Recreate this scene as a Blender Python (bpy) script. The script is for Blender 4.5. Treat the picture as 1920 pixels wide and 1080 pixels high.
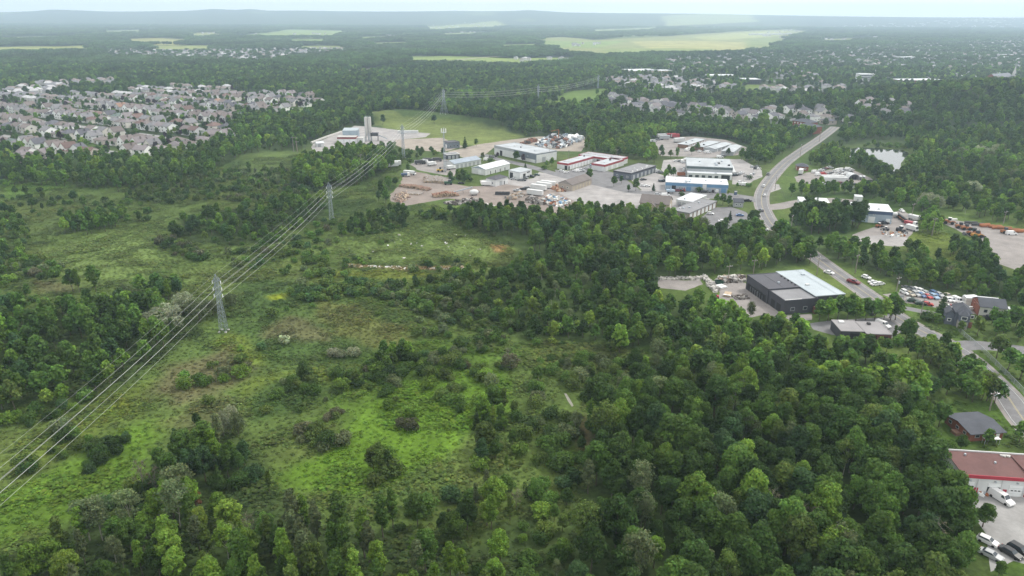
import bpy, bmesh, math, random
import numpy as np
from mathutils import Vector, Matrix

for o in list(bpy.data.objects):
    bpy.data.objects.remove(o)
scene = bpy.context.scene
COL = scene.collection
rng = np.random.default_rng(11)
random.seed(11)
R = math.radians

# ------------------------------------------------------------------ camera
CAM_H = 100.0
F_PX = 1330.0                      # focal length in pixels of the 1920 px wide photograph
PITCH = R(21.1)
ROLL = R(0.22)
_cp, _sp = math.cos(PITCH), math.sin(PITCH)
FWD = np.array([0.0, _cp, -_sp])
_r0 = np.array([1.0, 0, 0]); _u0 = np.array([0.0, _sp, _cp])
RIGHT = math.cos(ROLL) * _r0 + math.sin(ROLL) * _u0
UP = -math.sin(ROLL) * _r0 + math.cos(ROLL) * _u0
cam_d = bpy.data.cameras.new('camera')
cam_d.sensor_width = 36.0
cam_d.lens = 36.0 * F_PX / 1920.0
cam_d.clip_start = 1.0
cam_d.clip_end = 60000.0
cam = bpy.data.objects.new('camera', cam_d)
COL.objects.link(cam)
cam.matrix_world = Matrix(((RIGHT[0], UP[0], -FWD[0], 0), (RIGHT[1], UP[1], -FWD[1], 0),
                           (RIGHT[2], UP[2], -FWD[2], CAM_H), (0, 0, 0, 1)))
scene.camera = cam

# ------------------------------------------------------------------ sky, sun, exposure
SUN_EL, SUN_AZ = R(50), R(62)      # azimuth measured from straight ahead (+Y) to the right (+X)
world = bpy.data.worlds.new('World'); scene.world = world; world.use_nodes = True
nt = world.node_tree; nt.nodes.clear()
def wn(t, **k):
    n = nt.nodes.new(t)
    for a, b in k.items(): setattr(n, a, b)
    return n
sky = wn('ShaderNodeTexSky', sky_type='NISHITA', sun_disc=False)
sky.sun_elevation = SUN_EL; sky.sun_rotation = SUN_AZ
sky.air_density = 1.0; sky.dust_density = 2.5; sky.ozone_density = 1.0
tc = wn('ShaderNodeTexCoord')
mp = wn('ShaderNodeMapping'); mp.inputs['Scale'].default_value = (1.0, 1.0, 3.5)
nz = wn('ShaderNodeTexNoise'); nz.inputs['Scale'].default_value = 2.2; nz.inputs['Detail'].default_value = 7; nz.inputs['Roughness'].default_value = 0.55
rp = wn('ShaderNodeValToRGB'); rp.color_ramp.elements[0].position = 0.30; rp.color_ramp.elements[1].position = 0.56
rp.color_ramp.elements[0].color = (0.92, 0.92, 0.92, 1); rp.color_ramp.elements[1].color = (1, 1, 1, 1)
mx = wn('ShaderNodeMix', data_type='RGBA'); mx.inputs['B'].default_value = (11.7, 11.7, 11.5, 1)
bg = wn('ShaderNodeBackground'); bg.inputs['Strength'].default_value = 0.075
out = wn('ShaderNodeOutputWorld')
L = nt.links.new
L(tc.outputs['Generated'], mp.inputs['Vector']); L(mp.outputs['Vector'], nz.inputs['Vector'])
L(nz.outputs['Fac'], rp.inputs['Fac']); L(rp.outputs['Color'], mx.inputs['Factor'])
L(sky.outputs['Color'], mx.inputs['A']); L(mx.outputs['Result'], bg.inputs['Color']); L(bg.outputs['Background'], out.inputs['Surface'])
sun_d = bpy.data.lights.new('sun', 'SUN'); sun_d.energy = 1.5; sun_d.angle = R(10); sun_d.color = (1.0, 0.95, 0.87)
sun = bpy.data.objects.new('sun', sun_d); COL.objects.link(sun)
sdir = Vector((math.cos(SUN_EL) * math.sin(SUN_AZ), math.cos(SUN_EL) * math.cos(SUN_AZ), math.sin(SUN_EL)))
sun.rotation_euler = sdir.to_track_quat('Z', 'Y').to_euler()
sun.location = (0, 0, 250)
scene.view_settings.view_transform = 'Standard'
scene.view_settings.look = 'None'
scene.view_settings.exposure = 0.86
scene.view_settings.gamma = 1.0
scene.view_settings.use_curve_mapping = False
scene.render.engine = 'CYCLES'
scene.cycles.max_bounces = 4; scene.cycles.diffuse_bounces = 3; scene.cycles.glossy_bounces = 2
scene.cycles.transmission_bounces = 2; scene.cycles.volume_bounces = 1; scene.cycles.transparent_max_bounces = 6
scene.cycles.caustics_reflective = False; scene.cycles.caustics_refractive = False
scene.cycles.use_denoising = True

# ------------------------------------------------------------------ picture -> place
CAM = np.array([0.0, 0.0, CAM_H])
def P(px, py, z=0.0):
    """The point at height z that the photograph shows at pixel (px, py) of 1920x1080."""
    d = FWD + RIGHT * (px - 960.0) / F_PX + UP * (540.0 - py) / F_PX
    t = (z - CAM_H) / d[2]
    return (d[0] * t, d[1] * t)
def PP(pts, z=0.0):
    return np.array([P(a, b, z) for a, b in pts])
def proj(x, y, z):
    x = np.asarray(x, float); y = np.asarray(y, float); z = np.asarray(z, float) - CAM_H
    zc = x * FWD[0] + y * FWD[1] + z * FWD[2]
    zs = np.maximum(zc, 1e-3)
    px = 960 + F_PX * (x * RIGHT[0] + y * RIGHT[1] + z * RIGHT[2]) / zs
    py = 540 - F_PX * (x * UP[0] + y * UP[1] + z * UP[2]) / zs
    return px, py, zc
def inside(x, y, poly):
    r = np.zeros(x.shape, bool); n = len(poly)
    j = n - 1
    for i in range(n):
        xi, yi = poly[i]; xj, yj = poly[j]
        if yi != yj:
            c = ((yi > y) != (yj > y)) & (x < (xj - xi) * (y - yi) / (yj - yi) + xi)
            r ^= c
        j = i
    return r
def sdist(x, y, poly):
    d = np.full(x.shape, 1e18); n = len(poly)
    for i in range(n):
        ax, ay = poly[i]; bx, by = poly[(i + 1) % n]
        ex, ey = bx - ax, by - ay
        t = np.clip(((x - ax) * ex + (y - ay) * ey) / max(ex * ex + ey * ey, 1e-9), 0, 1)
        d = np.minimum(d, (x - ax - t * ex) ** 2 + (y - ay - t * ey) ** 2)
    d = np.sqrt(d)
    return np.where(inside(x, y, poly), -d, d)
def pline_dist(x, y, pts):
    d = np.full(x.shape, 1e18)
    for i in range(len(pts) - 1):
        ax, ay = pts[i]; bx, by = pts[i + 1]
        ex, ey = bx - ax, by - ay
        t = np.clip(((x - ax) * ex + (y - ay) * ey) / max(ex * ex + ey * ey, 1e-9), 0, 1)
        d = np.minimum(d, (x - ax - t * ex) ** 2 + (y - ay - t * ey) ** 2)
    return np.sqrt(d)
_perm = np.random.default_rng(5).random((256, 256))
def vnoise(x, y, s, o=0.0):
    x = np.asarray(x) / s + 57.3 * o + 1000; y = np.asarray(y) / s + 23.1 * o + 1000
    xi = np.floor(x).astype(int); yi = np.floor(y).astype(int)
    fx = x - xi; fy = y - yi; fx = fx * fx * (3 - 2 * fx); fy = fy * fy * (3 - 2 * fy)
    g = lambda a, b: _perm[a & 255, b & 255]
    return (g(xi, yi) * (1 - fx) + g(xi + 1, yi) * fx) * (1 - fy) + (g(xi, yi + 1) * (1 - fx) + g(xi + 1, yi + 1) * fx) * fy
def fnoise(x, y, s, o=0.0, n=3):
    r = 0; a = 1; t = 0
    for k in range(n):
        r = r + a * vnoise(x, y, s / 2 ** k, o + k); t += a; a *= 0.55
    return r / t
def sstep(a, b, v):
    t = np.clip((v - a) / (b - a), 0, 1); return t * t * (3 - 2 * t)

# ------------------------------------------------------------------ materials
MATS = {}
def mat(name, col=(.5, .5, .5), rough=.8, var=.12, scale=.35, metal=0.0, spec=.3, tint=False, stretch=None, var2=0.0, scale2=4.0, emit=None):
    if name in MATS: return MATS[name]
    m = bpy.data.materials.new(name); m.use_nodes = True
    t = m.node_tree; b = t.nodes['Principled BSDF']
    b.inputs['Roughness'].default_value = rough; b.inputs['Metallic'].default_value = metal
    b.inputs['Specular IOR Level'].default_value = spec
    if tint:
        a = t.nodes.new('ShaderNodeAttribute'); a.attribute_type = 'INSTANCER'; a.attribute_name = 'tint'; src = a.outputs['Color']
    else:
        a = t.nodes.new('ShaderNodeRGB'); a.outputs[0].default_value = (*col, 1); src = a.outputs[0]
    tcn = t.nodes.new('ShaderNodeTexCoord'); vec = tcn.outputs['Object']
    if stretch:
        mpn = t.nodes.new('ShaderNodeMapping'); mpn.inputs['Scale'].default_value = stretch
        t.links.new(vec, mpn.inputs['Vector']); vec = mpn.outputs['Vector']
    for v, s in ((var, scale), (var2, scale2)):
        if v <= 0: continue
        n = t.nodes.new('ShaderNodeTexNoise'); n.inputs['Scale'].default_value = s; n.inputs['Detail'].default_value = 5; n.inputs['Roughness'].default_value = .6
        t.links.new(vec, n.inputs['Vector'])
        mr = t.nodes.new('ShaderNodeMapRange'); mr.inputs['From Min'].default_value = .3; mr.inputs['From Max'].default_value = .7
        mr.inputs['To Min'].default_value = 1 - v; mr.inputs['To Max'].default_value = 1 + v
        t.links.new(n.outputs['Fac'], mr.inputs['Value'])
        vm = t.nodes.new('ShaderNodeVectorMath'); vm.operation = 'SCALE'
        t.links.new(src, vm.inputs[0]); t.links.new(mr.outputs['Result'], vm.inputs['Scale']); src = vm.outputs['Vector']
    t.links.new(src, b.inputs['Base Color'])
    MATS[name] = m
    return m
def leaf_mat(name, trans=.36, var=.3):
    if name in MATS: return MATS[name]
    m = bpy.data.materials.new(name); m.use_nodes = True
    t = m.node_tree; b = t.nodes['Principled BSDF']; o = t.nodes['Material Output']
    b.inputs['Roughness'].default_value = .65; b.inputs['Specular IOR Level'].default_value = .12
    a = t.nodes.new('ShaderNodeAttribute'); a.attribute_type = 'INSTANCER'; a.attribute_name = 'tint'
    v = t.nodes.new('ShaderNodeAttribute'); v.attribute_type = 'GEOMETRY'; v.attribute_name = 'leafvar'
    vm = t.nodes.new('ShaderNodeVectorMath'); vm.operation = 'MULTIPLY'
    t.links.new(a.outputs['Color'], vm.inputs[0]); t.links.new(v.outputs['Color'], vm.inputs[1])
    t.links.new(vm.outputs['Vector'], b.inputs['Base Color'])
    tr = t.nodes.new('ShaderNodeBsdfTranslucent'); t.links.new(vm.outputs['Vector'], tr.inputs['Color'])
    ms = t.nodes.new('ShaderNodeMixShader'); ms.inputs[0].default_value = trans
    t.links.new(b.outputs[0], ms.inputs[1]); t.links.new(tr.outputs[0], ms.inputs[2]); t.links.new(ms.outputs[0], o.inputs['Surface'])
    MATS[name] = m
    return m
M_LEAF = leaf_mat('leaves')
M_BARK = mat('bark', (.12, .10, .08), .9, .25, 2.0)
M_BARK_PALE = mat('pale_bark', (.38, .36, .32), .9, .25, 2.0)
M_DEADWOOD = mat('dead_wood', (.19, .165, .145), .9, .25, 2.0)

# ------------------------------------------------------------------ mesh builder
class MB:
    def __init__(s): s.v = []; s.f = []; s.m = []
    def quad(s, a, b, c, d, m=0):
        k = len(s.v); s.v += [a, b, c, d]; s.f.append((k, k + 1, k + 2, k + 3)); s.m.append(m); return s
    def face(s, pts, m=0):
        k = len(s.v); s.v += list(pts); s.f.append(tuple(range(k, k + len(pts)))); s.m.append(m); return s
    def box(s, x0, x1, y0, y1, z0, z1, m=0):
        k = len(s.v)
        s.v += [(x0, y0, z0), (x1, y0, z0), (x1, y1, z0), (x0, y1, z0), (x0, y0, z1), (x1, y0, z1), (x1, y1, z1), (x0, y1, z1)]
        for q in ((3, 2, 1, 0), (4, 5, 6, 7), (0, 1, 5, 4), (1, 2, 6, 5), (2, 3, 7, 6), (3, 0, 4, 7)):
            s.f.append(tuple(k + i for i in q)); s.m.append(m)
        return s
    def hexa(s, pts, m=0):
        """8 corners: bottom 4 then top 4, same order as box"""
        k = len(s.v); s.v += [tuple(p) for p in pts]
        for q in ((3, 2, 1, 0), (4, 5, 6, 7), (0, 1, 5, 4), (1, 2, 6, 5), (2, 3, 7, 6), (3, 0, 4, 7)):
            s.f.append(tuple(k + i for i in q)); s.m.append(m)
        return s
    def beam(s, a, b, w, m=0, w2=None):
        a = Vector(a); b = Vector(b); d = (b - a)
        if d.length < 1e-6: return s
        d.normalize(); ref = Vector((0, 0, 1)) if abs(d.z) < .9 else Vector((1, 0, 0))
        u = d.cross(ref).normalized(); v = d.cross(u); w2 = w if w2 is None else w2
        k = len(s.v)
        for c, ww in ((a, w), (b, w2)):
            for (i, j) in ((-1, -1), (1, -1), (1, 1), (-1, 1)): s.v.append(tuple(c + u * i * ww / 2 + v * j * ww / 2))
        for q in ((0, 1, 2, 3), (7, 6, 5, 4), (0, 4, 5, 1), (1, 5, 6, 2), (2, 6, 7, 3), (3, 7, 4, 0)):
            s.f.append(tuple(k + i for i in q)); s.m.append(m)
        return s
    def tube(s, pts, rs, n=6, m=0, cap=True):
        pts = [Vector(p) for p in pts]; k0 = len(s.v)
        for i, p in enumerate(pts):
            d = (pts[min(i + 1, len(pts) - 1)] - pts[max(i - 1, 0)]).normalized()
            ref = Vector((0, 0, 1)) if abs(d.z) < .9 else Vector((1, 0, 0))
            u = d.cross(ref).normalized(); v = d.cross(u)
            r = rs[i] if hasattr(rs, '__len__') else rs
            for q in range(n):
                t = 2 * math.pi * q / n; s.v.append(tuple(p + u * math.cos(t) * r + v * math.sin(t) * r))
        for i in range(len(pts) - 1):
            for q in range(n):
                a = k0 + i * n + q; b = k0 + i * n + (q + 1) % n
                s.f.append((a, b, b + n, a + n)); s.m.append(m)
        if cap:
            s.f.append(tuple(k0 + q for q in range(n))[::-1]); s.m.append(m)
            s.f.append(tuple(k0 + (len(pts) - 1) * n + q for q in range(n))); s.m.append(m)
        return s
    def lathe(s, prof, n=12, cx=0, cy=0, m=0):
        k0 = len(s.v)
        for r, z in prof:
            for q in range(n):
                t = 2 * math.pi * q / n; s.v.append((cx + r * math.cos(t), cy + r * math.sin(t), z))
        for i in range(len(prof) - 1):
            for q in range(n):
                a = k0 + i * n + q; b = k0 + i * n + (q + 1) % n
                s.f.append((a, b, b + n, a + n)); s.m.append(m)
        s.f.append(tuple(k0 + (len(prof) - 1) * n + q for q in range(n))); s.m.append(m)
        return s
    def mesh(s, name, mats):
        me = bpy.data.meshes.new(name); me.from_pydata(s.v, [], s.f)
        for m in (mats if isinstance(mats, (list, tuple)) else [mats]): me.materials.append(m)
        if any(s.m): me.polygons.foreach_set('material_index', s.m)
        me.update(); return me
    def build(s, name, mats, parent=None, smooth=False):
        me = s.mesh(name, mats)
        if smooth: me.polygons.foreach_set('use_smooth', [True] * len(me.polygons))
        return link(name, me, parent)
def link(name, data, parent=None):
    o = bpy.data.objects.new(name, data); COL.objects.link(o)
    if parent is not None: o.parent = parent
    return o
def tag(o, label=None, cat=None, group=None, kind=None):
    if label: o['label'] = label
    if cat: o['category'] = cat
    if group: o['group'] = group
    if kind: o['kind'] = kind
    return o
def thing(name, label, cat, x, y, z=0.0, rot=0.0, group=None):
    o = link(name, None); o.location = (x, y, z); o.rotation_euler = (0, 0, rot)
    return tag(o, label, cat, group)
def copy_tree(o, parent=None):
    c = o.copy(); COL.objects.link(c); c.parent = parent
    for ch in o.children: copy_tree(ch, c)
    return c
ORD = ['first', 'second', 'third', 'fourth', 'fifth', 'sixth', 'seventh', 'eighth', 'ninth', 'tenth', 'eleventh', 'twelfth', 'thirteenth',
       'fourteenth', 'fifteenth', 'sixteenth', 'seventeenth', 'eighteenth', 'nineteenth', 'twentieth']
def ordinal(i):
    if i < 20: return ORD[i]
    k = i + 1; t = {2: 'twenty', 3: 'thirty', 4: 'forty', 5: 'fifty', 6: 'sixty', 7: 'seventy', 8: 'eighty', 9: 'ninety'}.get(k // 10, 'hundred')
    if k % 10 == 0: return t[:-1] + 'ieth' if t.endswith('y') else t + 'th'
    return t + '-' + ORD[k % 10 - 1]

def pick(r, d):
    k = list(d); w = np.array([d[a] for a in k], float); return k[r.choice(len(k), p=w / w.sum())]
def blocked(x, y, pad=0.0):
    b = np.zeros(x.shape, bool)
    for poly, mg in EXCL:
        mn = poly.min(0) - mg - 3; mxx = poly.max(0) + mg + 3
        s = np.where((x > mn[0]) & (x < mxx[0]) & (y > mn[1]) & (y < mxx[1]))[0]
        if len(s): b[s] |= sdist(x[s], y[s], poly) < mg + pad
    for line, hw in ROADS:
        mn = line.min(0) - 12; mxx = line.max(0) + 12
        s = np.where((x > mn[0]) & (x < mxx[0]) & (y > mn[1]) & (y < mxx[1]))[0]
        if len(s): b[s] |= pline_dist(x[s], y[s], line) < hw + pad
    return b
def grid_in(poly, s, jit=.42):
    mn, mxx = poly.min(0), poly.max(0)
    gx = np.arange(mn[0], mxx[0] + s, s); gy = np.arange(mn[1], mxx[1] + s, s * .9)
    X, Y = np.meshgrid(gx, gy); X = X + (np.arange(len(gy)) % 2)[:, None] * s * .5
    x = (X + rng.uniform(-jit, jit, X.shape) * s).ravel(); y = (Y + rng.uniform(-jit, jit, Y.shape) * s).ravel()
    k = inside(x, y, poly); return x[k], y[k]
# ================================================================== land
YH = lambda px: 27.2 + (px - 960) * math.sin(ROLL)
_skx = np.array([-900, -500, 0, 60, 95, 140, 200, 260, 350, 400, 440, 470, 500, 560, 640, 700, 780, 850, 900, 960, 990, 1060, 1120, 1250, 1350, 1450, 1550, 1700, 1900, 2300, 2800])
_sky = np.array([22, 22, 22.8, 21, 17.8, 19.0, 21.6, 21.4, 20.2, 16.6, 18.6, 16.8, 19.8, 19.6, 21.0, 21.6, 21.4, 20.4, 21.0, 20.4, 18.8, 23.2, 24.2, 25.2, 26.4, 28.6, 30.2, 32.2, 33.2, 35, 36])
def sky_height(px, D):
    py = np.interp(px, _skx, _sky)
    v = (540.0 - (py - (px - 960) * math.sin(ROLL))) / F_PX
    return CAM_H + D * (-_sp + _cp * v) / (_cp + _sp * v)
EMB = PP([(690, 222), (760, 214), (850, 226), (960, 238)])          # grassy embankment crest
HILL_C = P(1930, 208)
def hz(x, y):
    x = np.asarray(x, float); y = np.asarray(y, float)
    z = np.zeros_like(x)
    ys = np.maximum(y, 1.0)
    px = 960 + F_PX * x / (ys * _cp)
    ok = y > 5200
    top = sky_height(np.clip(px, -900, 2800), 9500.0)
    rise = sstep(5600, 9500, y) ** 1.3
    fall = 1 - 0.55 * sstep(9800, 12300, y)
    ridge = 1 + .22 * (fnoise(x, y, 1500, 3) - .5) * sstep(5600, 7500, y) * (1 - sstep(8600, 9500, y))
    z = z + np.where(ok, np.maximum(top, 10) * rise * fall * ridge, 0)
    d = pline_dist(x, y, EMB)
    z = z + 5.5 * (1 - sstep(4, 26, d))
    hx, hy = HILL_C
    q = ((x - hx) / 190.0) ** 2 + ((y - hy) / 130.0) ** 2
    z = z + 26.0 * np.exp(-q * 1.1) * sstep(0.0, .08, np.exp(-q * 1.1) - .03)
    return z

# ---- colour of the ground cover -------------------------------------------------
GP = []          # (polygon, colour, softness m, strength)
def gp(pts, col, soft=6.0, k=1.0): GP.append((PP(pts), np.array(col), soft, k))
def seen_over_trees(pts, h=9.0):
    """ground outline of a clearing whose near edge is seen over treetops h metres high"""
    ys = [p[1] for p in pts]; m = (min(ys) + max(ys)) / 2
    return np.array([P(a, b, h if b > m else 0) for a, b in pts])
def gpf(pts, col, soft=6.0, k=1.0): GP.append((seen_over_trees(pts), np.array(col), soft, k))
C_BRIGHT = (.104, .176, .024); C_YELLOW = (.135, .165, .035); C_BROWN = (.118, .105, .066); C_REED = (.050, .085, .030)
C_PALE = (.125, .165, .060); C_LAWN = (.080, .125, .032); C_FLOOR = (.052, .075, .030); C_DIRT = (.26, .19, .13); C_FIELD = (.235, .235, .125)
# far fields and clearings
for p, c in [
    ([(1000, 72), (1060, 69), (1110, 75), (1200, 71), (1310, 64), (1400, 58), (1480, 55), (1525, 60), (1475, 76), (1440, 88), (1380, 96), (1250, 97), (1130, 103), (1070, 96), (1030, 85)], C_FIELD),
    ([(1180, 78), (1290, 76), (1420, 80), (1390, 90), (1240, 92)], (.36, .32, .17)),
    ([(1010, 76), (1100, 78), (1180, 76), (1120, 84), (1040, 84)], (.20, .25, .10)),
    ([(1130, 92), (1250, 90), (1350, 92), (1250, 96), (1140, 98)], (.21, .24, .10)),
    ([(1300, 66), (1400, 60), (1480, 58), (1440, 66), (1330, 72)], (.34, .33, .18)),
    ([(1400, 72), (1470, 70), (1450, 80), (1400, 84)], (.2, .23, .11)),
    ([(30, 70), (150, 67), (160, 70), (40, 73)], (0.19, 0.21, 0.1)),
    ([(540, 63), (620, 60), (640, 63), (560, 66)], (0.22, 0.24, 0.11)),
    ([(660, 70), (760, 66), (780, 69), (680, 74)], (0.18, 0.22, 0.09)),
    ([(820, 63), (900, 60), (940, 63), (840, 67)], (0.2, 0.23, 0.1)),
    ([(930, 84), (1010, 82), (1015, 86), (940, 88)], (0.17, 0.21, 0.08)),
    ([(0, 104), (90, 102), (100, 105), (0, 108)], (0.2, 0.21, 0.1)),
    ([(690, 80), (770, 78), (775, 82), (700, 84)], (0.19, 0.22, 0.1)),
    ([(1100, 56), (1230, 52), (1240, 56), (1110, 60)], (0.24, 0.26, 0.14)),
    ([(1530, 74), (1640, 70), (1650, 74), (1540, 78)], (0.23, 0.25, 0.14)),
    ([(180, 58), (300, 55), (310, 58), (190, 61)], (0.18, 0.21, 0.1)),
    ([(1240, 46), (1400, 44), (1420, 47), (1250, 49)], (0.26, 0.27, 0.16)),
    ([(560, 86), (640, 85), (650, 89), (570, 90)], (0.2, 0.22, 0.1)),
    ([(762, 106), (860, 105), (960, 109), (1070, 108), (1075, 113), (960, 117), (780, 116)], (.20, .24, .09)),
    ([(-60, 89), (60, 87), (120, 87), (172, 84), (174, 91), (100, 94), (-60, 95)], (.24, .24, .09)),
    ([(235, 73), (300, 71), (348, 74), (345, 80), (250, 79)], (.27, .25, .11)),
    ([(290, 86), (400, 85), (395, 89), (290, 91)], (.23, .24, .10)),
    ([(350, 63), (418, 59), (424, 66), (360, 68)], (.24, .24, .10)),
    ([(430, 66), (540, 55.5), (660, 58), (640, 67), (520, 68)], (.20, .25, .10)),
    ([(540, 74), (630, 73.5), (625, 78), (540, 78)], (.2, .26, .1)),
    ([(785, 51), (930, 47.5), (960, 51), (800, 56)], (.27, .28, .13)),
    ([(1015, 186), (1060, 172), (1110, 168), (1142, 165), (1142, 178), (1090, 184), (1040, 188)], (.11, .16, .045)),
    ([(690, 216), (760, 214), (860, 226), (985, 237), (965, 246), (900, 256), (840, 252), (790, 244), (740, 238), (705, 232)], (.115, .135, .05)),
    ([(720, 228), (800, 232), (880, 240), (955, 245), (900, 256), (800, 246), (740, 238)], (.15, .17, .065)),
    ([(480, 216), (545, 202), (600, 190), (606, 198), (560, 210), (500, 222)], (.12, .17, .05)),
    ([(430, 302), (480, 286), (562, 284), (552, 310), (470, 316)], (.10, .135, .05)),
    ([(640, 128), (760, 122), (762, 126), (650, 131)], (.26, .24, .16)),
    ([(1395, 158), (1450, 160), (1480, 166), (1400, 166)], (.13, .17, .05)),
    ([(0, 70), (100, 68), (60, 71), (0, 72)], (.2, .22, .1)),
]: gpf(p, c, 10)
# wooded ground
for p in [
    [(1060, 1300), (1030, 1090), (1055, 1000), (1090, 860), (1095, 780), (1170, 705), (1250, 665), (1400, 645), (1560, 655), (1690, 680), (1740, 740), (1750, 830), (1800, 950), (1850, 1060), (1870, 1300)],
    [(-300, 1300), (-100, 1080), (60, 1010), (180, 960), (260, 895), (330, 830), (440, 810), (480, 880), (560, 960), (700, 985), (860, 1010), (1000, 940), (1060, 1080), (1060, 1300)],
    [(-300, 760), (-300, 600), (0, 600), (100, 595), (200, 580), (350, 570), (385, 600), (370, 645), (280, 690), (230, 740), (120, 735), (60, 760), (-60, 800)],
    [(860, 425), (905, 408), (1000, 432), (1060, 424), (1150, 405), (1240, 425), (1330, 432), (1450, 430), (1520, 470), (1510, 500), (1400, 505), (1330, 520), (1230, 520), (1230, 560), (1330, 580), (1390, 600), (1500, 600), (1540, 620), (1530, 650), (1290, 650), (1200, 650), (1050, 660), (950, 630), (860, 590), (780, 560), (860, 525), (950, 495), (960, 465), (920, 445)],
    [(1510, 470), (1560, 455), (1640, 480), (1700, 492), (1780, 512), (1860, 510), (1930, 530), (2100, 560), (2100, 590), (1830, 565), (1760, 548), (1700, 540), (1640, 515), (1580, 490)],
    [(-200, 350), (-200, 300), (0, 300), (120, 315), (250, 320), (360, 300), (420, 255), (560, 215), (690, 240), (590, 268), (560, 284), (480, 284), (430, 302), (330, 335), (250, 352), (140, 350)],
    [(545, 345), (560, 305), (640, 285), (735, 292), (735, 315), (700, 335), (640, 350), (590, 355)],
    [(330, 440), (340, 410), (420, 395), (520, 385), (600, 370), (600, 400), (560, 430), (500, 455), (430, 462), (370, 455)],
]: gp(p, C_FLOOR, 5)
# meadow patches
for p, c, s, k in [
    ([(520, 900), (640, 800), (720, 720), (860, 690), (950, 690), (940, 760), (860, 830), (780, 900), (640, 925)], C_BRIGHT, 6, .95),
    ([(560, 800), (700, 650), (860, 640), (960, 660), (930, 700), (760, 720), (640, 800)], (.085, .14, .025), 7, .8),
    ([(430, 620), (470, 640), (520, 690), (440, 690), (400, 640)], C_YELLOW, 4, .8),
    ([(480, 700), (640, 690), (640, 735), (560, 750), (450, 780), (430, 730)], C_YELLOW, 6, .6),
    ([(-100, 960), (60, 900), (230, 800), (330, 780), (280, 880), (160, 960), (40, 1020), (-100, 1080)], C_BRIGHT, 8, .8),
    ([(0, 870), (230, 720), (330, 690), (260, 780), (40, 900)], C_YELLOW, 6, .6),
    ([(290, 690), (430, 650), (500, 690), (430, 735), (330, 765), (255, 745)], C_BROWN, 6, .95),
    ([(540, 590), (610, 610), (640, 650), (560, 640), (500, 630)], C_BROWN, 5, .8),
    ([(300, 790), (420, 740), (480, 740), (440, 800), (340, 830)], C_BROWN, 7, .6),
    ([(60, 500), (120, 510), (130, 550), (60, 545)], C_BROWN, 5, .8),
    ([(440, 750), (560, 700), (650, 720), (600, 765), (480, 790)], C_REED, 5, .85),
    ([(450, 530), (560, 520), (600, 560), (500, 600), (440, 570)], C_REED, 6, .8),
    ([(70, 480), (200, 430), (290, 440), (320, 500), (200, 525), (80, 525)], C_PALE, 6, .95),
    ([(560, 470), (700, 430), (860, 445), (940, 480), (830, 500), (660, 495)], C_PALE, 6, .7),
    ([(640, 494), (700, 498), (780, 501), (870, 500), (870, 506), (760, 508), (690, 503), (640, 500)], C_DIRT, 1.2, .9),
    ([(560, 505), (700, 510), (850, 512), (800, 522), (600, 520)], (.15, .17, .04), 4, .9),
    ([(925, 462), (950, 462), (950, 474), (925, 474)], (.32, .2, .12), 2, .9),
    ([(700, 212), (765, 207), (850, 216), (960, 230), (990, 237), (960, 242), (850, 231), (760, 221)], (.055, .085, .032), 4, .9),
    ([(0, 348), (110, 338), (130, 352), (20, 372), (0, 370)], (.10, .165, .04), 4, .9),
    ([(500, 555), (545, 548), (530, 560), (510, 562)], (.19, .21, .02), 1.5, .9),
    ([(600, 560), (700, 590), (760, 640), (700, 660), (600, 620)], (.125, .12, .05), 6, .7),
    ([(1000, 640), (1090, 650), (1200, 655), (1180, 690), (1090, 700), (1000, 680)], (.10, .115, .04), 5, .7),
    ([(1690, 440), (1750, 430), (1830, 455), (1865, 505), (1780, 500), (1700, 470)], C_YELLOW, 5, .8),
    ([(1770, 425), (1800, 440), (1850, 470), (1872, 500), (1840, 490), (1790, 450)], C_LAWN, 3, .9),
    ([(1620, 535), (1660, 545), (1640, 555), (1690, 575), (1720, 590), (1660, 575), (1600, 530)], C_LAWN, 2, .9),
    ([(1665, 558), (1700, 562), (1780, 580), (1770, 590), (1700, 582)], C_LAWN, 2, 1),
    ([(1780, 622), (1800, 618), (1815, 642), (1785, 645)], C_LAWN, 2, 1),
    ([(1815, 660), (1835, 655), (1925, 735), (1925, 760), (1880, 720)], C_LAWN, 2, 1),
    ([(1760, 760), (1870, 735), (1925, 800), (1925, 830), (1800, 850), (1755, 830)], (.065, .105, .025), 3, 1),
    ([(1850, 1060), (1925, 1040), (1960, 1120), (1860, 1120)], C_LAWN, 2, 1),
    ([(1270, 858), (1300, 852), (1370, 862), (1365, 880), (1280, 876)], (.16, .10, .075), 1.5, .9),
    ([(1080, 790), (1105, 770), (1110, 830), (1090, 850)], (.13, .09, .06), 2, .8),
    ([(940, 300), (1000, 310), (1060, 322), (1050, 330), (985, 318)], C_LAWN, 3, .9),
    ([(1570, 300), (1575, 272), (1640, 268), (1710, 276), (1720, 300), (1690, 345), (1640, 340), (1600, 320)], (.07, .095, .035), 4, 1),
    ([(1085, 290), (1240, 285), (1440, 300), (1470, 330), (1440, 420), (1300, 420), (1060, 360), (960, 320), (840, 300), (740, 330), (840, 280)], (.085, .105, .042), 4, .85),
    ([(95, 275), (150, 265), (215, 262), (200, 275), (120, 290)], C_LAWN, 3, .9),
]: gp(p, c, s, k)
C_MEADOW = np.array((.088, .122, .040)); C_MEADOW2 = np.array((.104, .130, .044)); C_MEADOW3 = np.array((.060, .095, .032))
C_FAR = np.array((.040, .058, .028))
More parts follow.
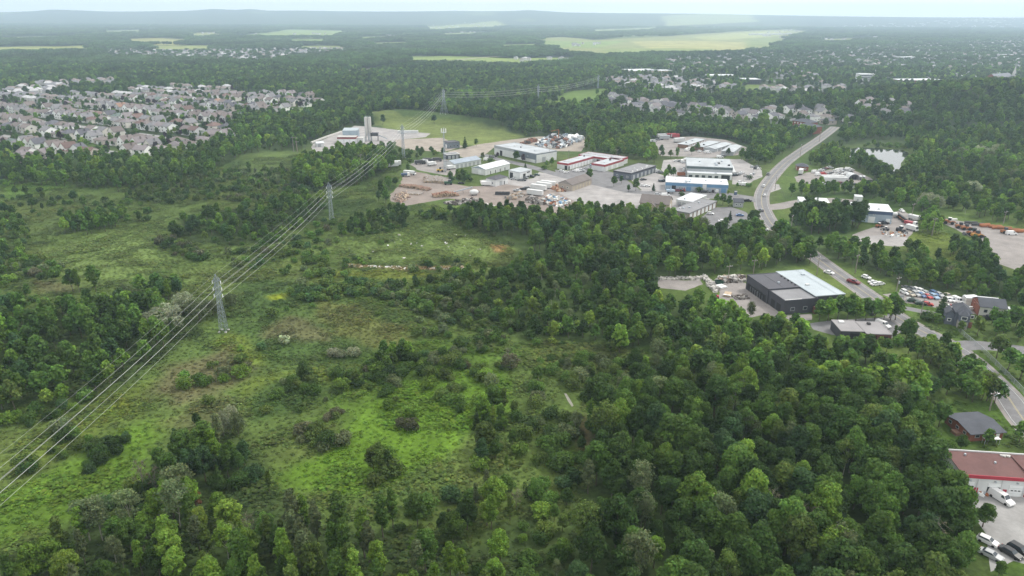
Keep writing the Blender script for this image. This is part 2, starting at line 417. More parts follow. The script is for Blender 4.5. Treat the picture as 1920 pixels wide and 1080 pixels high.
def groundcol(x, y):
    x = np.asarray(x, float); y = np.asarray(y, float); d = np.hypot(x, y)
    a = fnoise(x, y, 34, 1)[:, None]; b = fnoise(x, y, 60, 4)[:, None]
    c = C_MEADOW * (1 - sstep(.5, .7, a)) + C_MEADOW2 * sstep(.5, .7, a)
    w = sstep(.52, .72, b); c = c * (1 - w) + C_MEADOW3 * w
    far = sstep(480, 640, y)[:, None] * np.ones((1, 3))
    fn = (.75 + .5 * fnoise(x, y, 160, 7, 4))[:, None]
    c = c * (1 - far) + C_FAR * fn * far
    # patchwork of faint fields in the far plain
    q = vnoise(x, y * .35, 420, 9); ff = (sstep(.80, .86, q) * sstep(2600, 3400, d) * .55)[:, None]
    c = c * (1 - ff) + np.array((.17, .19, .09)) * ff
    nzx = (fnoise(x, y, 14, 2) - .5)
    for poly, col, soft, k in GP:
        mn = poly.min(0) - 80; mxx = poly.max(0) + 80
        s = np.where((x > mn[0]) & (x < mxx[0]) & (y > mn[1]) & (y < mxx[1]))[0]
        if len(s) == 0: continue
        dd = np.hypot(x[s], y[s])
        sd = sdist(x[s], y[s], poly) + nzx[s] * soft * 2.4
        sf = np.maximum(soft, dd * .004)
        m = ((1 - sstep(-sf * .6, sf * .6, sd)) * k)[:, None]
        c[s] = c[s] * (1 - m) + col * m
    v = (.80 + .42 * fnoise(x, y, 7, 12))[:, None]
    return np.clip(c * v * np.array((.80, .88, .64)), 0, 1)

def build_ground():
    fine = np.arange(-46, 46.01, .36)
    ang = np.concatenate([fine, np.arange(52, 310, 6.0)])
    ang = np.radians(ang)
    rad = [20.0]
    while rad[-1] < 12400: rad.append(rad[-1] * (1.05 if rad[-1] < 90 else 1.011))
    rad = np.array(rad); na, nr = len(ang), len(rad)
    RR, AA = np.meshgrid(rad, ang, indexing='ij')
    x = (RR * np.sin(AA)).ravel(); y = (RR * np.cos(AA)).ravel()
    x = np.append(x, 0.0); y = np.append(y, 0.0)
    z = hz(x, y)
    me = bpy.data.meshes.new('ground')
    i = np.arange(nr - 1)[:, None] * na; j = np.arange(na)[None, :]; j2 = (j + 1) % na
    quads = np.stack([i + j, i + na + j, i + na + j2, i + j2], -1).reshape(-1, 4)[:, ::-1]
    c = nr * na
    tris = np.stack([np.full(na, c), np.arange(na), (np.arange(na) + 1) % na], -1)[:, ::-1]
    nl = quads.size + tris.size
    me.vertices.add(len(x)); me.vertices.foreach_set('co', np.stack([x, y, z], -1).astype(np.float32).ravel())
    me.loops.add(nl); me.polygons.add(len(quads) + len(tris))
    me.loops.foreach_set('vertex_index', np.concatenate([quads.ravel(), tris.ravel()]).astype(np.int32))
    me.polygons.foreach_set('loop_start', np.concatenate([np.arange(len(quads)) * 4, quads.size + np.arange(len(tris)) * 3]).astype(np.int32))
    me.polygons.foreach_set('use_smooth', np.ones(len(quads) + len(tris), bool))
    me.update(calc_edges=True)
    at = me.attributes.new('cover', 'FLOAT_COLOR', 'POINT')
    col = groundcol(x, y); at.data.foreach_set('color', np.concatenate([col, np.ones((len(col), 1))], 1).astype(np.float32).ravel())
    m = bpy.data.materials.new('ground_cover'); m.use_nodes = True; t = m.node_tree; b = t.nodes['Principled BSDF']
    b.inputs['Roughness'].default_value = .95; b.inputs['Specular IOR Level'].default_value = .1
    a = t.nodes.new('ShaderNodeAttribute'); a.attribute_name = 'cover'; src = a.outputs['Color']
    tcn = t.nodes.new('ShaderNodeTexCoord')
    for s, v in ((.9, .35), (.16, .25), (.012, .25)):
        n = t.nodes.new('ShaderNodeTexNoise'); n.inputs['Scale'].default_value = s; n.inputs['Detail'].default_value = 4; n.inputs['Roughness'].default_value = .65
        t.links.new(tcn.outputs['Object'], n.inputs['Vector'])
        mr = t.nodes.new('ShaderNodeMapRange'); mr.inputs['From Min'].default_value = .3; mr.inputs['From Max'].default_value = .7
        mr.inputs['To Min'].default_value = 1 - v; mr.inputs['To Max'].default_value = 1 + v; t.links.new(n.outputs['Fac'], mr.inputs['Value'])
        vm = t.nodes.new('ShaderNodeVectorMath'); vm.operation = 'SCALE'; t.links.new(src, vm.inputs[0]); t.links.new(mr.outputs['Result'], vm.inputs['Scale']); src = vm.outputs['Vector']
    t.links.new(src, b.inputs['Base Color'])
    me.materials.append(m)
    return tag(link('ground', me), kind='structure')
build_ground()

# ------------------------------------------------------------------ sheets: yards, roads, water
EXCL = []       # polygons trees keep out of
ROADS = []
def resample(pts, step, closed):
    pts = [np.array(p, float) for p in pts]; out = []
    n = len(pts)
    for i in range(n if closed else n - 1):
        a, b = pts[i], pts[(i + 1) % n]; k = max(1, int(np.linalg.norm(b - a) / step))
        for q in range(k): out.append(a + (b - a) * q / k)
    if not closed: out.append(pts[-1])
    return np.array(out)
def smooth_line(pts, step=4.0):
    pts = [np.array(p, float) for p in pts]
    q = [2 * pts[0] - pts[1]] + pts + [2 * pts[-1] - pts[-2]]; out = []
    for i in range(1, len(q) - 2):
        p0, p1, p2, p3 = q[i - 1:i + 3]; k = max(2, int(np.linalg.norm(p2 - p1) / step))
        for j in range(k):
            t = j / k
            out.append(.5 * (2 * p1 + (p2 - p0) * t + (2 * p0 - 5 * p1 + 4 * p2 - p3) * t * t + (3 * p1 - p0 - 3 * p2 + p3) * t ** 3))
    out.append(pts[-1]); return np.array(out)
def sheet(name, pts, z, m, kind='structure', rough=1.2, margin=1.5, px=True, parent=None):
    w = PP(pts) if px else np.array(pts, float)
    EXCL.append((w, margin))
    d = np.hypot(w[:, 0], w[:, 1]).mean()
    e = resample(w, max(2.5, d * .008), True)
    k = len(w); 
    cen = w.mean(0); dirv = e - cen; dirv /= np.maximum(np.linalg.norm(dirv, axis=1), 1)[:, None]
    e = e + dirv * ((fnoise(e[:, 0], e[:, 1], 6 + d * .008, 3) - .5) * 2 * rough)[:, None]
    bm = bmesh.new(); vs = [bm.verts.new((p[0], p[1], z)) for p in e]
    f = bm.faces.new(vs); f.normal_update()
    if f.normal.z < 0: f.normal_flip()
    bmesh.ops.triangulate(bm, faces=[f])
    me = bpy.data.meshes.new(name); bm.to_mesh(me); bm.free(); me.materials.append(m)
    return tag(link(name, me, parent), kind=kind)
def ribbon(name, line, w, z, m, off=0.0, dash=None, register=True):
    b = MB(); n = len(line); Lp = []
    for i in range(n):
        t = line[min(i + 1, n - 1)] - line[max(i - 1, 0)]; t = t / max(np.linalg.norm(t), 1e-6)
        nn = np.array([-t[1], t[0]]); c = line[i] + nn * off
        Lp.append((c + nn * w / 2, c - nn * w / 2))
    acc = 0
    for i in range(n - 1):
        acc += np.linalg.norm(line[i + 1] - line[i])
        if dash and (acc % (dash[0] + dash[1])) > dash[0]: continue
        a, c = Lp[i]; d, e = Lp[i + 1]
        b.quad((*c, z), (*e, z), (*d, z), (*a, z))
    if register: ROADS.append((line, w / 2 + 1.2))
    return tag(b.build(name, m), kind='structure')
M_ASPH = mat('asphalt', (.165, .162, .167), .9, .2, .25, var2=.08, scale2=2.0)
M_ASPH_NEW = mat('dark_asphalt', (.115, .115, .12), .9, .15, .2)
M_GRAVEL = mat('gravel', (.235, .215, .205), .95, .22, .14, var2=.14, scale2=1.5)
M_GRAVEL_PALE = mat('pale_gravel', (.29, .275, .27), .95, .24, .12, var2=.12, scale2=1.2)
M_GRAVEL_TAN = mat('tan_gravel', (.275, .24, .205), .95, .2, .12, var2=.12, scale2=1.2)
M_GRAVEL_MAUVE = mat('bark_dust', (.215, .180, .160), .95, .22, .10, var2=.15, scale2=1.0)
M_CONC = mat('concrete', (.38, .37, .355), .9, .12, .3)
M_LINE_W = mat('white_road_paint', (.42, .42, .41), .8, .15, 1.0)
M_LINE_Y = mat('yellow_road_paint', (.36, .31, .18), .8, .15, 1.0)
main_px = [(2080, 935), (1990, 862), (1920, 788), (1893, 748), (1862, 715), (1818, 674), (1776, 645), (1716, 614), (1676, 590), (1648, 567), (1610, 540), (1570, 512), (1532, 484), (1490, 452), (1452, 425), (1436, 402), (1428, 380), (1431, 358), (1447, 333), (1472, 306), (1500, 285), (1530, 265), (1556, 246), (1568, 236)]
main_line = smooth_line(PP(main_px), 4.0)
ribbon('road_shoulder', main_line, 8.8, .008, M_GRAVEL, register=False)
ribbon('road', main_line, 6.8, .012, M_ASPH)
ribbon('road_marking', main_line, .13, .016, M_LINE_Y, off=.14, register=False)
ribbon('road_marking', main_line, .13, .016, M_LINE_Y, off=-.14, register=False)
ribbon('road_marking', main_line, .14, .016, M_LINE_W, off=3.0, register=False)
ribbon('road_marking', main_line, .14, .016, M_LINE_W, off=-3.0, register=False)
side_line = smooth_line(PP([(1786, 651), (1822, 647), (1868, 650), (1920, 657), (2050, 680)]), 3.0)
ribbon('side_street', side_line, 7.0, .010, M_ASPH)
ind_line = smooth_line(PP([(1428, 378), (1390, 372), (1330, 366), (1240, 362), (1190, 360), (1150, 352), (1120, 345), (1075, 335), (1040, 326), (1000, 314), (968, 306), (930, 298), (905, 290)]), 4.0)
ribbon('industrial_road', ind_line, 8.0, .010, M_ASPH)
ind2 = smooth_line(PP([(1190, 360), (1150, 330), (1128, 322)]), 4.0)
ribbon('industrial_road', ind2, 10.0, .0085, M_ASPH)
drive_line = smooth_line(PP([(1664, 577), (1690, 577), (1725, 583), (1768, 592), (1790, 600)]), 3.0)
ribbon('driveway', drive_line, 4.0, .010, M_ASPH)
ribbon('bridge_road', smooth_line(PP([(1440, 150), (1520, 165), (1590, 176), (1620, 165)]), 30), 12, .010, M_ASPH)
ribbon('rural_road', smooth_line(PP([(640, 133), (760, 123), (900, 108), (980, 103)]), 30), 11, .010, M_GRAVEL_TAN)

sheet('gravel_yard', [(733, 378), (733, 364), (752, 346), (755, 331), (775, 322), (800, 325), (850, 345), (880, 350), (905, 349), (950, 345), (1000, 350), (1040, 356), (1090, 365), (1075, 382), (1050, 401), (1010, 395), (960, 392), (930, 386), (880, 376), (840, 372), (760, 386)], .004, M_GRAVEL_MAUVE, rough=2)
sheet('gravel_yard', [(905, 349), (900, 338), (948, 333), (970, 338), (1000, 334), (1010, 322), (1050, 330), (1100, 338), (1200, 356), (1260, 366), (1330, 372), (1300, 390), (1200, 400), (1130, 395), (1085, 380), (1040, 358), (1000, 352), (950, 346)], .0055, M_GRAVEL_PALE, rough=1.5)
sheet('gravel_yard', [(585, 285), (585, 270), (640, 248), (665, 236), (692, 237), (760, 246), (808, 250), (800, 257), (745, 262), (722, 275), (690, 278), (640, 281)], .004, M_GRAVEL_PALE, rough=2)
sheet('gravel_yard', [(840, 284), (900, 270), (960, 262), (1010, 256), (1095, 257), (1100, 270), (1090, 284), (1020, 283), (985, 274), (925, 277), (905, 292), (880, 300)], .004, M_GRAVEL_TAN, rough=2)
sheet('gravel_yard', [(770, 308), (800, 298), (850, 300), (860, 312), (850, 330), (830, 328), (800, 322), (780, 318)], .004, M_GRAVEL, rough=2)
sheet('gravel_yard', [(740, 262), (830, 258), (870, 275), (830, 285), (760, 280), (742, 272)], .0045, M_GRAVEL_TAN, rough=2)
sheet('parking_lot', [(1040, 318), (1065, 320), (1112, 306), (1148, 304), (1134, 324), (1160, 340), (1190, 360), (1130, 350), (1085, 338), (1045, 330)], .007, M_ASPH, rough=.8)
sheet('parking_lot', [(1184, 338), (1228, 324), (1248, 330), (1248, 360), (1210, 362)], .007, M_GRAVEL_PALE, rough=1)
sheet('parking_lot', [(1243, 300), (1300, 296), (1390, 299), (1425, 316), (1430, 332), (1400, 345), (1372, 345), (1372, 330), (1282, 334), (1270, 330), (1248, 338), (1240, 316)], .007, M_GRAVEL_PALE, rough=1.5)
sheet('parking_lot', [(1248, 356), (1362, 361), (1420, 370), (1420, 378), (1330, 372), (1240, 365)], .0065, M_ASPH, rough=.8)
sheet('parking_lot', [(1286, 424), (1342, 389), (1372, 388), (1398, 398), (1424, 424), (1380, 428), (1330, 430), (1300, 425)], .005, M_ASPH, rough=.8)
sheet('storage_yard', [(1218, 272), (1240, 258), (1300, 256), (1360, 262), (1400, 276), (1398, 290), (1330, 296), (1240, 292)], .0045, M_GRAVEL, rough=2)
sheet('gravel_yard', [(1490, 332), (1512, 323), (1540, 322), (1555, 318), (1600, 318), (1635, 336), (1640, 348), (1632, 357), (1600, 354), (1565, 348), (1537, 344), (1505, 345), (1492, 340)], .0045, M_GRAVEL, rough=2)
sheet('gravel_yard', [(1430, 342), (1460, 346), (1466, 354), (1440, 362)], .0055, M_GRAVEL_PALE, rough=1)
sheet('gravel_yard', [(1440, 384), (1465, 380), (1500, 374), (1560, 371), (1610, 375), (1600, 381), (1500, 384), (1470, 392), (1440, 394)], .0055, M_GRAVEL, rough=1.2)
sheet('gravel_yard', [(1600, 452), (1600, 440), (1640, 424), (1672, 416), (1668, 400), (1690, 394), (1720, 408), (1712, 434), (1706, 444), (1690, 458), (1640, 458)], .0045, M_GRAVEL, rough=2)
sheet('gravel_yard', [(1592, 454), (1600, 444), (1660, 440), (1700, 446), (1712, 458), (1680, 462)], .0065, M_GRAVEL_PALE, rough=1.5)
sheet('gravel_lot', [(1760, 409), (1783, 411), (1808, 416), (1850, 424), (1925, 436), (2120, 470), (2300, 570), (2060, 548), (1925, 513), (1867, 493), (1850, 468), (1833, 450), (1815, 442), (1793, 430), (1773, 421)], .0045, M_GRAVEL, rough=1)
sheet('gravel_pad', [(1230, 524), (1283, 526), (1313, 525), (1320, 533), (1285, 545), (1233, 540)], .0045, M_GRAVEL, rough=1)
sheet('gravel_yard', [(1347, 532), (1370, 526), (1398, 530), (1402, 541), (1440, 567), (1468, 592), (1520, 588), (1524, 600), (1460, 606), (1425, 590), (1405, 596), (1377, 596), (1342, 570), (1350, 550)], .0045, M_GRAVEL, rough=1)
sheet('parking_lot', [(1518, 606), (1560, 600), (1640, 596), (1684, 594), (1706, 612), (1690, 622), (1672, 634), (1655, 622), (1560, 628), (1525, 618)], .0055, M_ASPH, rough=.5)
sheet('car_lot', [(1655, 552), (1690, 548), (1740, 552), (1800, 562), (1850, 578), (1850, 590), (1800, 588), (1760, 578), (1700, 568), (1672, 560)], .0055, M_GRAVEL, rough=.8)
sheet('parking_lot', [(1797, 922), (1940, 930), (2120, 946), (2140, 1150), (1960, 1070), (1900, 1052), (1858, 1072), (1848, 1000), (1815, 950)], .0055, mat('worn_asphalt', (.27, .265, .26), .9, .2, .12, var2=.1, scale2=1.0), rough=.8)
sheet('roadside_gravel', [(1575, 512), (1612, 528), (1650, 566), (1620, 556), (1580, 530)], .0045, M_GRAVEL, rough=.8)
# footpath traces in the meadow on the right wood's edge
M_PATH = mat('pale_path', (.21, .205, .175), .9, .2, .5)
sheet('footpath', [(1058, 738), (1062, 738), (1069, 749), (1075, 760), (1072, 762), (1065, 752)], .0045, M_PATH, rough=.5, margin=2.5)
# ponds
M_WATER = mat('pond_water', (.030, .036, .030), .04, 0, spec=.6)
pond_w = sheet('pond', [(1575, 284), (1589, 280), (1608, 277), (1637, 277), (1693, 281), (1704, 287), (1694, 298), (1690, 306), (1684, 325), (1672, 332), (1664, 326), (1645, 318), (1617, 300), (1600, 297)], .004, M_WATER, rough=1, margin=2.5)
# streets of the left subdivision and a few town streets
M_STREET = mat('street', (.24, .235, .235), .9, .12, .2)

# built-up areas
SUB = [(-140, 290), (-140, 184), (60, 180), (150, 178), (215, 182), (262, 168), (350, 163), (430, 168), (520, 178), (598, 186), (600, 197), (560, 207), (470, 222), (436, 232), (446, 256), (400, 268), (330, 282), (290, 290), (230, 294), (150, 294), (60, 282), (0, 278)]
SUB_W = PP(SUB)
T1 = seen_over_trees([(1135, 196), (1150, 183), (1240, 196), (1330, 200), (1400, 205), (1500, 212), (1600, 222), (1690, 226), (1640, 234), (1560, 240), (1530, 243), (1440, 232), (1330, 222), (1230, 215), (1150, 206)])
T2 = seen_over_trees([(1110, 152), (1200, 130), (1400, 135), (1600, 150), (1680, 160), (1640, 178), (1540, 184), (1480, 176), (1400, 160), (1330, 178), (1260, 178), (1180, 168)])
T3 = seen_over_trees([(1240, 112), (1500, 96), (1700, 84), (2100, 70), (2100, 175), (1800, 172), (1700, 160), (1560, 150), (1400, 134), (1260, 128)])
T4 = seen_over_trees([(190, 96), (420, 95), (640, 92), (660, 100), (540, 106), (480, 113), (300, 104), (200, 103)])
T5 = seen_over_trees([(-40, 168), (60, 160), (150, 154), (215, 152), (216, 162), (150, 164), (60, 170), (-40, 176)])
SUB_W_ = SUB_W; T3_, T4_, T5_ = T3, T4, T5

# sight lines kept open over the road and the pond
EXCL.append((np.concatenate([PP([(1560, 244), (1540, 252), (1500, 280), (1470, 300)]), PP([(1480, 312), (1512, 288), (1545, 266), (1572, 246)], 7.0)]), 0.0))
EXCL.append((np.concatenate([PP([(1438, 372), (1440, 400), (1460, 428)]), PP([(1446, 428), (1422, 400), (1412, 372)], 8.0)]), 0.0))
EXCL.append((seen_over_trees([(1234, 523), (1314, 523), (1318, 544), (1238, 542)], 8.0), 0.0))
# ================================================================== buildings
M_GLASS = mat('window_glass', (.035, .045, .055), .08, 0, spec=.6)
M_DARKBAY = mat('bay_shade_black_door', (.022, .022, .024), .7, .1)  # near-black: paints in the shade of open bays, also colours plain dark doors
M_WHITE = mat('white_metal', (.58, .59, .59), .55, .12, .3)
M_OFFW = mat('off_white_metal', (.55, .56, .56), .6, .08, .3)
M_GREYM = mat('grey_metal', (.33, .345, .36), .6, .08, .3)
M_LGREYROOF = mat('light_grey_roof', (.36, .385, .405), .7, .17, .12, var2=.06, scale2=.6)
M_WROOF = mat('white_membrane_roof', (.58, .60, .62), .7, .14, .12, var2=.05, scale2=.6)
M_BLUEROOF = mat('pale_blue_roof', (.36, .405, .435), .6, .1, .1, var2=.04, scale2=.5)
M_GROOF = mat('grey_gravel_roof', (.215, .215, .225), .9, .11, .15, var2=.08, scale2=1.5)
M_CHARROOF = mat('charcoal_roof', (.085, .085, .098), .85, .12, .15, var2=.08, scale2=1.5)
M_DKWALL = mat('charcoal_cladding', (.055, .056, .068), .6, .1, .4)
M_RED = mat('red_cladding', (.30, .055, .065), .6, .1, .3)
M_REDFASC = mat('crimson_fascia', (.36, .035, .055), .5, .08, .3)
M_REDROOF = mat('red_brown_roof', (.135, .072, .068), .9, .14, .2, var2=.1, scale2=1.5)
M_BLUE = mat('blue_cladding', (.115, .235, .38), .5, .1, .3)
M_BLUEGREY = mat('blue_grey_cladding', (.29, .35, .41), .6, .08, .3)
M_NAVY = mat('navy_cladding', (.055, .085, .15), .55, .1, .3)
M_TAN = mat('tan_siding', (.40, .345, .265), .8, .08, .4)
M_BEIGE = mat('beige_block', (.34, .30, .26), .85, .08, .4)
M_BROWNROOF = mat('brown_shingles', (.155, .135, .128), .9, .12, .3, var2=.08, scale2=2)
M_DKSHINGLE = mat('dark_shingles', (.075, .080, .095), .9, .14, .3, var2=.1, scale2=2)
M_BRICK = mat('red_brick', (.22, .085, .06), .9, .15, .6)
M_STONE = mat('grey_stone', (.34, .32, .29), .9, .15, .8)
M_TRIM = mat('white_trim', (.72, .72, .71), .6, .05)
M_ORANGE = mat('orange_paint', (.33, .12, .045), .5, .1)
M_YELLOW = mat('yellow_paint', (.55, .36, .03), .5, .1)
M_STEEL = mat('galvanised_steel', (.40, .44, .48), .5, .1, metal=.3)
M_DKSTEEL = mat('dark_steel', (.06, .06, .065), .6, .1)
M_RUBBER = mat('tyre_rubber', (.02, .02, .02), .9, .05)
M_GREEN_D = mat('dark_green_fascia', (.075, .10, .10), .6, .08)
M_CONC_W = mat('pale_concrete', (.50, .49, .47), .85, .1, .4)
M_DOORW = mat('white_garage_door', (.70, .71, .71), .6, .06)
M_BROWN = mat('brown_pillar', (.20, .12, .085), .8, .1)

class Bld:
    """a building standing on the base line A-B of its front, seen in the photograph at pixels A (left) and B (right)"""
    def __init__(s, name, label, cat, A, B, C=None, depth=None, group=None, margin=2.0, reg=True):
        a = np.array(P(*A)); b = np.array(P(*B)); u = (b - a); s.L = np.linalg.norm(u); u /= s.L
        v = np.array([-u[1], u[0]])
        if v @ a < 0: v = -v
        if depth is None: c = np.array(P(*C)); depth = abs((c - a) @ v)
        s.D = depth; s.a, s.u, s.v = a, u, v
        s.root = thing(name, label, cat, a[0], a[1], 0, math.atan2(u[1], u[0]), group)
        if reg: EXCL.append((np.array([a, b, b + v * depth, a + v * depth]), margin))
    def ext(s, x0, x1, y0, y1, margin=2.0):
        f = lambda x, y: s.a + s.u * x + s.v * y
        EXCL.append((np.array([f(x0, y0), f(x1, y0), f(x1, y1), f(x0, y1)]), margin))
    def wall(s, m, h, x0=None, x1=None, y0=None, y1=None, z0=-.1, name='wall'):
        x0 = 0 if x0 is None else x0; x1 = s.L if x1 is None else x1; y0 = 0 if y0 is None else y0; y1 = s.D if y1 is None else y1
        return MB().box(x0, x1, y0, y1, z0, h).build(name, m, s.root)
    def flat(s, m, h, x0=None, x1=None, y0=None, y1=None, o=.12, par=.28, mp=None, fall=0):
        x0 = 0 if x0 is None else x0; x1 = s.L if x1 is None else x1; y0 = 0 if y0 is None else y0; y1 = s.D if y1 is None else y1
        b = MB(); X0, X1, Y0, Y1 = x0 - o, x1 + o, y0 - o, y1 + o
        b.hexa([(X0, Y0, h), (X1, Y0, h), (X1, Y1, h + fall), (X0, Y1, h + fall), (X0, Y0, h + .14), (X1, Y0, h + .14), (X1, Y1, h + .14 + fall), (X0, Y1, h + .14 + fall)])
        r = b.build('roof', m, s.root)
        if par:
            p = MB(); w = .22; z1 = h + .14 + par
            for q in ((X0, X1, Y0 - .03, Y0 + w), (X0, X1, Y1 - w, Y1 + .03), (X0 - .03, X0 + w, Y0 + w + .002, Y1 - w - .002), (X1 - w, X1 + .03, Y0 + w + .002, Y1 - w - .002)):
                p.box(*q, h - .05, z1)
            p.build('parapet', mp or m, r)
        A_ = (x1 - x0) * (y1 - y0)
        if A_ > 140 and par:
            q_ = np.random.default_rng(int(A_ * 10))
            for _ in range(int(min(6, A_ / 110))):
                x, y, w_ = q_.uniform(x0 + 2, x1 - 2), q_.uniform(y0 + 1.5, y1 - 1.5), q_.uniform(.5, 1.5); zz = h + .14 + fall * (y - y0) / (y1 - y0) - .02
                MB().box(x - w_ / 2, x + w_ / 2, y - w_ * .4, y + w_ * .4, zz, zz + q_.uniform(.4, 1.0)).build('roof_unit', [M_STEEL, M_OFFW, M_DKSTEEL][int(q_.integers(3))], s.root)
            for _ in range(int(min(5, A_ / 150))):
                x = q_.uniform(x0 + 2, x1 - 2); MB().box(x - .06, x + .06, y0 + .4, y1 - .4, h + .14 + fall * .02, h + .2 + fall).build('roof_seam', mp or m, s.root) if fall == 0 else None
        return r
    def gable(s, m, h, rise, x0=None, x1=None, y0=None, y1=None, along='x', o=.35, wallm=None):
        x0 = 0 if x0 is None else x0; x1 = s.L if x1 is None else x1; y0 = 0 if y0 is None else y0; y1 = s.D if y1 is None else y1
        t = .16; b = MB(); g = MB()
        if along == 'x':
            ym = (y0 + y1) / 2; k = rise / (ym - y0); e0, e1 = y0 - o, y1 + o; X0, X1 = x0 - o * .7, x1 + o * .7
            b.hexa([(X0, e0, h - k * o), (X1, e0, h - k * o), (X1, ym, h + rise), (X0, ym, h + rise), (X0, e0, h - k * o + t), (X1, e0, h - k * o + t), (X1, ym, h + rise + t), (X0, ym, h + rise + t)])
            b.hexa([(X0, ym, h + rise), (X1, ym, h + rise), (X1, e1, h - k * o), (X0, e1, h - k * o), (X0, ym, h + rise + t), (X1, ym, h + rise + t), (X1, e1, h - k * o + t), (X0, e1, h - k * o + t)])
            for X in (x0, x1): g.face([(X, y0, h), (X, y1, h), (X, ym, h + rise - .01)])
        else:
            xm = (x0 + x1) / 2; k = rise / (xm - x0); e0, e1 = x0 - o, x1 + o; Y0, Y1 = y0 - o * .7, y1 + o * .7
            b.hexa([(e0, Y0, h - k * o), (xm, Y0, h + rise), (xm, Y1, h + rise), (e0, Y1, h - k * o), (e0, Y0, h - k * o + t), (xm, Y0, h + rise + t), (xm, Y1, h + rise + t), (e0, Y1, h - k * o + t)])
            b.hexa([(xm, Y0, h + rise), (e1, Y0, h - k * o), (e1, Y1, h - k * o), (xm, Y1, h + rise), (xm, Y0, h + rise + t), (e1, Y0, h - k * o + t), (e1, Y1, h - k * o + t), (xm, Y1, h + rise + t)])
            for Y in (y0, y1): g.face([(x0, Y, h), (x1, Y, h), (xm, Y, h + rise - .01)])
        if wallm:
            for q in g.f: MB().face([g.v[i] for i in q]).build('gable_wall', wallm, s.root)
        return b.build('roof', m, s.root)
    def hip(s, m, h, rise, x0=None, x1=None, y0=None, y1=None, o=.4):
        x0 = 0 if x0 is None else x0; x1 = s.L if x1 is None else x1; y0 = 0 if y0 is None else y0; y1 = s.D if y1 is None else y1
        return hip_mb(x0, x1, y0, y1, h, rise, o).build('roof', m, s.root)
    def band(s, m, z0, z1, x0=None, x1=None, y0=None, y1=None, name='fascia', d=.07):
        x0 = 0 if x0 is None else x0; x1 = s.L if x1 is None else x1; y0 = 0 if y0 is None else y0; y1 = s.D if y1 is None else y1
        p = MB(); a, b_, c, e = x0 - d, x1 + d, y0 - d, y1 + d
        for q in ((a, b_, c, y0 + .05), (a, b_, y1 - .05, e), (a, x0 + .05, y0 + .052, y1 - .052), (x1 - .05, b_, y0 + .052, y1 - .052)): p.box(*q, z0, z1)
        return p.build(name, m, s.root)
    def op(s, face, p, w, z0, z1, m, name='window', off=0.0, d=.06, pane=None):
        """a door or window: face f/b/l/r, p metres along that face from the photograph's left, off = plane shift"""
        b = MB(); box = lambda mb, q0, q1, a, c, d0, d1: {
            'f': lambda: mb.box(q0, q1, off - d1, off - d0, a, c), 'b': lambda: mb.box(q0, q1, s.D + off + d0, s.D + off + d1, a, c),
            'l': lambda: mb.box(off - d1, off - d0, q0, q1, a, c), 'r': lambda: mb.box(s.L + off + d0, s.L + off + d1, q0, q1, a, c)}[face]()
        box(b, p, p + w, z0, z1, -.02, d); o = b.build(name, m, s.root)
        if pane:
            g = MB(); e = min(.16, w * .14); box(g, p + e, p + w - e, z0 + e, z1 - e, d - .02, d + .025); g.build('pane', pane, o)
        return o
    def row(s, face, n, p0, p1, w, z0, z1, m, name='window', off=0.0, pane=None):
        for i in range(n):
            c = p0 + (p1 - p0) * (i + .5) / n; s.op(face, c - w / 2, w, z0, z1, m, name, off, pane=pane)
    def vent(s, x, y, z, w=1.0, h=.6, m=None, name='roof_vent'):
        MB().box(x - w / 2, x + w / 2, y - w / 2, y + w / 2, z, z + h).build(name, m or M_STEEL, s.root)
def hip_mb(x0, x1, y0, y1, h, rise, o=.4):
    X0, X1, Y0, Y1 = x0 - o, x1 + o, y0 - o, y1 + o; b = MB(); w, d = X1 - X0, Y1 - Y0
    if w >= d: r0, r1 = (X0 + d / 2 * .95, (Y0 + Y1) / 2), (X1 - d / 2 * .95, (Y0 + Y1) / 2)
    else: r0, r1 = ((X0 + X1) / 2, Y0 + w / 2 * .95), ((X0 + X1) / 2, Y1 - w / 2 * .95)
    z, t = h + rise, h
    A, B, C, D = (X0, Y0, t), (X1, Y0, t), (X1, Y1, t), (X0, Y1, t); r0 = (*r0, z); r1 = (*r1, z)
    if w >= d: b.face([A, B, r1, r0]); b.face([B, C, r1]); b.face([C, D, r0, r1]); b.face([D, A, r0])
    else: b.face([A, B, r0]); b.face([B, C, r1, r0]); b.face([C, D, r1]); b.face([D, A, r0, r1])
    b.face([D, C, B, A])
    for a_, b_ in ((A, B), (B, C), (C, D), (D, A)):
        pass
    return b

# --- the bottom right garage with the red-brown roof
g = Bld('repair_garage', 'white garage with red-brown roof, crimson fascia and open bays at the bottom right', 'garage', (1797, 923), (2010, 938), depth=8.8)
Z = 4.7
g.wall(M_WHITE, Z); r = g.flat(M_REDROOF, Z, par=0, o=.15, fall=.3)
MB().box(-.2, g.L + .2, -.30, -.12, Z - .55, Z + .30).build('fascia', M_REDFASC, g.root)
MB().box(-.2, g.L + .2, g.D + .15, g.D + .4, Z + .1, Z + .75).build('parapet', M_OFFW, g.root)
MB().box(13.9, 14.15, 0, g.D, Z + .12, Z + .65).build('roof_divider', M_REDROOF, g.root)
for k in range(7): MB().box(11.6 + k * .32, 11.85 + k * .32, g.D - .9 - (k % 3) * .2, g.D - .4, Z + .42, Z + .7).build('roof_rubble', M_CONC_W, g.root)
for p, w in ((.7, 2.1), (5.7, 2.7)):
    g.op('f', p, w, 0, 2.6, M_DARKBAY, 'garage_opening', d=.03); g.op('f', p, w, 2.05, 2.95, M_DOORW, 'rolled_door', d=.10)  # dark panel paints the shade inside each open bay
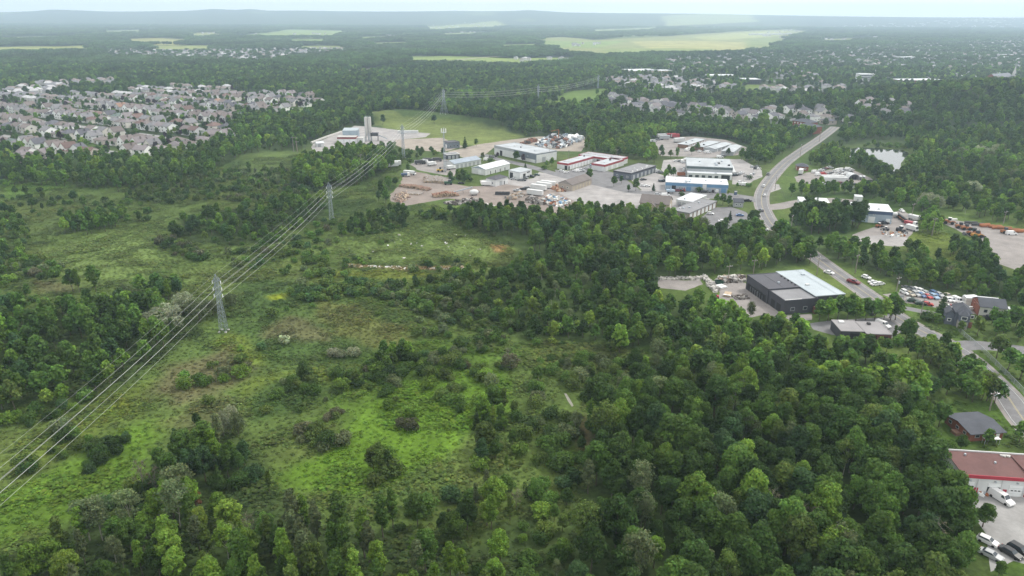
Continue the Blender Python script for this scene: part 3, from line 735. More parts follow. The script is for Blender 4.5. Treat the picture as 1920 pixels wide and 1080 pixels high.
for p0 in (10.2, 15.2, 19.5):
    d_ = g.op('f', p0, 2.8, 0, 2.8, M_DOORW, 'garage_door', d=.08)
    for q in (.45, 1.2, 1.95): MB().box(p0 + q, p0 + q + .45, -.12, -.07, 1.35, 1.6).build('pane', M_GLASS, d_)
    for q in (.7, 1.4, 2.1): MB().box(p0, p0 + 2.8, -.095, -.078, q - .02, q + .02).build('panel_joint', M_GREYM, d_)
for p in (3.0, 9.0, 13.6): g.op('f', p, .85, 0, 1.6, M_REDFASC, 'door', d=.08)
for x in (1.8, 7.0, 11.6): MB().box(x - .18, x + .18, -.35, -.06, 3.35, 3.6).build('wall_lamp', M_STEEL, g.root)
for x in (3.4, 8.4, 13.3): MB().beam((x, -.16, 0), (x, -.16, Z - .6), .1).build('downpipe', M_OFFW, g.root)
g.vent(3.6, 7.4, Z + .4, .4, .45); g.vent(9.0, 5.0, Z + .3, .4, .4); g.op('l', 5.5, .4, 3.4, 3.8, M_DKSTEEL, 'wall_vent')
# --- brick bungalow
g = Bld('brick_bungalow', 'red brick bungalow with a dark grey roof beside the road at the right', 'house', (1816, 828), (1878, 824), depth=9.0)
g.wall(M_BRICK, 2.3); g.gable(M_DKSHINGLE, 2.35, .8, along='x', o=.6, wallm=M_BRICK)
g.row('f', 2, .5, g.L - 2.5, 1.3, 1.0, 1.9, M_GREYM, pane=M_GLASS); g.row('l', 3, .6, 8.4, 1.1, 1.0, 1.9, M_GREYM, pane=M_GLASS); g.op('f', g.L - 1.9, .95, 0, 2.05, M_TRIM, 'door')
MB().box(-1.6, -.05, 2.6, 4.6, 0, .8).build('side_steps', M_BROWN, g.root)
tarp = thing('white_canopy', 'white canopy sheet on posts in front of the brick bungalow', 'canopy', *P(1858, 832)); MB().box(-2.2, 1.8, -.6, .6, 1.6, 1.68).build('sheet', M_TRIM, tarp)
for x, y in ((-2.0, -.5), (1.6, -.5), (-2.0, .5), (1.6, .5)): MB().beam((x, y, 0), (x, y, 1.6), .1).build('post', M_STEEL, tarp)
# --- dark workshop with the pale blue roof half
S_, E_, W_ = (1468, 590), (1529, 585), (1400, 541)
g = Bld('dark_workshop', 'charcoal clad workshop, one roof half pale blue, in the gravel yard', 'workshop', S_, E_, C=W_)
Z = 5.6; DW = g.D; Lx = g.L; ye = DW * .40
wv = np.array(P(*W_)) - g.a; 
g.wall(M_DKWALL, Z - .5, 0, Lx, 0, ye - .01); g.flat(M_GROOF, Z - .5, 0, Lx, 0, ye - .01, mp=M_DKWALL, par=.3)
g.wall(M_DKWALL, Z, -.3, Lx * .98, ye, DW); g.flat(M_CHARROOF, Z, -.3, Lx * .98, ye, DW, par=.15, mp=M_DKWALL, fall=0)
bx0, bx1 = Lx * 1.0, Lx * 1.0 + 11.5
g.wall(M_DKWALL, Z + .1, Lx * .985, bx1, 1.0, DW + 1.0); g.flat(M_BLUEROOF, Z + .1, Lx * .985, bx1, 1.0, DW + 1.0, par=.1, o=.2); g.ext(0, bx1, 0, DW + 1)
MB().box(.1, Lx * .55, .1, .9, Z - .33, Z - .30).build('roof_snow_guard', M_TRIM, g.root)
g.row('l', 7, ye + 1, DW - 1, 2.1, .05, 2.9, M_DARKBAY, 'garage_door', off=-.3); g.row('l', 2, 1.5, ye - 1.5, 2.6, .05, 3.0, M_DARKBAY, 'garage_door')
g.row('l', 6, ye + 2.6, DW - 2.6, .9, .05, 2.2, M_GREYM, 'door', off=-.3); g.row('f', 2, 1, Lx - 2, 1.6, 1.2, 2.6, M_GREYM, pane=M_GLASS)
for k in range(5): g.vent(Lx * .90, ye + 2 + k * (DW - ye - 4) / 5, Z + .14, .45, .55, M_DKSTEEL)
MB().box(Lx - 1.4, Lx - .1, -1.6, -.1, 0, 2.4).build('stair_tower', mat('rust_brown', (.17, .075, .06), .8), g.root)
# --- flat brown-grey building below it
g = Bld('low_flat_workshop', 'low flat-roofed workshop with grey roof and red-brown front by the driveway', 'workshop', (1574, 638), (1665, 641), depth=9.0)
g.wall(M_DKWALL, 3.3, 0, 7.4, 0, 9); g.flat(mat('dusty_roof', (.255, .245, .25), .9, .12, .15, var2=.06), 3.3, 0, 7.4, 0, 9, par=.06)
g.wall(mat('maroon_brick', (.13, .05, .05), .85), 3.3, 7.6, g.L, -1.6, 8.4); g.flat(mat('dusty_roof', (.255, .245, .25), .9, .12, .15, var2=.06), 3.3, 7.6, g.L, -1.6, 8.4, par=.06); g.ext(0, g.L, -2, 9)
g.row('f', 2, 8, g.L - .6, 2.4, .1, 2.6, M_DARKBAY, 'garage_door', off=-1.6); g.op('f', 3, 2.8, .1, 2.6, M_DARKBAY, 'garage_door')
g.vent(2.4, 7, 3.45, 1.5, .55, M_TRIM, 'roof_hatch'); g.vent(11, 6, 3.45, 1.0, .7, M_DKSTEEL)
# --- two-storey house at the bend
g = Bld('two_storey_house', 'blue-grey two-storey house with stone bay tower, white framed windows, at the bend', 'house', (1772, 611), (1816, 617), depth=8.0)
sid = mat('slate_siding', (.115, .13, .165), .8, .08)
g.wall(sid, 5.2, 2.5, g.L, 1.2, 8); g.hip(M_DKSHINGLE, 5.25, 2.2, 2.5, g.L, 1.2, 8, .45)
g.wall(sid, 4.0, 0, 2.45, 2.0, 6.5); g.gable(M_DKSHINGLE, 4.05, 1.2, 0, 2.45, 2.0, 6.5, along='y', o=.3, wallm=sid)
g.wall(M_STONE, 2.7, 3.4, 6.2, -1.2, 1.19); g.wall(sid, 5.0, 3.4, 6.2, -1.15, 1.18, z0=2.72); g.hip(M_DKSHINGLE, 5.05, 1.5, 3.4, 6.2, -1.2, 1.6, .35)
for z in (1.0, 3.4): g.op('f', 3.9, 1.8, z, z + 1.3, M_TRIM, off=-1.2, pane=M_GLASS)
g.op('f', 7.0, 1.1, 3.5, 4.7, M_TRIM, off=1.2, pane=M_GLASS); g.op('f', 8.6, .9, 3.5, 4.5, M_TRIM, off=1.2, pane=M_GLASS); g.op('f', .6, 1.2, 1.2, 2.3, M_TRIM, off=2.0, pane=M_GLASS); g.op('f', 7.0, 1.0, 0, 2.1, M_BRICK, 'door', off=1.2)
MB().box(6.6, g.L - .2, -.6, 1.15, 2.75, 2.9).build('porch_roof', M_DKSHINGLE, g.root); MB().box(7.9, 8.3, 5, 5.4, 6.0, 7.9).build('chimney', M_BRICK, g.root)
# --- white house with brick gable
g = Bld('white_house', 'long white house with dark roof and red brick gable end beside the car lot', 'house', (1834, 592), (1884, 597), depth=8.5)
hw = mat('cream_siding', (.58, .57, .53), .8, .06)
g.wall(hw, 3.6); g.gable(M_DKSHINGLE, 3.65, 1.9, along='x', o=.4, wallm=M_BRICK)
MB().box(-.25, -.02, .1, 8.4, -.05, 3.6).build('brick_end', M_BRICK, g.root)
g.row('f', 3, .8, g.L - .8, 1.1, 1.5, 2.6, M_DKSTEEL, pane=M_GLASS); g.op('f', g.L - 1.4, .9, 0, 2.0, M_TRIM, 'door')
MB().box(-2, g.L + .5, 8.6, 11.5, 0, 3.2).build('rear_annex', hw, g.root); MB().box(-2.2, g.L + .7, 8.5, 11.7, 3.2, 3.4).build('annex_roof', M_WROOF, g.root)
t = Bld('white_lean_to', 'small white-roofed shed against the right end of the white house', 'shed', (1886, 600), (1906, 601), depth=5); t.wall(M_OFFW, 2.6); t.flat(M_WROOF, 2.6, par=0, fall=.4); t.op('f', .8, 1.0, 0, 2.0, M_GREYM, 'door'); t.vent(t.L - .6, 3, 2.9, .4, .9, M_STEEL, 'flue')
# --- blue depot
g = Bld('blue_depot', 'blue and grey depot with white roof beside the tractor yard', 'depot', (1598, 415), (1670, 420), depth=13.0)
Z = 6.2
g.wall(M_BLUEGREY, Z); g.flat(M_WROOF, Z, par=.1, fall=.8); g.band(M_NAVY, Z - 1.7, Z + .02); g.band(mat('pale_blue_cladding', (.36, .45, .55), .6, .08), 0, 1.3, name='lower_cladding')
g.op('f', g.L - 2.6, 2.0, 0, 2.6, M_DOORW, 'garage_door', d=.1); g.op('f', g.L - 11, 3.2, 0, 3.2, M_DOORW, 'garage_door', d=.1); g.op('f', g.L - 9, .9, 3.9, 4.5, M_TRIM, d=.1, pane=M_GLASS); g.op('r', 3, 3, 0, 3, M_DOORW, 'garage_door', d=.1)
tk = thing('storage_tank', 'white horizontal tank by the right end of the blue depot roof', 'tank', *P(1675, 408)); MB().tube([(-1.5, 0, 1.9), (1.5, 0, 1.9)], 1.1, 10).build('shell', M_WHITE, tk, True)
for x in (-1, 1): MB().box(x - .1, x + .1, -.8, .8, 0, 1.1).build('leg', M_STEEL, tk)
g = Bld('white_roofed_store', 'long white-roofed store half hidden by trees above the blue depot', 'store', (1498, 392), (1553, 395), depth=9); g.wall(M_OFFW, 4.2); g.flat(M_WROOF, 4.2, par=.1, fall=.5); g.row('f', 5, 1, g.L - 1, 1.8, 0, 2.6, M_GREYM, 'garage_door')
g = Bld('white_roofed_shed', 'small white shed behind the blue depot', 'shed', (1602, 379), (1616, 380), depth=5); g.wall(M_OFFW, 3.2); g.flat(M_WROOF, 3.2, par=.05); g.op('f', 1, 1, 0, 2, M_GREYM, 'door')
# --- trailer yard house
g = Bld('small_brick_house', 'small brick house with dark roof by the trailer yard', 'house', (1494, 320), (1515, 321), depth=8); g.wall(M_BRICK, 3); g.hip(M_DKSHINGLE, 3.05, 1.7); g.row('f', 2, .5, g.L - .5, 1.2, 1, 2.1, M_TRIM, pane=M_GLASS); g.op('l', 3, 1, 0, 2, M_TRIM, 'door')
dm = thing('dome_tent', 'white dome storage tent between parked white vans', 'tent', *P(1601, 337)); 
b = MB(); n = 12
for i in range(n):
    a0, a1 = math.pi * i / n, math.pi * (i + 1) / n
    b.quad((-3.6 * math.cos(a0), 0, 3.6 * math.sin(a0)), (-3.6 * math.cos(a1), 0, 3.6 * math.sin(a1)), (-3.6 * math.cos(a1), 6, 3.6 * math.sin(a1)), (-3.6 * math.cos(a0), 6, 3.6 * math.sin(a0)))
b.face([(-3.6 * math.cos(math.pi * i / n), 6, 3.6 * math.sin(math.pi * i / n)) for i in range(n + 1)]); b.build('cover', M_WHITE, dm, True)
for y in (0, 2, 4, 6): MB().tube([(-3.66 * math.cos(math.pi * i / n), y, 3.66 * math.sin(math.pi * i / n)) for i in range(n + 1)], .06, 4).build('hoop', M_STEEL, dm)
MB().box(-1.5, 1.5, .05, .12, 0, 2.6).build('doorway_shade_panel', M_DARKBAY, dm)  # near-black panel, shade of the open tent painted in
for px, lab in ((1613, 'left of two small grey sheds beside the dome tent'), (1619, 'right of two small grey sheds beside the dome tent')):
    g = Bld('garden_shed', lab, 'shed', (px - 2.2, 337.5), (px + 2.2, 337.8), depth=2.4, group='sheds beside the dome tent'); g.wall(M_GREYM, 2.2); g.gable(M_WROOF, 2.2, .5, along='x', o=.1, wallm=M_GREYM); g.op('f', .3, .8, 0, 1.8, M_DKSTEEL, 'door')
# --- industrial park, front row
g = Bld('long_brick_units', 'long grey-roofed row of units with brown pillars and white doors', 'workshop', (1291, 412), (1342, 389), C=(1258, 407))
g.wall(M_BEIGE, 3.5); g.flat(M_GROOF, 3.5, o=.4, par=.12); g.band(M_GREYM, 3.0, 3.52, name='fascia')
n = 7
for i in range(n):
    p = g.L * (i + .5) / n; g.op('f', p - 1.6, 3.2, 0, 2.8, M_DOORW, 'garage_door'); 
for i in range(n + 1): g.op('f', min(max(g.L * i / n - .35, 0), g.L - .7), .7, 0, 3.0, M_BROWN, 'pillar', d=.14)
g.row('l', 3, 1, g.D - 1, 1.2, 1.2, 2.2, M_TRIM, pane=M_GLASS); g.vent(g.L * .3, g.D * .5, 3.64); g.vent(g.L * .7, g.D * .6, 3.64)
g = Bld('tan_barn', 'tan building with dark brown gable roof left of the white-roofed shed', 'building', (1199, 393), (1253, 398), depth=12); g.wall(M_TAN, 4.2); g.gable(M_BROWNROOF, 4.25, 3.2, along='x', wallm=M_TAN, o=.5); g.row('f', 5, 1, g.L - 1, 1.2, 1.4, 2.6, M_TRIM, pane=M_GLASS); g.op('r', 5, 3, 0, 3, M_DOORW, 'garage_door')
b_ = MB(); x0, x1 = g.L * .3, g.L * .56
g.wall(M_TAN, 3.2, x0, x1, -3.2, -.01); g.gable(M_BROWNROOF, 3.25, 1.8, x0, x1, -3.2, 2.4, along='y', wallm=M_TAN, o=.3); g.ext(0, g.L, -4, 12)
g = Bld('white_roofed_unit', 'white-roofed flat unit between the tan barn and the blue building', 'unit', (1267, 386), (1297, 391), C=(1287, 372)); g.wall(M_OFFW, 3.6); g.flat(M_WROOF, 3.6, par=.15); g.row('f', 3, .6, g.L - .6, 2.2, 0, 2.7, M_GREYM, 'garage_door'); g.row('l', 2, 1, g.D - 1, 1.2, 1, 2.1, M_TRIM, pane=M_GLASS)
g = Bld('small_grey_cottage', 'small grey cottage with dark roof beside the crossroads', 'house', (1375, 388), (1393, 389), depth=6); g.wall(M_GREYM, 2.8); g.gable(M_DKSHINGLE, 2.85, 1.4, along='x', wallm=M_GREYM); g.row('f', 2, .4, g.L - .4, 1, 1, 2, M_TRIM, pane=M_GLASS); g.op('r', 2, .9, 0, 2, M_TRIM, 'door')
# blue building
g = Bld('blue_workshop', 'long white-roofed workshop with blue cladding band at the crossroads', 'workshop', (1247, 356), (1364, 362), depth=15); Z = 4.8
g.wall(M_BLUEGREY, Z); g.flat(M_WROOF, Z, par=.15, fall=.3); g.band(M_BLUE, Z - 1.9, Z - .05)
for p, w, h_, m_, nm in ((3.9, 2.4, 3.0, M_DARKBAY, 'garage_opening'), (12.5, 2.8, 2.7, M_BLUE, 'garage_door'), (17, 4, 2.6, M_GREYM, 'garage_door'), (22.0, 2.3, 4.6, M_OFFW, 'tall_door'), (27, 2.8, 2.7, M_GREYM, 'garage_door'), (33, 2.8, 2.8, M_BLUE, 'garage_door'), (36.4, 2.2, 2.4, M_WHITE, 'door')):
    if p + w < g.L - .2: g.op('f', p, w, 0, h_, m_, nm, d=.11)
g.row('f', 3, 8, 12, .9, 1.2, 2.2, M_TRIM, pane=M_GLASS); g.row('r', 3, 2, 13, 1.4, 1.2, 2.4, M_TRIM, pane=M_GLASS)
for k in range(4): g.vent(6 + k * 9, 8, Z + .3, .8, .5)
# big grey building
g = Bld('large_grey_warehouse', 'largest grey warehouse with pale roof and dark green band in the industrial park', 'warehouse', (1286, 331), (1372, 335), depth=30); Z = 7.0
g.wall(M_GREYM, Z); g.flat(M_LGREYROOF, Z, par=.2); g.band(M_GREEN_D, Z - 1.5, Z + .02); g.vent(g.L * .65, 6, Z + .15, 1.6, .9); g.vent(g.L * .3, 16, Z + .15, 1, .7); g.vent(g.L * .8, 20, Z + .15, 1, .7)
g.wall(M_OFFW, 3.7, .6, g.L - .5, -5.5, -.01); g.flat(M_WROOF, 3.7, .6, g.L - .5, -5.5, -.01, par=.12); g.ext(0, g.L, -6.5, 30)
for k in range(5): g.op('f', 1.6 + k * 4.1, 2.3, 1.0, 2.5, M_DKSTEEL, off=-5.5, pane=M_GLASS)
g.op('f', g.L - 7.2, 5.4, 0, 3.2, M_DARKBAY, 'garage_opening', off=-5.5); g.op('f', g.L - 9.6, 2.0, 0, 3.4, M_WHITE, 'door', off=-5.5)
g.row('r', 6, 2, 28, 2.6, 0, 3.0, M_DOORW, 'garage_door'); MB().box(g.L + .08, g.L + 2.4, 3, 27, 3.6, 3.8).build('canopy', M_OFFW, g.root)
# dark grey
g = Bld('dark_grey_units', 'dark grey building with flat grey roof right of the red U-shaped building', 'workshop', (1183, 338), (1229, 323), C=(1155, 331)); g.wall(mat('dark_blue_grey', (.11, .125, .15), .6), 4.4); g.flat(M_GROOF, 4.4, o=.3, par=.15, mp=M_DKWALL); g.band(M_DKWALL, 3.6, 4.42); g.row('f', 6, 1, g.L - 1, 2.4, 0, 2.9, M_GREYM, 'garage_door'); g.row('l', 3, 1, g.D - 1, 1.4, 1.1, 2.3, M_TRIM, pane=M_GLASS)
for k in range(4): g.vent(4 + k * 6, 1.5, 4.55, .7, .8, M_TRIM)
# red U building
rt = Bld('red_u_shaped_building', 'U-shaped building with crimson fascia around a courtyard of parked cars', 'workshop', (1065, 319), (1113, 305), C=(1044, 316)); g = rt; Z = 4.3
def wing(g, x0, x1, y0, y1, front_doors):
    g.wall(M_OFFW, Z, x0, x1, y0, y1); g.flat(M_LGREYROOF, Z, x0, x1, y0, y1, par=.12, o=.1, mp=M_RED); g.band(M_RED, Z - 1.1, Z + .05, x0, x1, y0, y1); g.ext(x0, x1, y0, y1)
wing(g, 0, g.L, 0, g.D, 8)
g.row('f', 8, 1, g.L - 1, 2.3, 0, 2.7, M_DOORW, 'garage_door'); g.op('l', .6, 2.2, 0, 2.8, M_DARKBAY, 'garage_opening'); g.op('f', .5, 1.6, 0, 2.5, M_DARKBAY, 'garage_opening')
def loc(px, py): 
    q = np.array(P(px, py)) - g.a; return q @ g.u, q @ g.v
bx, by = loc(1150, 304)
wing(g, g.L + .02, g.L + 14, -20, 13, 0)
g.row('r', 1, 0, 1, .1, 0, .1, M_DOORW, 'vent_cap')
for k in range(4): g.op('l', -18.5 + k * 4.4, 2.8, 0, 2.8, M_DARKBAY if k == 3 else M_DOORW, 'garage_door', off=g.L + .02)
g2x0, g2y = loc(1134, 322)
wing(g, g2x0 + .5, g2x0 + 27, g2y + .5, g2y + 11, 0)
for k in range(3): g.op('f', g2x0 + 2.5 + k * 7, 2.6, 0, 2.7, M_DOORW, 'garage_door', off=g2y + .5)
# beige barn
g = Bld('beige_block_garage', 'beige block garage with brown gable roof and row of doors in the yard', 'garage', (1072, 359), (1109, 346), C=(1049, 354)); g.wall(M_BEIGE, 3.9); g.gable(M_BROWNROOF, 3.95, 2.3, along='x', wallm=mat('beige_gable_shaded', (.27, .245, .225), .85), o=.4); g.row('f', 6, .6, g.L - .6, 1.9, 0, 2.7, M_TAN, 'garage_door'); g.row('l', 2, 1.4, g.D - 1.4, 1.1, 1.4, 2.5, M_TRIM, pane=M_GLASS)  # gables in a darker, greyer beige: their shade is painted in
# white sheds
g = Bld('white_shed_grey_roof', 'white shed with dark grey hipped roof and caravan at its left wall', 'shed', (929, 350), (952, 344), C=(906, 348)); g.wall(M_WHITE, 4.2); g.hip(M_CHARROOF, 4.25, 1.7); g.op('f', 4, 2.6, 0, 2.8, M_GREYM, 'garage_door'); g.op('f', 8.0, .9, 0, 2.1, M_DKSTEEL, 'door'); g.row('l', 2, 1, g.D - 1, 1, 1.4, 2.4, M_GREYM, pane=M_GLASS)
g = Bld('white_shed_black_doors', 'white shed with tall black doors and light grey roof', 'shed', (975, 337), (997, 331), C=(951, 334)); g.wall(M_WHITE, 4.6); g.flat(M_LGREYROOF, 4.6, par=.1, fall=.4); g.op('l', g.D - 3.6, 2.6, 0, 3.8, M_DARKBAY, 'barn_door'); g.op('f', 3.2, 2.6, 0, 3.2, M_DARKBAY, 'barn_door'); g.op('f', 7, 2.6, 0, 1.2, M_DKSTEEL, 'bench_wall'); g.op('f', 7.4, 3.2, 3.2, 4.0, M_DKSTEEL, 'sign_board')
g = Bld('white_long_warehouse', 'long white warehouse with white gable roof behind the smaller white sheds', 'warehouse', (910, 329), (956, 317), C=(891, 323)); g.wall(M_WHITE, 3.9); g.gable(M_WROOF, 3.95, 1.6, along='x', wallm=M_BLUEGREY, o=.3); g.row('f', 5, 1, g.L - 1, 2.2, 0, 2.7, M_OFFW, 'garage_door'); g.row('f', 4, 3, g.L - 3, .8, 0, 2.1, M_DKSTEEL, 'door'); g.op('l', g.D * .3, 2.6, 0, 2.8, M_DOORW, 'garage_door')  # blue-grey on the gables paints in the shade of a white wall
g = Bld('grey_blue_long_shed', 'long shed with blue-grey roof left of the white warehouse', 'shed', (852, 317), (902, 308), depth=11); g.wall(M_OFFW, 3.6); g.gable(mat('blue_grey_roof', (.27, .31, .36), .7), 3.65, 1.6, along='x', wallm=M_OFFW, o=.4); g.row('f', 6, 1, g.L - 1, 2.0, 0, 2.6, M_GREYM, 'garage_door')
g = Bld('long_warehouse', 'long low warehouse, left part white, right part slate grey, below the scrap yard', 'warehouse', (927, 289), (1005, 306), C=(947, 275)); Z = 6.4
g.D = 21; g.wall(M_OFFW, Z, 0, g.L * .48); g.wall(mat('slate_cladding', (.15, .175, .205), .6), Z, g.L * .482, g.L, -.1, g.D + .1); g.flat(M_LGREYROOF, Z, 0, g.L, 0, g.D, par=.25, mp=M_GREYM); g.band(M_GREYM, Z - 1.6, Z + .02, 0, g.L * .48); g.op('f', g.L * .14, 2.8, 0, 3.8, M_DARKBAY, 'garage_opening'); g.op('f', g.L * .5, g.L * .49, 0, 2.3, M_OFFW, 'lower_cladding', off=-.1); g.op('r', .3, g.D - .6, 0, Z - .6, M_WHITE, 'end_wall', d=.12); g.op('r', 6, 3.4, 0, 3.6, M_GREYM, 'garage_door', d=.2); g.op('f', g.L * .8, .9, 3.6, 4.4, M_TRIM, off=-.1, pane=M_GLASS); g.ext(0, g.L, 0, 21)
g = Bld('dark_office', 'small dark grey flat building beside the conifer near the tall mast', 'office', (841, 279), (862, 277), depth=9); g.wall(mat('slate_cladding', (.15, .175, .205), .6), 4.6); g.flat(M_CHARROOF, 4.6, par=.2); g.row('f', 3, .5, g.L - .5, 1.4, 1.2, 2.6, M_GREYM, pane=M_GLASS); g.op('l', 3, 2.4, 0, 2.8, M_DOORW, 'garage_door')
g = Bld('flat_yard_shed', 'dark flat shed with white rim in the trailer yard near the mast', 'shed', (838, 299), (862, 297), depth=8); g.wall(M_DKWALL, 3.2); g.flat(M_GROOF, 3.2, par=.25, mp=M_TRIM); g.row('f', 3, .5, g.L - .5, 2, 0, 2.5, M_GREYM, 'garage_door')
# storage rows
for A, B, lab in (((1290, 279), (1322, 268), 'left of the two storage unit rows with brown pillars and white doors'), ((1318, 283), (1349.5, 273), 'right of the two storage unit rows with brown pillars and white doors')):
    g = Bld('storage_units', lab, 'storage units', A, B, depth=9, group='storage unit rows'); g.wall(M_BROWN, 3.0); g.flat(M_LGREYROOF, 3.0, o=.3, par=.1); n = 10
    for i in range(n): g.op('f', g.L * (i + .18) / n, g.L / n * .64, 0, 2.5, M_DOORW, 'roller_door')
for A, B, lab in (((1340, 286), (1371, 276), 'grey low roof shed right of the storage rows'), ((1374, 292), (1390, 280), 'furthest right grey shed behind the round trees')):
    g = Bld('low_grey_shed', lab, 'shed', A, B, depth=9); g.wall(M_GREYM, 2.6); g.gable(M_LGREYROOF, 2.6, .9, along='x', wallm=M_GREYM); g.row('f', 4, 1, g.L - 1, 1.8, 0, 2.2, M_OFFW, 'garage_door')
# --- concrete plant
g = Bld('concrete_plant_hall', 'white and pale blue hall with dark red band beside the silos', 'plant', (633, 269), (668, 269), depth=20); Z = 5.2
g.wall(M_WHITE, Z, 0, g.L, 0, 8); g.flat(M_CONC_W, Z, 0, g.L, 0, 8, par=.2); g.band(mat('dark_red_band', (.22, .05, .05), .6), Z - 1.5, Z - .2, 0, g.L, 0, 8); g.wall(M_BLUEGREY, 9.0, 3.0, g.L, 8.02, 17); g.flat(mat('pale_slate_roof', (.34, .39, .42), .6), 9.0, 3.0, g.L, 8.02, 17, par=.15, fall=1.2); g.row('f', 3, .6, g.L - .6, 3.4, 0, 3.0, M_DOORW, 'garage_door', d := 0.0) if False else g.row('f', 3, .6, g.L - .6, 3.4, 0, 3.0, M_DOORW, 'garage_door')
g.wall(M_OFFW, 4.0, g.L + .02, g.L + 5.5, 2, 12); g.flat(M_CONC_W, 4.0, g.L + .02, g.L + 5.5, 2, 12, par=.1); g.ext(0, g.L + 6, 0, 20)
for px, lab in ((689.0, 'left of the twin pale concrete silos beside the plant hall'), (695.2, 'right of the twin pale concrete silos beside the plant hall')):
    x, y = P(px, 264); s = thing('cement_silo', lab, 'silo', x, y, 0, 0, 'twin silos of the concrete plant')
    MB().lathe([(.4, 4.2), (1.35, 7.0), (1.35, 19.2), (1.2, 19.6)], 14).build('body', M_CONC_W, s, True)
    for a in range(4):
        t = a * math.pi / 2 + .78; MB().beam((1.2 * math.cos(t), 1.2 * math.sin(t), 0), (1.2 * math.cos(t), 1.2 * math.sin(t), 7), .22).build('leg', M_STEEL, s)
    rl = MB()
    for a in range(8):
        t = a * math.pi / 4; t2 = t + math.pi / 4
        rl.beam((1.3 * math.cos(t), 1.3 * math.sin(t), 20.3), (1.3 * math.cos(t2), 1.3 * math.sin(t2), 20.3), .07); rl.beam((1.3 * math.cos(t), 1.3 * math.sin(t), 19.3), (1.3 * math.cos(t), 1.3 * math.sin(t), 20.3), .07)
    rl.build('railing', M_STEEL, s); MB().beam((-1.45, 0, 0), (-1.45, 0, 19.5), .25).build('ladder', M_STEEL, s)
x, y = P(703, 264); s = thing('mixing_plant', 'dark steel mixing frame right of the twin silos', 'mixing plant', x, y)
MB().box(-3, 3, -2, 2, 4.2, 6.6).build('mixer_house', M_DKSTEEL, s); MB().box(-3.4, 3.4, -2.3, 2.3, 6.6, 6.8).build('roof', M_CHARROOF, s)
for a in (-2.8, 2.8):
    for c in (-1.8, 1.8): MB().beam((a, c, 0), (a, c, 4.2), .3).build('leg', M_DKSTEEL, s)
MB().beam((3, 0, 5), (10, 3, 1.2), .7).build('conveyor', M_STEEL, s)
g = Bld('white_plant_store', 'small white shed at the left end of the plant yard wall', 'shed', (594, 276), (608, 275), depth=6); g.wall(M_WHITE, 3); g.gable(M_WROOF, 3, .8, along='x', wallm=M_WHITE); g.op('f', 1, 2.4, 0, 2.4, M_GREYM, 'garage_door')
rw = PP([(584, 269), (612, 258), (641, 248)]); b = MB()
for i in range(2): 
    a, c = rw[i], rw[i + 1]; b.beam((*a, .7), (*c, .7), 1.3)
tag(b.build('retaining_wall', M_CONC_W), 'pale concrete retaining wall along the plant yard edge', 'wall')
for i, px in enumerate((750, 757.5, 765, 772.5, 780)):
    x, y = P(px, 249.5); t = thing('site_container', 'white container, ' + ordinal(i) + ' from the left behind the plant yard', 'container', x, y, 0, .05, 'white containers behind the plant yard'); MB().box(-2, 2, -1.2, 1.2, 0, 2.4).build('body', M_WHITE, t); MB().box(-1.0, 1.0, -1.24, -1.2, .1, 2.3).build('door', M_OFFW, t)
# --- town buildings
g = Bld('white_apartment_block', 'white five-storey apartment block standing out of the town trees', 'apartment block', (1609, 155.5), (1635, 156), depth=22); Z = 13
g.wall(M_WHITE, Z); g.flat(M_WROOF, Z, par=.5)
for f in range(4):
    g.row('f', 8, 1, g.L - 1, 2.2, 1.0 + f * 3.1, 2.7 + f * 3.1, M_GLASS, 'window')
g = Bld('brick_school', 'long low red-brown school with pale roof in the town', 'school', (1693, 160), (1768, 159), depth=30); g.wall(M_BRICK, 7); g.flat(M_WROOF, 7, par=.3); g.row('f', 14, 1, g.L - 1, 3, 1.5, 3.2, M_GLASS, 'window')
g = Bld('shopping_centre', 'long white-roofed shop building with tan front in the town', 'shop', (1184, 141), (1238, 140), depth=45); g.wall(M_TAN, 7); g.flat(M_WROOF, 7, par=.4); g.row('f', 8, 2, g.L - 2, 4, .5, 3.6, M_GLASS, 'shop_window')
g = Bld('flat_white_hall', 'flat white hall left of the church', 'hall', (1798, 150), (1832, 151), depth=25); g.wall(M_TAN, 6); g.flat(M_WROOF, 6, par=.3); g.row('f', 8, 1, g.L - 1, 2.5, 1.5, 3.2, M_GLASS, 'window')
g = Bld('church', 'red brick church with grey roof and two pale spires in the town', 'church', (1866, 155), (1899, 153), depth=18)
g.wall(M_BRICK, 7); g.gable(mat('slate_roof', (.17, .175, .2), .8), 7.05, 6, along='x', wallm=M_BRICK); g.row('f', 7, 2, g.L - 2, 1.8, 2, 6, M_GLASS, 'window')
def spire(x, y, w, hb, ht, m, nm='tower'):
    t = MB().box(x - w, x + w, y - w, y + w, 0, hb).build(nm, M_CONC_W, g.root); MB().lathe([(w * 1.25, hb), (w * .6, hb + (ht - hb) * .35), (.12, ht)], 8, x, y).build('spire', m, t); MB().box(x - .1, x + .1, y - .1, y + .1, ht, ht + 2).build('cross', M_STEEL, t); MB().box(x - w * .5, x + w * .5, y - w - .1, y - w, hb * .72, hb * .9).build('belfry_opening', M_DKSTEEL, t)
spire(2.5, -1.8, 1.6, 11, 18, M_STEEL); spire(g.L + 2, 2, 1.9, 14, 27, M_CONC_W)
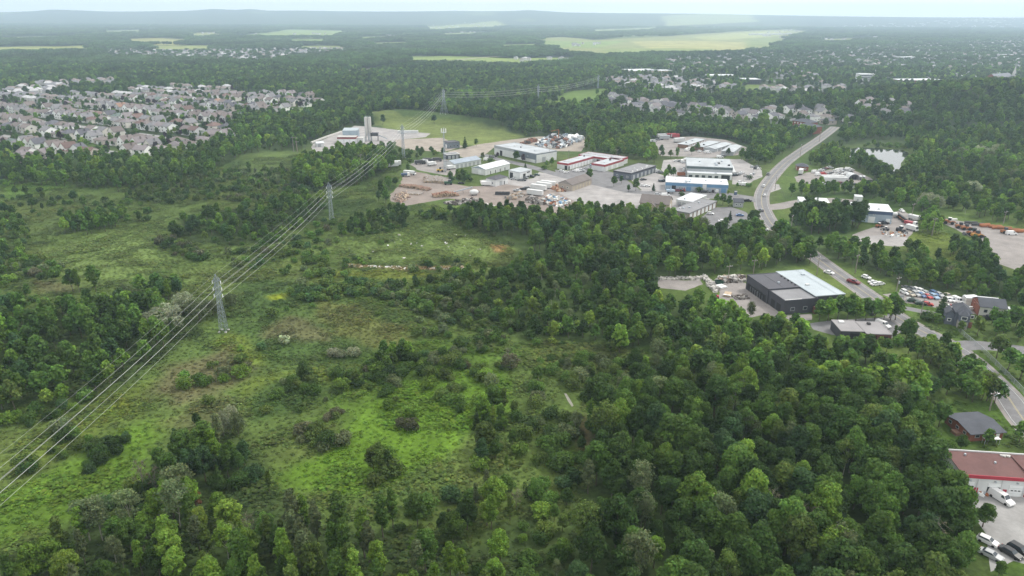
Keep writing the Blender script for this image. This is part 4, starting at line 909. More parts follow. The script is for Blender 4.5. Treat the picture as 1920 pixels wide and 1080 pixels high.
for A, B, lab in (((1218, 141), (1260, 140), 'row of tan shops right of the long white-roofed shop building'), ((1330, 150), (1380, 150), 'pale commercial strip in the middle of the town'), ((1395, 158), (1426, 158), 'dark flat block above the town houses'), ((1760, 62), (1800, 62), 'far white hall in the hazy part of the town'), ((1410, 66), (1480, 65), 'far white factory beyond the yellow field'), ((1545, 68), (1590, 67), 'far pale factory right of the yellow field'), ((1690, 113), (1720, 113), 'pale block half hidden in the far town trees'), ((1880, 108), (1905, 108), 'red-brown block at the right edge of the far town')):
    g = Bld('commercial_building', lab, 'building', A, B, depth=26); g.wall(M_TAN if 'tan' in lab else (M_DKWALL if 'dark' in lab else (M_BRICK if 'red' in lab else M_OFFW)), 7); g.flat(M_WROOF, 7, par=.3); g.row('f', 6, 2, g.L - 2, 2.5, 1.5, 4, M_GLASS, 'window')
for A, B, lab in (((1485, 238), (1516, 243), 'upper of two dark brick row houses left of the main road'), ((1492, 247), (1524, 252), 'lower of two dark brick row houses left of the main road'), ((1735, 208), (1758, 209), 'left dark-roofed apartment house among the right-hand trees'), ((1752, 207), (1768, 207), 'small dark-roofed apartment house between its two neighbours'), ((1738 + 48, 213), (1812, 214), 'right dark-roofed brick apartment house among the right-hand trees')):
    g = Bld('row_house', lab, 'house', A, B, depth=12); g.wall(M_BRICK, 6.0); g.hip(M_DKSHINGLE, 6.05, 2.6); g.row('f', 5, .8, g.L - .8, 1.2, 3.9, 5.2, M_TRIM, 'window'); g.row('f', 5, .8, g.L - .8, 1.2, 1.1, 2.4, M_TRIM, 'window')

# ------------------------------------------------------------------ houses of the subdivision
def house_proto(k):
    """returns (parts, w, d): list of (name, mesh, role)"""
    r = np.random.default_rng(300 + k); w = [8.0, 9.5, 10.5, 12.5, 8.5, 11.0][k]; d = [11, 11.5, 10.5, 10, 10, 12][k]; h = [5.2, 5.4, 5.3, 3.6, 5.6, 4.6][k]; rise = [3.4, 2.8, 2.6, 2.2, 3.6, 2.6][k]
    kind = ['gable_y', 'hip', 'gable_x', 'hip', 'gable_y', 'hip'][k]
    parts = []
    b = MB().box(-w / 2, w / 2, -d / 2, d / 2, -.2, h); o = .4; t = .15
    if kind == 'gable_y':
        for Y in (-d / 2, d / 2): b.face([(-w / 2, Y, h), (w / 2, Y, h), (0, Y, h + rise)])
        rf = MB(); e = w / 2 + o; s_ = rise / (w / 2); Y0, Y1 = -d / 2 - .3, d / 2 + .3
        for sx in (-1, 1):
            q = [(sx * e, Y0, h - s_ * o), (0, Y0, h + rise), (0, Y1, h + rise), (sx * e, Y1, h - s_ * o)]
            rf.hexa(q + [(a, c, z + t) for a, c, z in q])
    elif kind == 'gable_x':
        for X in (-w / 2, w / 2): b.face([(X, -d / 2, h), (X, d / 2, h), (X, 0, h + rise)])
        rf = MB(); e = d / 2 + o; s_ = rise / (d / 2); X0, X1 = -w / 2 - .3, w / 2 + .3
        for sy in (-1, 1):
            q = [(X0, sy * e, h - s_ * o), (X0, 0, h + rise), (X1, 0, h + rise), (X1, sy * e, h - s_ * o)]
            rf.hexa(q + [(a, c, z + t) for a, c, z in q])
    else: rf = hip_mb(-w / 2, w / 2, -d / 2, d / 2, h + .01, rise, o)
    parts.append(('wall', b.mesh('house_wall', mat('house_paint', tint=True, rough=.8, var=.06)), 'wall'))
    rf.box(w * .18, w * .18 + .7, .5, 1.2, h + .2, h + rise + .5)
    parts.append(('roof', rf.mesh('house_roof', mat('house_shingles', tint=True, rough=.9, var=.1, scale=.5)), 'roof'))
    for sgn in (-1, 1):
        for z in ((1.1, 3.7) if h > 4.7 else (1.2,)):
            for x in (-w * .26, w * .26):
                a = MB(); y = sgn * d / 2; a.box(x - .75, x + .75, y - .04, y + .04, z, z + 1.2); parts.append(('window', a.mesh('house_window', M_GLASS), 'win'))
    for sx in (-1, 1):
        a = MB(); x = sx * w / 2; a.box(x - .04, x + .04, -.7, .7, h - 1.7, h - .6); parts.append(('window', a.mesh('house_window', M_GLASS), 'win'))
    gx = w / 2 - .1
    a = MB().box(-w * .12 - 1.3, -w * .12 + 1.3, -d / 2 - .07, -d / 2 - .02, 0, 2.2); parts.append(('garage_door', a.mesh('house_door', M_DOORW), 'door'))
    return parts, w, d, kind
HP = [house_proto(k) for k in range(6)]
ROOFC = {'brown': (.155, .132, .127), 'grey': (.165, .163, .172), 'dark grey': (.095, .095, .110), 'reddish brown': (.145, .098, .088), 'green': (.115, .15, .135), 'terracotta': (.27, .17, .125), 'mauve grey': (.180, .160, .165)}
WALLC = {'white': (.78, .78, .77), 'cream': (.60, .575, .53), 'pale grey': (.52, .52, .53), 'beige brick': (.42, .375, .345)}
HOUSES = []
def add_house(x, y, rot, where, rc, wc, far=False):
    HOUSES.append([x, y, rot, where, rc, wc, far])
d1 = np.array([.87, -.49]); d1 /= np.linalg.norm(d1); d2 = np.array([-d1[1], d1[0]])
org = np.array(P(440, 262)); HR = np.random.default_rng(77)
rows = []; yoff = -330.0
for k in range(40):
    rows.append((yoff, k)); yoff += 23.0 if k % 2 == 0 else 43.0
street_lines = []
for yo, k in rows:
    t = -520.0
    rr = HR.random(); long_row = HR.random() < .35
    while t < 420:
        w = HR.uniform(11.0, 14.0) if not long_row else HR.uniform(8.6, 10)
        p = org + d1 * (t + w / 2) + d2 * (yo + HR.uniform(-1.0, 1.0)); t += w + (HR.uniform(1.5, 5.0) if not long_row else .3)
        if HR.random() < .12: continue
        if not inside(np.array([p[0]]), np.array([p[1]]), SUB_W_)[0]: continue
        rc = ['brown', 'grey', 'mauve grey', 'reddish brown', 'dark grey', 'green', 'terracotta'][HR.choice(7, p=[.32, .24, .22, .08, .11, .025, .005])]
        wc = ['white', 'cream', 'pale grey', 'beige brick'][HR.choice(4, p=[.58, .16, .17, .09])]
        add_house(p[0], p[1], math.atan2(d1[1], d1[0]) + (math.pi if k % 2 else 0), ('row', k), rc, wc)
for yo, k in rows:
    if k % 2 == 1:
        a = org + d1 * -520 + d2 * (yo + 21.5); c = org + d1 * 420 + d2 * (yo + 21.5)
        n = 160; pts = [a + (c - a) * i / n for i in range(n + 1)]
        ins = inside(np.array([p[0] for p in pts]), np.array([p[1] for p in pts]), SUB_W_)
        run = []
        for i in range(n + 1):
            if ins[i]: run.append(pts[i])
            if (not ins[i] or i == n) and len(run) > 3:
                ribbon('street', np.array(run), 8.0, .012, M_STREET); run = []
            elif not ins[i]: run = []
# ------------------------------------------------------------------ houses of the town, right
TR = np.random.default_rng(88)
def town(poly, s, where, dark):
    x, y = grid_in(poly, s, .3)
    for i in range(len(x)):
        if blocked(x[i:i + 1], y[i:i + 1], 6)[0]: continue
        rc = ['dark grey', 'grey', 'brown', 'mauve grey'][TR.choice(4, p=[.4, .3, .15, .15] if dark else [.2, .3, .3, .2])]
        wc = ['white', 'cream', 'pale grey', 'beige brick'][TR.choice(4, p=[.5, .15, .25, .1])]
        add_house(x[i], y[i], TR.uniform(-.25, .25) + (.5 if i % 3 else 2.07), where, rc, wc)
town(PP([(1135, 196), (1150, 184), (1230, 196), (1300, 202), (1390, 212), (1480, 224), (1530, 243), (1440, 232), (1330, 222), (1230, 215), (1150, 206)]), 21, 'the near edge of the town', True)
town(PP([(1400, 206), (1480, 210), (1580, 222), (1600, 232), (1560, 236), (1480, 222)]), 20, 'the near edge of the town', True)
town(PP([(1600, 206), (1660, 210), (1720, 222), (1700, 230), (1620, 222)]), 24, 'the houses at the right of the road end', True)
town(PP([(1560, 165), (1620, 160), (1600, 176), (1540, 182), (1440, 176), (1420, 166), (1500, 168)]), 22, 'the middle of the town', True)
town(PP([(1120, 152), (1180, 146), (1260, 148), (1330, 156), (1390, 166), (1340, 178), (1260, 178), (1180, 166)]), 24, 'the middle of the town', True)
town(T5_, 18, 'the row of houses behind the left subdivision', False)
for px, py in ((55, 296), (85, 300), (45, 302), (130, 290), (150, 292), (170, 296), (245, 290), (270, 292), (300, 289), (330, 284), (378, 268), (405, 262), (425, 262)):
    x, y = P(px, py); add_house(x, y, TR.uniform(-.5, .3), 'the lowest houses at the wood edge', ['brown', 'reddish brown', 'dark grey', 'mauve grey'][TR.integers(4)], ['white', 'cream', 'beige brick'][TR.integers(3)])
for h in HOUSES:
    h.append(math.hypot(h[0], h[1]))
HOUSES = [h for h in HOUSES if not blocked(np.array([h[0]]), np.array([h[1]]), 4.0)[0] or h[3] == 'the lowest houses at the wood edge']
HOUSES.sort(key=lambda h: h[7])
seen_house = [h for h in HOUSES if -40 < proj(h[0], h[1], 3)[0] < 1960]
NEAR_H = seen_house[:285]; FAR_H = seen_house[285:]
for h in HOUSES: EXCL.append((np.array([(h[0] + 6 * math.cos(a), h[1] + 6 * math.sin(a)) for a in np.arange(0, 6.28, .785)]), .8))
cnt = {}
ROWI = {k: i for i, k in enumerate(sorted({h[3][1] for h in NEAR_H if isinstance(h[3], tuple)}))}
for h in sorted(NEAR_H, key=lambda h: proj(h[0], h[1], 0)[0]):
    x, y, rot, where, rc, wc, far, dist = h; k = int(HR.integers(6)) if not isinstance(where, tuple) else ((where[1] * 5 + int((x + 2000) / 70)) * 7 % 6 if HR.random() < .7 else int(HR.integers(6)))
    parts, w, d, kind = HP[k]
    shape = 'hip' if kind == 'hip' else 'gable'
    wl = 'in %s subdivision row back' % ordinal(ROWI[where[1]]) if isinstance(where, tuple) else {'the near edge of the town': "at the town's near edge", 'the houses at the right of the road end': 'right of the road end', 'the middle of the town': 'in mid-town', 'the row of houses behind the left subdivision': 'behind the subdivision wood', 'the lowest houses at the wood edge': 'at the lower wood edge'}[where]
    key = (wc, rc, shape, wl); i = cnt.get(key, 0); cnt[key] = i + 1
    lab = '%s house, %s %s roof, %s from left %s' % (wc, rc, shape, ordinal(i), wl)
    lab = ' '.join(lab.split()[:22])
    r_ = thing('house', lab, 'house', x, y, float(hz(x, y)), rot, 'houses of the left subdivision' if isinstance(where, tuple) else 'houses in ' + where)
    far_one = dist > 1150
    for nm, me, role in parts:
        if far_one and role in ('win', 'door'): continue
        o = link(nm, me, r_)
        if role == 'wall': j = HR.uniform(.9, 1.08); o['tint'] = [c * j for c in WALLC[wc]]
        if role == 'roof': j = HR.uniform(.85, 1.15); o['tint'] = [c * j for c in ROOFC[rc]]
# further houses: one mass
fb = MB(); fm = [mat('far_white_house', (.50, .50, .49)), mat('far_grey_roof', (.17, .17, .185)), mat('far_pale_roof', (.40, .40, .41)), mat('far_brown_roof', (.2, .17, .16))]
def far_house(x, y, r, s=1.0, z=0.0):
    w, d, h, rise = 5 * s, 4.5 * min(s, 2), (5.0 if s < 1.5 else 6.0), (2.4 if s < 1.5 else .5); c_, s_ = math.cos(r), math.sin(r); T = lambda a, b, zz: (x + a * c_ - b * s_, y + a * s_ + b * c_, z + zz)
    m = 1 + int(TR.choice(3, p=[.5, .2, .3]))
    fb.hexa([T(-w, -d, 0), T(w, -d, 0), T(w, d, 0), T(-w, d, 0), T(-w, -d, h), T(w, -d, h), T(w, d, h), T(-w, d, h)], 0)
    e = .4
    fb.face([T(-w - e, -d - e, h), T(w + e, -d - e, h), T(w * .55, 0, h + rise), T(-w * .55, 0, h + rise)], m); fb.face([T(w + e, -d - e, h), T(w + e, d + e, h), T(w * .55, 0, h + rise)], m)
    fb.face([T(w + e, d + e, h), T(-w - e, d + e, h), T(-w * .55, 0, h + rise), T(w * .55, 0, h + rise)], m); fb.face([T(-w - e, d + e, h), T(-w - e, -d - e, h), T(-w * .55, 0, h + rise)], m)
for h in FAR_H: far_house(h[0], h[1], h[2])
for poly, s, keep in ((T3_, 26, .32), (T4_, 26, .6)):
    x, y = grid_in(poly, s)
    for i in range(len(x)):
        if TR.random() < keep: far_house(x[i], y[i], TR.uniform(0, 3), TR.choice([.9, 1.1, 1.3, 2.2], p=[.4, .35, .2, .05]))
for poly, n in ((PP([(790, 50), (935, 47), (980, 58), (860, 62), (790, 58)]), 40), (PP([(660, 66), (760, 58), (940, 62), (900, 72), (700, 74)]), 30), (PP([(1060, 84), (1120, 80), (1130, 86), (1080, 88)]), 8), (PP([(1400, 62), (1560, 52), (1920, 46), (1990, 80), (1600, 84), (1480, 78)]), 420), (PP([(300, 62), (440, 56), (660, 64), (420, 66)]), 16), (PP([(1120, 118), (1260, 110), (1280, 128), (1150, 132)]), 40), (PP([(940, 108), (1160, 112), (1120, 126), (980, 120)]), 18), (PP([(690, 93), (740, 90), (740, 102), (700, 104)]), 8)):
    mn, mxx = poly.min(0), poly.max(0)
    for _ in range(n * 3):
        x, y = TR.uniform(mn[0], mxx[0]), TR.uniform(mn[1], mxx[1])
        if inside(np.array([x]), np.array([y]), poly)[0]:
            n -= 1; far_house(x, y, TR.uniform(0, 3), TR.choice([1.0, 1.4, 2.6, 4.0], p=[.5, .25, .17, .08]), float(hz(x, y)))
            if n <= 0: break
tag(fb.build('distant_houses', fm), 'scattered houses and halls of the town fading into the haze', kind='stuff')
# ================================================================== plants: source shapes
def leaf_mesh(name, c, n, s, var, mats, extra=None):
    """c centres, n normals, s sizes -> one mesh of small folded leaf sprays (quads); extra = MB with wood"""
    N = len(c); r = np.random.default_rng(abs(hash(name)) % 2 ** 31 if False else len(name) * 7 + N)
    n = n / np.maximum(np.linalg.norm(n, axis=1), 1e-6)[:, None]
    a = r.normal(size=(N, 3)); u = np.cross(n, a); u /= np.maximum(np.linalg.norm(u, axis=1), 1e-6)[:, None]; v = np.cross(n, u)
    k1 = (s * r.uniform(.35, .62, N))[:, None]; k2 = (s * r.uniform(.35, .62, N))[:, None]
    lift = n * (s * r.uniform(-.22, .05, N))[:, None]
    q = np.stack([c - u * k1, c - v * k2 + lift, c + u * k1 * r.uniform(.7, 1.2, N)[:, None], c + v * k2 + lift], 1).reshape(-1, 3)
    wv = np.array(extra.v, float).reshape(-1, 3) if extra else np.zeros((0, 3)); nw = len(wv)
    faces = [tuple(f) for f in extra.f] if extra else []
    allv = np.concatenate([wv, q]); base = nw + np.arange(N) * 4
    me = bpy.data.meshes.new(name)
    ls = []; lt = []; lv = []
    for f in faces: lv += list(f); lt.append(len(f))
    lv = np.concatenate([np.array(lv, int), (base[:, None] + np.arange(4)).ravel()]) if faces else (base[:, None] + np.arange(4)).ravel()
    lt = np.concatenate([np.array(lt, int), np.full(N, 4)]) if faces else np.full(N, 4)
    me.vertices.add(len(allv)); me.vertices.foreach_set('co', allv.astype(np.float32).ravel())
    me.loops.add(len(lv)); me.polygons.add(len(lt)); me.loops.foreach_set('vertex_index', lv.astype(np.int32))
    me.polygons.foreach_set('loop_start', (np.cumsum(lt) - lt).astype(np.int32))
    for m in mats: me.materials.append(m)
    mi = np.concatenate([np.ones(len(faces), int), np.zeros(N, int)]) if faces else np.zeros(N, int)
    me.polygons.foreach_set('material_index', mi.astype(np.int32))
    me.update(calc_edges=True)
    at = me.attributes.new('leafvar', 'FLOAT_COLOR', 'FACE')
    f = np.ones((len(lt), 4)); f[len(faces):, :3] = var
    at.data.foreach_set('color', f.astype(np.float32).ravel())
    return me
def blob_leaves(r, blobs, N, leaf, up=.35, shell=(.72, 1.05), droop=0, flat=.35):
    """leaf sprays over the outer shells of a set of blobs (centre, radius, squash)"""
    w = np.array([b[1] ** 2 for b in blobs]); w /= w.sum()
    i = r.choice(len(blobs), N, p=w)
    cen = np.array([b[0] for b in blobs])[i]; rad = np.array([b[1] for b in blobs])[i]; sq = np.array([b[2] for b in blobs])[i]
    d = r.normal(size=(N, 3)); d[:, 2] += up; d /= np.linalg.norm(d, axis=1)[:, None]
    k = r.uniform(shell[0], shell[1], N)
    k = np.where(r.random(N) < .16, r.uniform(.3, .8, N), k)
    p = d * (rad * k)[:, None]; p[:, 2] *= sq
    if droop: p[:, 2] -= droop * rad * (1 - d[:, 2]) * .5
    c = cen + p
    n = d + r.normal(size=(N, 3)) * .55; n[:, 2] += flat
    zt = cen[:, 2] - cen[:, 2].min(); bv = r.uniform(.74, 1.28, len(blobs))[i]
    v = (bv * r.uniform(.72, 1.28, N))[:, None] * np.stack([r.uniform(.86, 1.14, N), np.ones(N), r.uniform(.8, 1.2, N)], 1)
    s = leaf * r.uniform(.65, 1.35, N)
    return c, n, s, v
def ellip_blobs(r, n, Rx, z0, z1, br, rim=.62, power=1.0, taper=0.0):
    out = []
    zc = (z0 + z1) / 2; hz_ = (z1 - z0) / 2
    for k in range(n):
        t = (k + .5) / n; ph = k * 2.39996 + r.uniform(-.4, .4)
        cz = -0.85 + 1.75 * t ** .8
        w = math.sqrt(max(0, 1 - min(abs(cz), 1) ** 2.2)) ** power
        w *= 1 - taper * max(0, (cz + .35) / 1.35); rr = Rx * rim * w * r.uniform(.62, 1.18)
        out.append((np.array([rr * math.cos(ph), rr * math.sin(ph), zc + cz * hz_ * .78]), br * r.uniform(.62, 1.34) * (.62 + .38 * w), r.uniform(.7, .95)))
    return out
def trunk_mb(r, H, rad, blobs, z_split, nl=5, lean=.4):
    b = MB(); lx, ly = r.uniform(-lean, lean, 2)
    P0 = [(0, 0, -.2), (lx * .3, ly * .3, z_split * .6), (lx * .6, ly * .6, z_split), (lx, ly, H * .82)]
    b.tube(P0, [rad * 1.25, rad * .9, rad * .75, rad * .18], 5)
    for k in range(min(nl, len(blobs))):
        c = blobs[k * len(blobs) // max(nl, 1)][0]; s0 = np.array([lx * .5, ly * .5, min(z_split + k * .35, max(c[2] - .4, z_split * .8))])
        b.tube([tuple(s0), tuple(s0 * .45 + c * .55 + np.array([0, 0, .15])), tuple(c)], [rad * .42, rad * .28, rad * .08], 4)
    return b
def make_tree(kind, seed, hi):
    r = np.random.default_rng(seed * 13 + 5); bark = M_BARK
    if kind == 'broad':
        H = 11.0; Rr = (2.5, 3.3, 2.8, 3.7, 2.6, 3.1, 3.4, 2.7)[seed % 8]; z0 = r.uniform(1.4, 2.6)
        bl = ellip_blobs(r, int(r.integers(17, 26)), Rr, z0, H, 1.22, .66, taper=(.75 if seed % 2 else .25)); N = 4200 if hi else 680; lf = .40 if hi else .92
        c = blob_leaves(r, bl, N, lf); tr = trunk_mb(r, H, .17, bl, z0 + .6, 6)
    elif kind == 'poplar':
        H = 14.0; Rr = 1.75 * r.uniform(.85, 1.15); z0 = 1.4
        bl = ellip_blobs(r, int(r.integers(16, 22)), Rr, z0, H, .95, .55, .8, taper=.6); N = 2600 if hi else 520; lf = .40 if hi else .85
        c = blob_leaves(r, bl, N, lf, up=.2, shell=(.6, 1.15)); tr = trunk_mb(r, H, .15, bl, z0 + 1, 4, .3)
    elif kind == 'aspen':
        H = 12.0; Rr = 2.7 * r.uniform(.85, 1.15); z0 = 3.2; bark = M_BARK_PALE
        bl = ellip_blobs(r, int(r.integers(10, 14)), Rr, z0, H, 1.25, .6); N = 1900 if hi else 420; lf = .36 if hi else .8
        c = blob_leaves(r, bl, N, lf, up=.3, shell=(.45, 1.2)); tr = trunk_mb(r, H, .13, bl, z0, 7, .5)
    elif kind == 'willow':
        H = 9.0; Rr = 5.0; z0 = .8
        bl = ellip_blobs(r, int(r.integers(20, 26)), Rr, z0, H, 1.6, .68); N = 3600 if hi else 700; lf = .42 if hi else 1.0
        c = blob_leaves(r, bl, N, lf, up=.5, droop=.35); tr = trunk_mb(r, H, .28, bl, 1.6, 7, .4)
    elif kind == 'conifer':
        H = 11.0; bl = []
        for k in range(22):
            t = k / 21; z = 1.0 + t * (H - 1.2); rr = 2.3 * (1 - t) ** .85 + .12; ph = k * 2.4
            bl.append((np.array([rr * .5 * math.cos(ph), rr * .5 * math.sin(ph), z]), rr * .62 + .22, .55))
        N = 2400 if hi else 500; lf = .40 if hi else .8
        c = blob_leaves(r, bl, N, lf, up=-.1, shell=(.6, 1.1)); tr = trunk_mb(r, H, .16, bl, 1.2, 0, .1)
    elif kind == 'shrub':
        H = 2.8; Rr = 2.0; bl = ellip_blobs(r, int(r.integers(8, 13)), Rr, -.1, H, .95, .62); N = 900 if hi else 240; lf = .34 if hi else .62
        c = blob_leaves(r, bl, N, lf, up=.5); tr = trunk_mb(r, H, .05, bl, .4, 4, .2)
    elif kind == 'bare':
        H = 10.0; bl = ellip_blobs(r, 12, 2.4, 3.0, H, .5, .8); bark = M_DEADWOOD
        tr = trunk_mb(r, H, .15, bl, 2.6, 12, .8)
        for b_ in bl:
            for q in range(4):
                e = b_[0] + r.normal(size=3) * np.array([.9, .9, .8]) + np.array([0, 0, .7])
                tr.tube([tuple(b_[0]), tuple(e)], [.035, .012], 3)
        N = 240 if hi else 60
        c = blob_leaves(r, bl, N, .3, shell=(.6, 1.6))
    return c, tr, bark
KIND_N = dict(broad=8, poplar=3, aspen=3, willow=2, conifer=2, shrub=5, bare=2)
CROWN = {}; TRUNK = {}; MID = {}
SRC = bpy.data.collections.new('plant sources')       # not linked to the scene: only shapes for the masses of plants
for kind, n in KIND_N.items():
    for k in range(n):
        c, tr, bark = make_tree(kind, k + 10 * len(kind), True)
        CROWN[kind, k] = leaf_mesh(kind + '_crown', *c, [M_LEAF])
        TRUNK[kind, k] = tr.mesh(kind + '_trunk', bark)
        c, tr, bark = make_tree(kind, k + 10 * len(kind), False)
        MID[kind, k] = leaf_mesh(kind + '_mid', *c, [M_LEAF, bark], tr if kind != 'bare' else tr)
def cluster_mesh(seed):
    r = np.random.default_rng(seed); bl = []
    for k in range(26):
        a = r.uniform(0, 6.28); q = 13 * math.sqrt(r.random())
        bl.append((np.array([q * math.cos(a), q * math.sin(a), r.uniform(6.5, 9.5)]), r.uniform(2.6, 3.9), r.uniform(.9, 1.3)))
    c = blob_leaves(r, bl, 1500, 1.7, up=.5)
    return leaf_mesh('cluster', *c, [M_LEAF])
CLUSTER = [cluster_mesh(s) for s in range(4)]
def weed_mesh(seed):
    r = np.random.default_rng(seed + 90)
    bl = ellip_blobs(r, 6, .85, -.15, .6, .38, .8)
    return leaf_mesh('weed', *blob_leaves(r, bl, 46, .36, up=1.0, flat=1.2), [M_LEAF])
WEED = [weed_mesh(s) for s in range(4)]

def mass(name, label, pts, scl, rot, tint, idx, meshes, kind='stuff'):
    """one object that sets a mass of plants out: a cloud of points, each with a shape, size, turn and colour"""
    col = bpy.data.collections.new(name + ' shapes')
    for i, me in enumerate(meshes):
        o = bpy.data.objects.new('shape_%02d' % i, me); col.objects.link(o)
    me = bpy.data.meshes.new(name); N = len(pts)
    me.vertices.add(N); me.vertices.foreach_set('co', np.asarray(pts, np.float32).ravel()); me.update()
    for nm, ty, ky, v in (('scl', 'FLOAT_VECTOR', 'vector', scl), ('rot', 'FLOAT_VECTOR', 'vector', rot), ('tint', 'FLOAT_VECTOR', 'vector', tint)):
        me.attributes.new(nm, ty, 'POINT').data.foreach_set(ky, np.asarray(v, np.float32).ravel())
    me.attributes.new('idx', 'INT', 'POINT').data.foreach_set('value', np.asarray(idx, np.int32))
    o = link(name, me); tag(o, label, kind=kind)
    g = bpy.data.node_groups.new(name + ' nodes', 'GeometryNodeTree')
    g.interface.new_socket('Geometry', in_out='INPUT', socket_type='NodeSocketGeometry')
    g.interface.new_socket('Geometry', in_out='OUTPUT', socket_type='NodeSocketGeometry')
    gi = g.nodes.new('NodeGroupInput'); go = g.nodes.new('NodeGroupOutput'); ip = g.nodes.new('GeometryNodeInstanceOnPoints')
    ci = g.nodes.new('GeometryNodeCollectionInfo'); ci.inputs['Collection'].default_value = col
    ci.inputs['Separate Children'].default_value = True; ci.inputs['Reset Children'].default_value = True
    def na(nm, ty):
        n = g.nodes.new('GeometryNodeInputNamedAttribute'); n.data_type = ty; n.inputs['Name'].default_value = nm
        return [s for s in n.outputs if s.enabled and s.name == 'Attribute'][0]
    e2r = g.nodes.new('FunctionNodeEulerToRotation')
    g.links.new(gi.outputs[0], ip.inputs['Points']); g.links.new(ci.outputs[0], ip.inputs['Instance'])
    ip.inputs['Pick Instance'].default_value = True
    g.links.new(na('idx', 'INT'), ip.inputs['Instance Index'])
    g.links.new(na('rot', 'FLOAT_VECTOR'), e2r.inputs[0]); g.links.new(e2r.outputs[0], ip.inputs['Rotation'])
    g.links.new(na('scl', 'FLOAT_VECTOR'), ip.inputs['Scale'])
    g.links.new(ip.outputs[0], go.inputs[0])
    md = o.modifiers.new('plants', 'NODES'); md.node_group = g
    return o

# ================================================================== plants: where they stand
TINT = {'dark green': (.031, .060, .014), 'mid green': (.052, .098, .019), 'bright green': (.086, .150, .022), 'yellowish green': (.112, .168, .026),
        'grey green': (.084, .110, .050), 'bluish green': (.036, .072, .026), 'silvery': (.175, .20, .125), 'olive': (.064, .098, .022),
        'rusty brown': (.17, .085, .045), 'dull mauve brown': (.072, .076, .042), 'dark purple': (.035, .022, .026), 'pale dry': (.11, .11, .065)}
TINT = {k: tuple(c * 1.27 for c in v) for k, v in TINT.items()}
TN = list(TINT)
DIM = dict(broad=11.0, poplar=14.0, aspen=12.0, willow=9.0, conifer=11.0, shrub=2.8, bare=10.0)
NAME = dict(broad='broadleaf_tree', poplar='poplar_tree', aspen='slender_tree', willow='willow_tree', conifer='conifer_tree', shrub='shrub', bare='bare_tree')
PLANTS = []          # x, y, kind, height, width factor, tint name, region
def stand(region, pts, s, kinds, tints, h, keep=1.0, pad=1.0, clump=0.0, px=True):
    poly = PP(pts) if px else np.array(pts)
    x, y = grid_in(poly, s)
    if keep < 1: k = rng.random(len(x)) < keep; x, y = x[k], y[k]
    if clump: k = fnoise(x, y, 22, 31) > clump; x, y = x[k], y[k]
    k = ~blocked(x, y, pad); x, y = x[k], y[k]
    tn = fnoise(x, y, 30, 17, 2)
    for i in range(len(x)):
        kd = pick(rng, kinds); t = pick(rng, tints); hh = rng.uniform(*h)
        if kd == 'shrub': hh = rng.uniform(1.2, 3.6)
        if kd == 'willow': t = 'silvery' if rng.random() < .7 else 'grey green'
        if kd == 'bare': t = 'pale dry'
        if kd == 'aspen' and rng.random() < .75: t = 'grey green' if rng.random() < .6 else 'olive'
        if kd == 'poplar': t = ['bright green', 'mid green', 'grey green', 'olive'][rng.integers(4)]
        if kd == 'conifer': t = 'dark green' if rng.random() < .6 else 'bluish green'
        PLANTS.append((x[i], y[i], kd, hh, rng.uniform(.85, 1.15), t, region))
def one(px, py, kd, h, t, region, w=1.0):
    x, y = P(px, py); PLANTS.append((x, y, kd, h, w, t, region))
DARKMIX = {'dark green': 5, 'mid green': 4.5, 'bluish green': 1.2, 'bright green': 1.2, 'olive': .6}
MIDMIX = {'dark green': 3, 'mid green': 5, 'bright green': 2.2, 'bluish green': .6, 'olive': .6, 'yellowish green': .5}
LIGHTMIX = {'mid green': 3, 'bright green': 4, 'yellowish green': 1.6, 'dark green': 1, 'olive': .6}
SHRUBMIX = {'dark green': 2, 'mid green': 3, 'olive': 3, 'grey green': 2, 'dull mauve brown': .3, 'bluish green': 1}
TREES = {'broad': 8, 'poplar': .6, 'aspen': 1.2, 'bare': .06}
# lower right wood
W1 = 'the lower right wood'
stand(W1, [(1090, 1330), (1070, 1080), (1085, 1000), (1100, 880), (1105, 800), (1140, 745), (1500, 745), (1700, 760), (1735, 830), (1745, 900), (1770, 960), (1815, 1060), (1830, 1330)], 5.2, TREES, DARKMIX, (8, 14.5))
stand(W1, [(1150, 745), (1190, 705), (1270, 672), (1400, 668), (1560, 672), (1690, 692), (1745, 725), (1740, 760), (1500, 745)], 5.2, {'broad': 9, 'aspen': 1}, {'mid green': 4, 'bright green': 3, 'yellowish green': 2, 'dark green': 3}, (7, 11))
stand(W1, [(1240, 672), (1290, 655), (1420, 650), (1560, 660), (1690, 684), (1560, 676), (1400, 672)], 4.6, {'broad': 9}, LIGHTMIX, (6, 9))
stand('the gap beside the lower right wood', [(960, 1330), (950, 1080), (990, 960), (1040, 860), (1070, 800), (1098, 800), (1095, 900), (1080, 1000), (1065, 1080), (1085, 1330)], 4.4, {'shrub': 6, 'broad': 3, 'poplar': .6, 'aspen': 1}, MIDMIX, (4, 9))
# bottom left
W2 = 'the bottom left wood'
stand(W2, [(-260, 1330), (-100, 1110), (30, 1075), (110, 1035), (200, 1000), (280, 965), (350, 950), (470, 975), (560, 1045), (700, 1070), (860, 1062), (960, 1030), (960, 1330)], 4.8, {'broad': 4, 'poplar': 5, 'aspen': .8, 'shrub': 1.6, 'bare': .03}, LIGHTMIX, (6.5, 11.5))
stand(W2, [(100, 1030), (180, 965), (270, 900), (330, 870), (350, 920), (280, 960), (200, 1000)], 3.6, {'shrub': 8, 'broad': 1}, {'dark green': 4, 'olive': 2, 'dull mauve brown': 1, 'bluish green': 2}, (4, 7))
stand('the clump beside the pale willows', [(330, 860), (390, 830), (450, 850), (490, 900), (560, 960), (480, 935), (360, 915)], 4.2, {'broad': 3, 'poplar': 1.5, 'conifer': 1, 'shrub': 2}, {'dark green': 3, 'mid green': 3, 'bluish green': 3}, (6, 11))
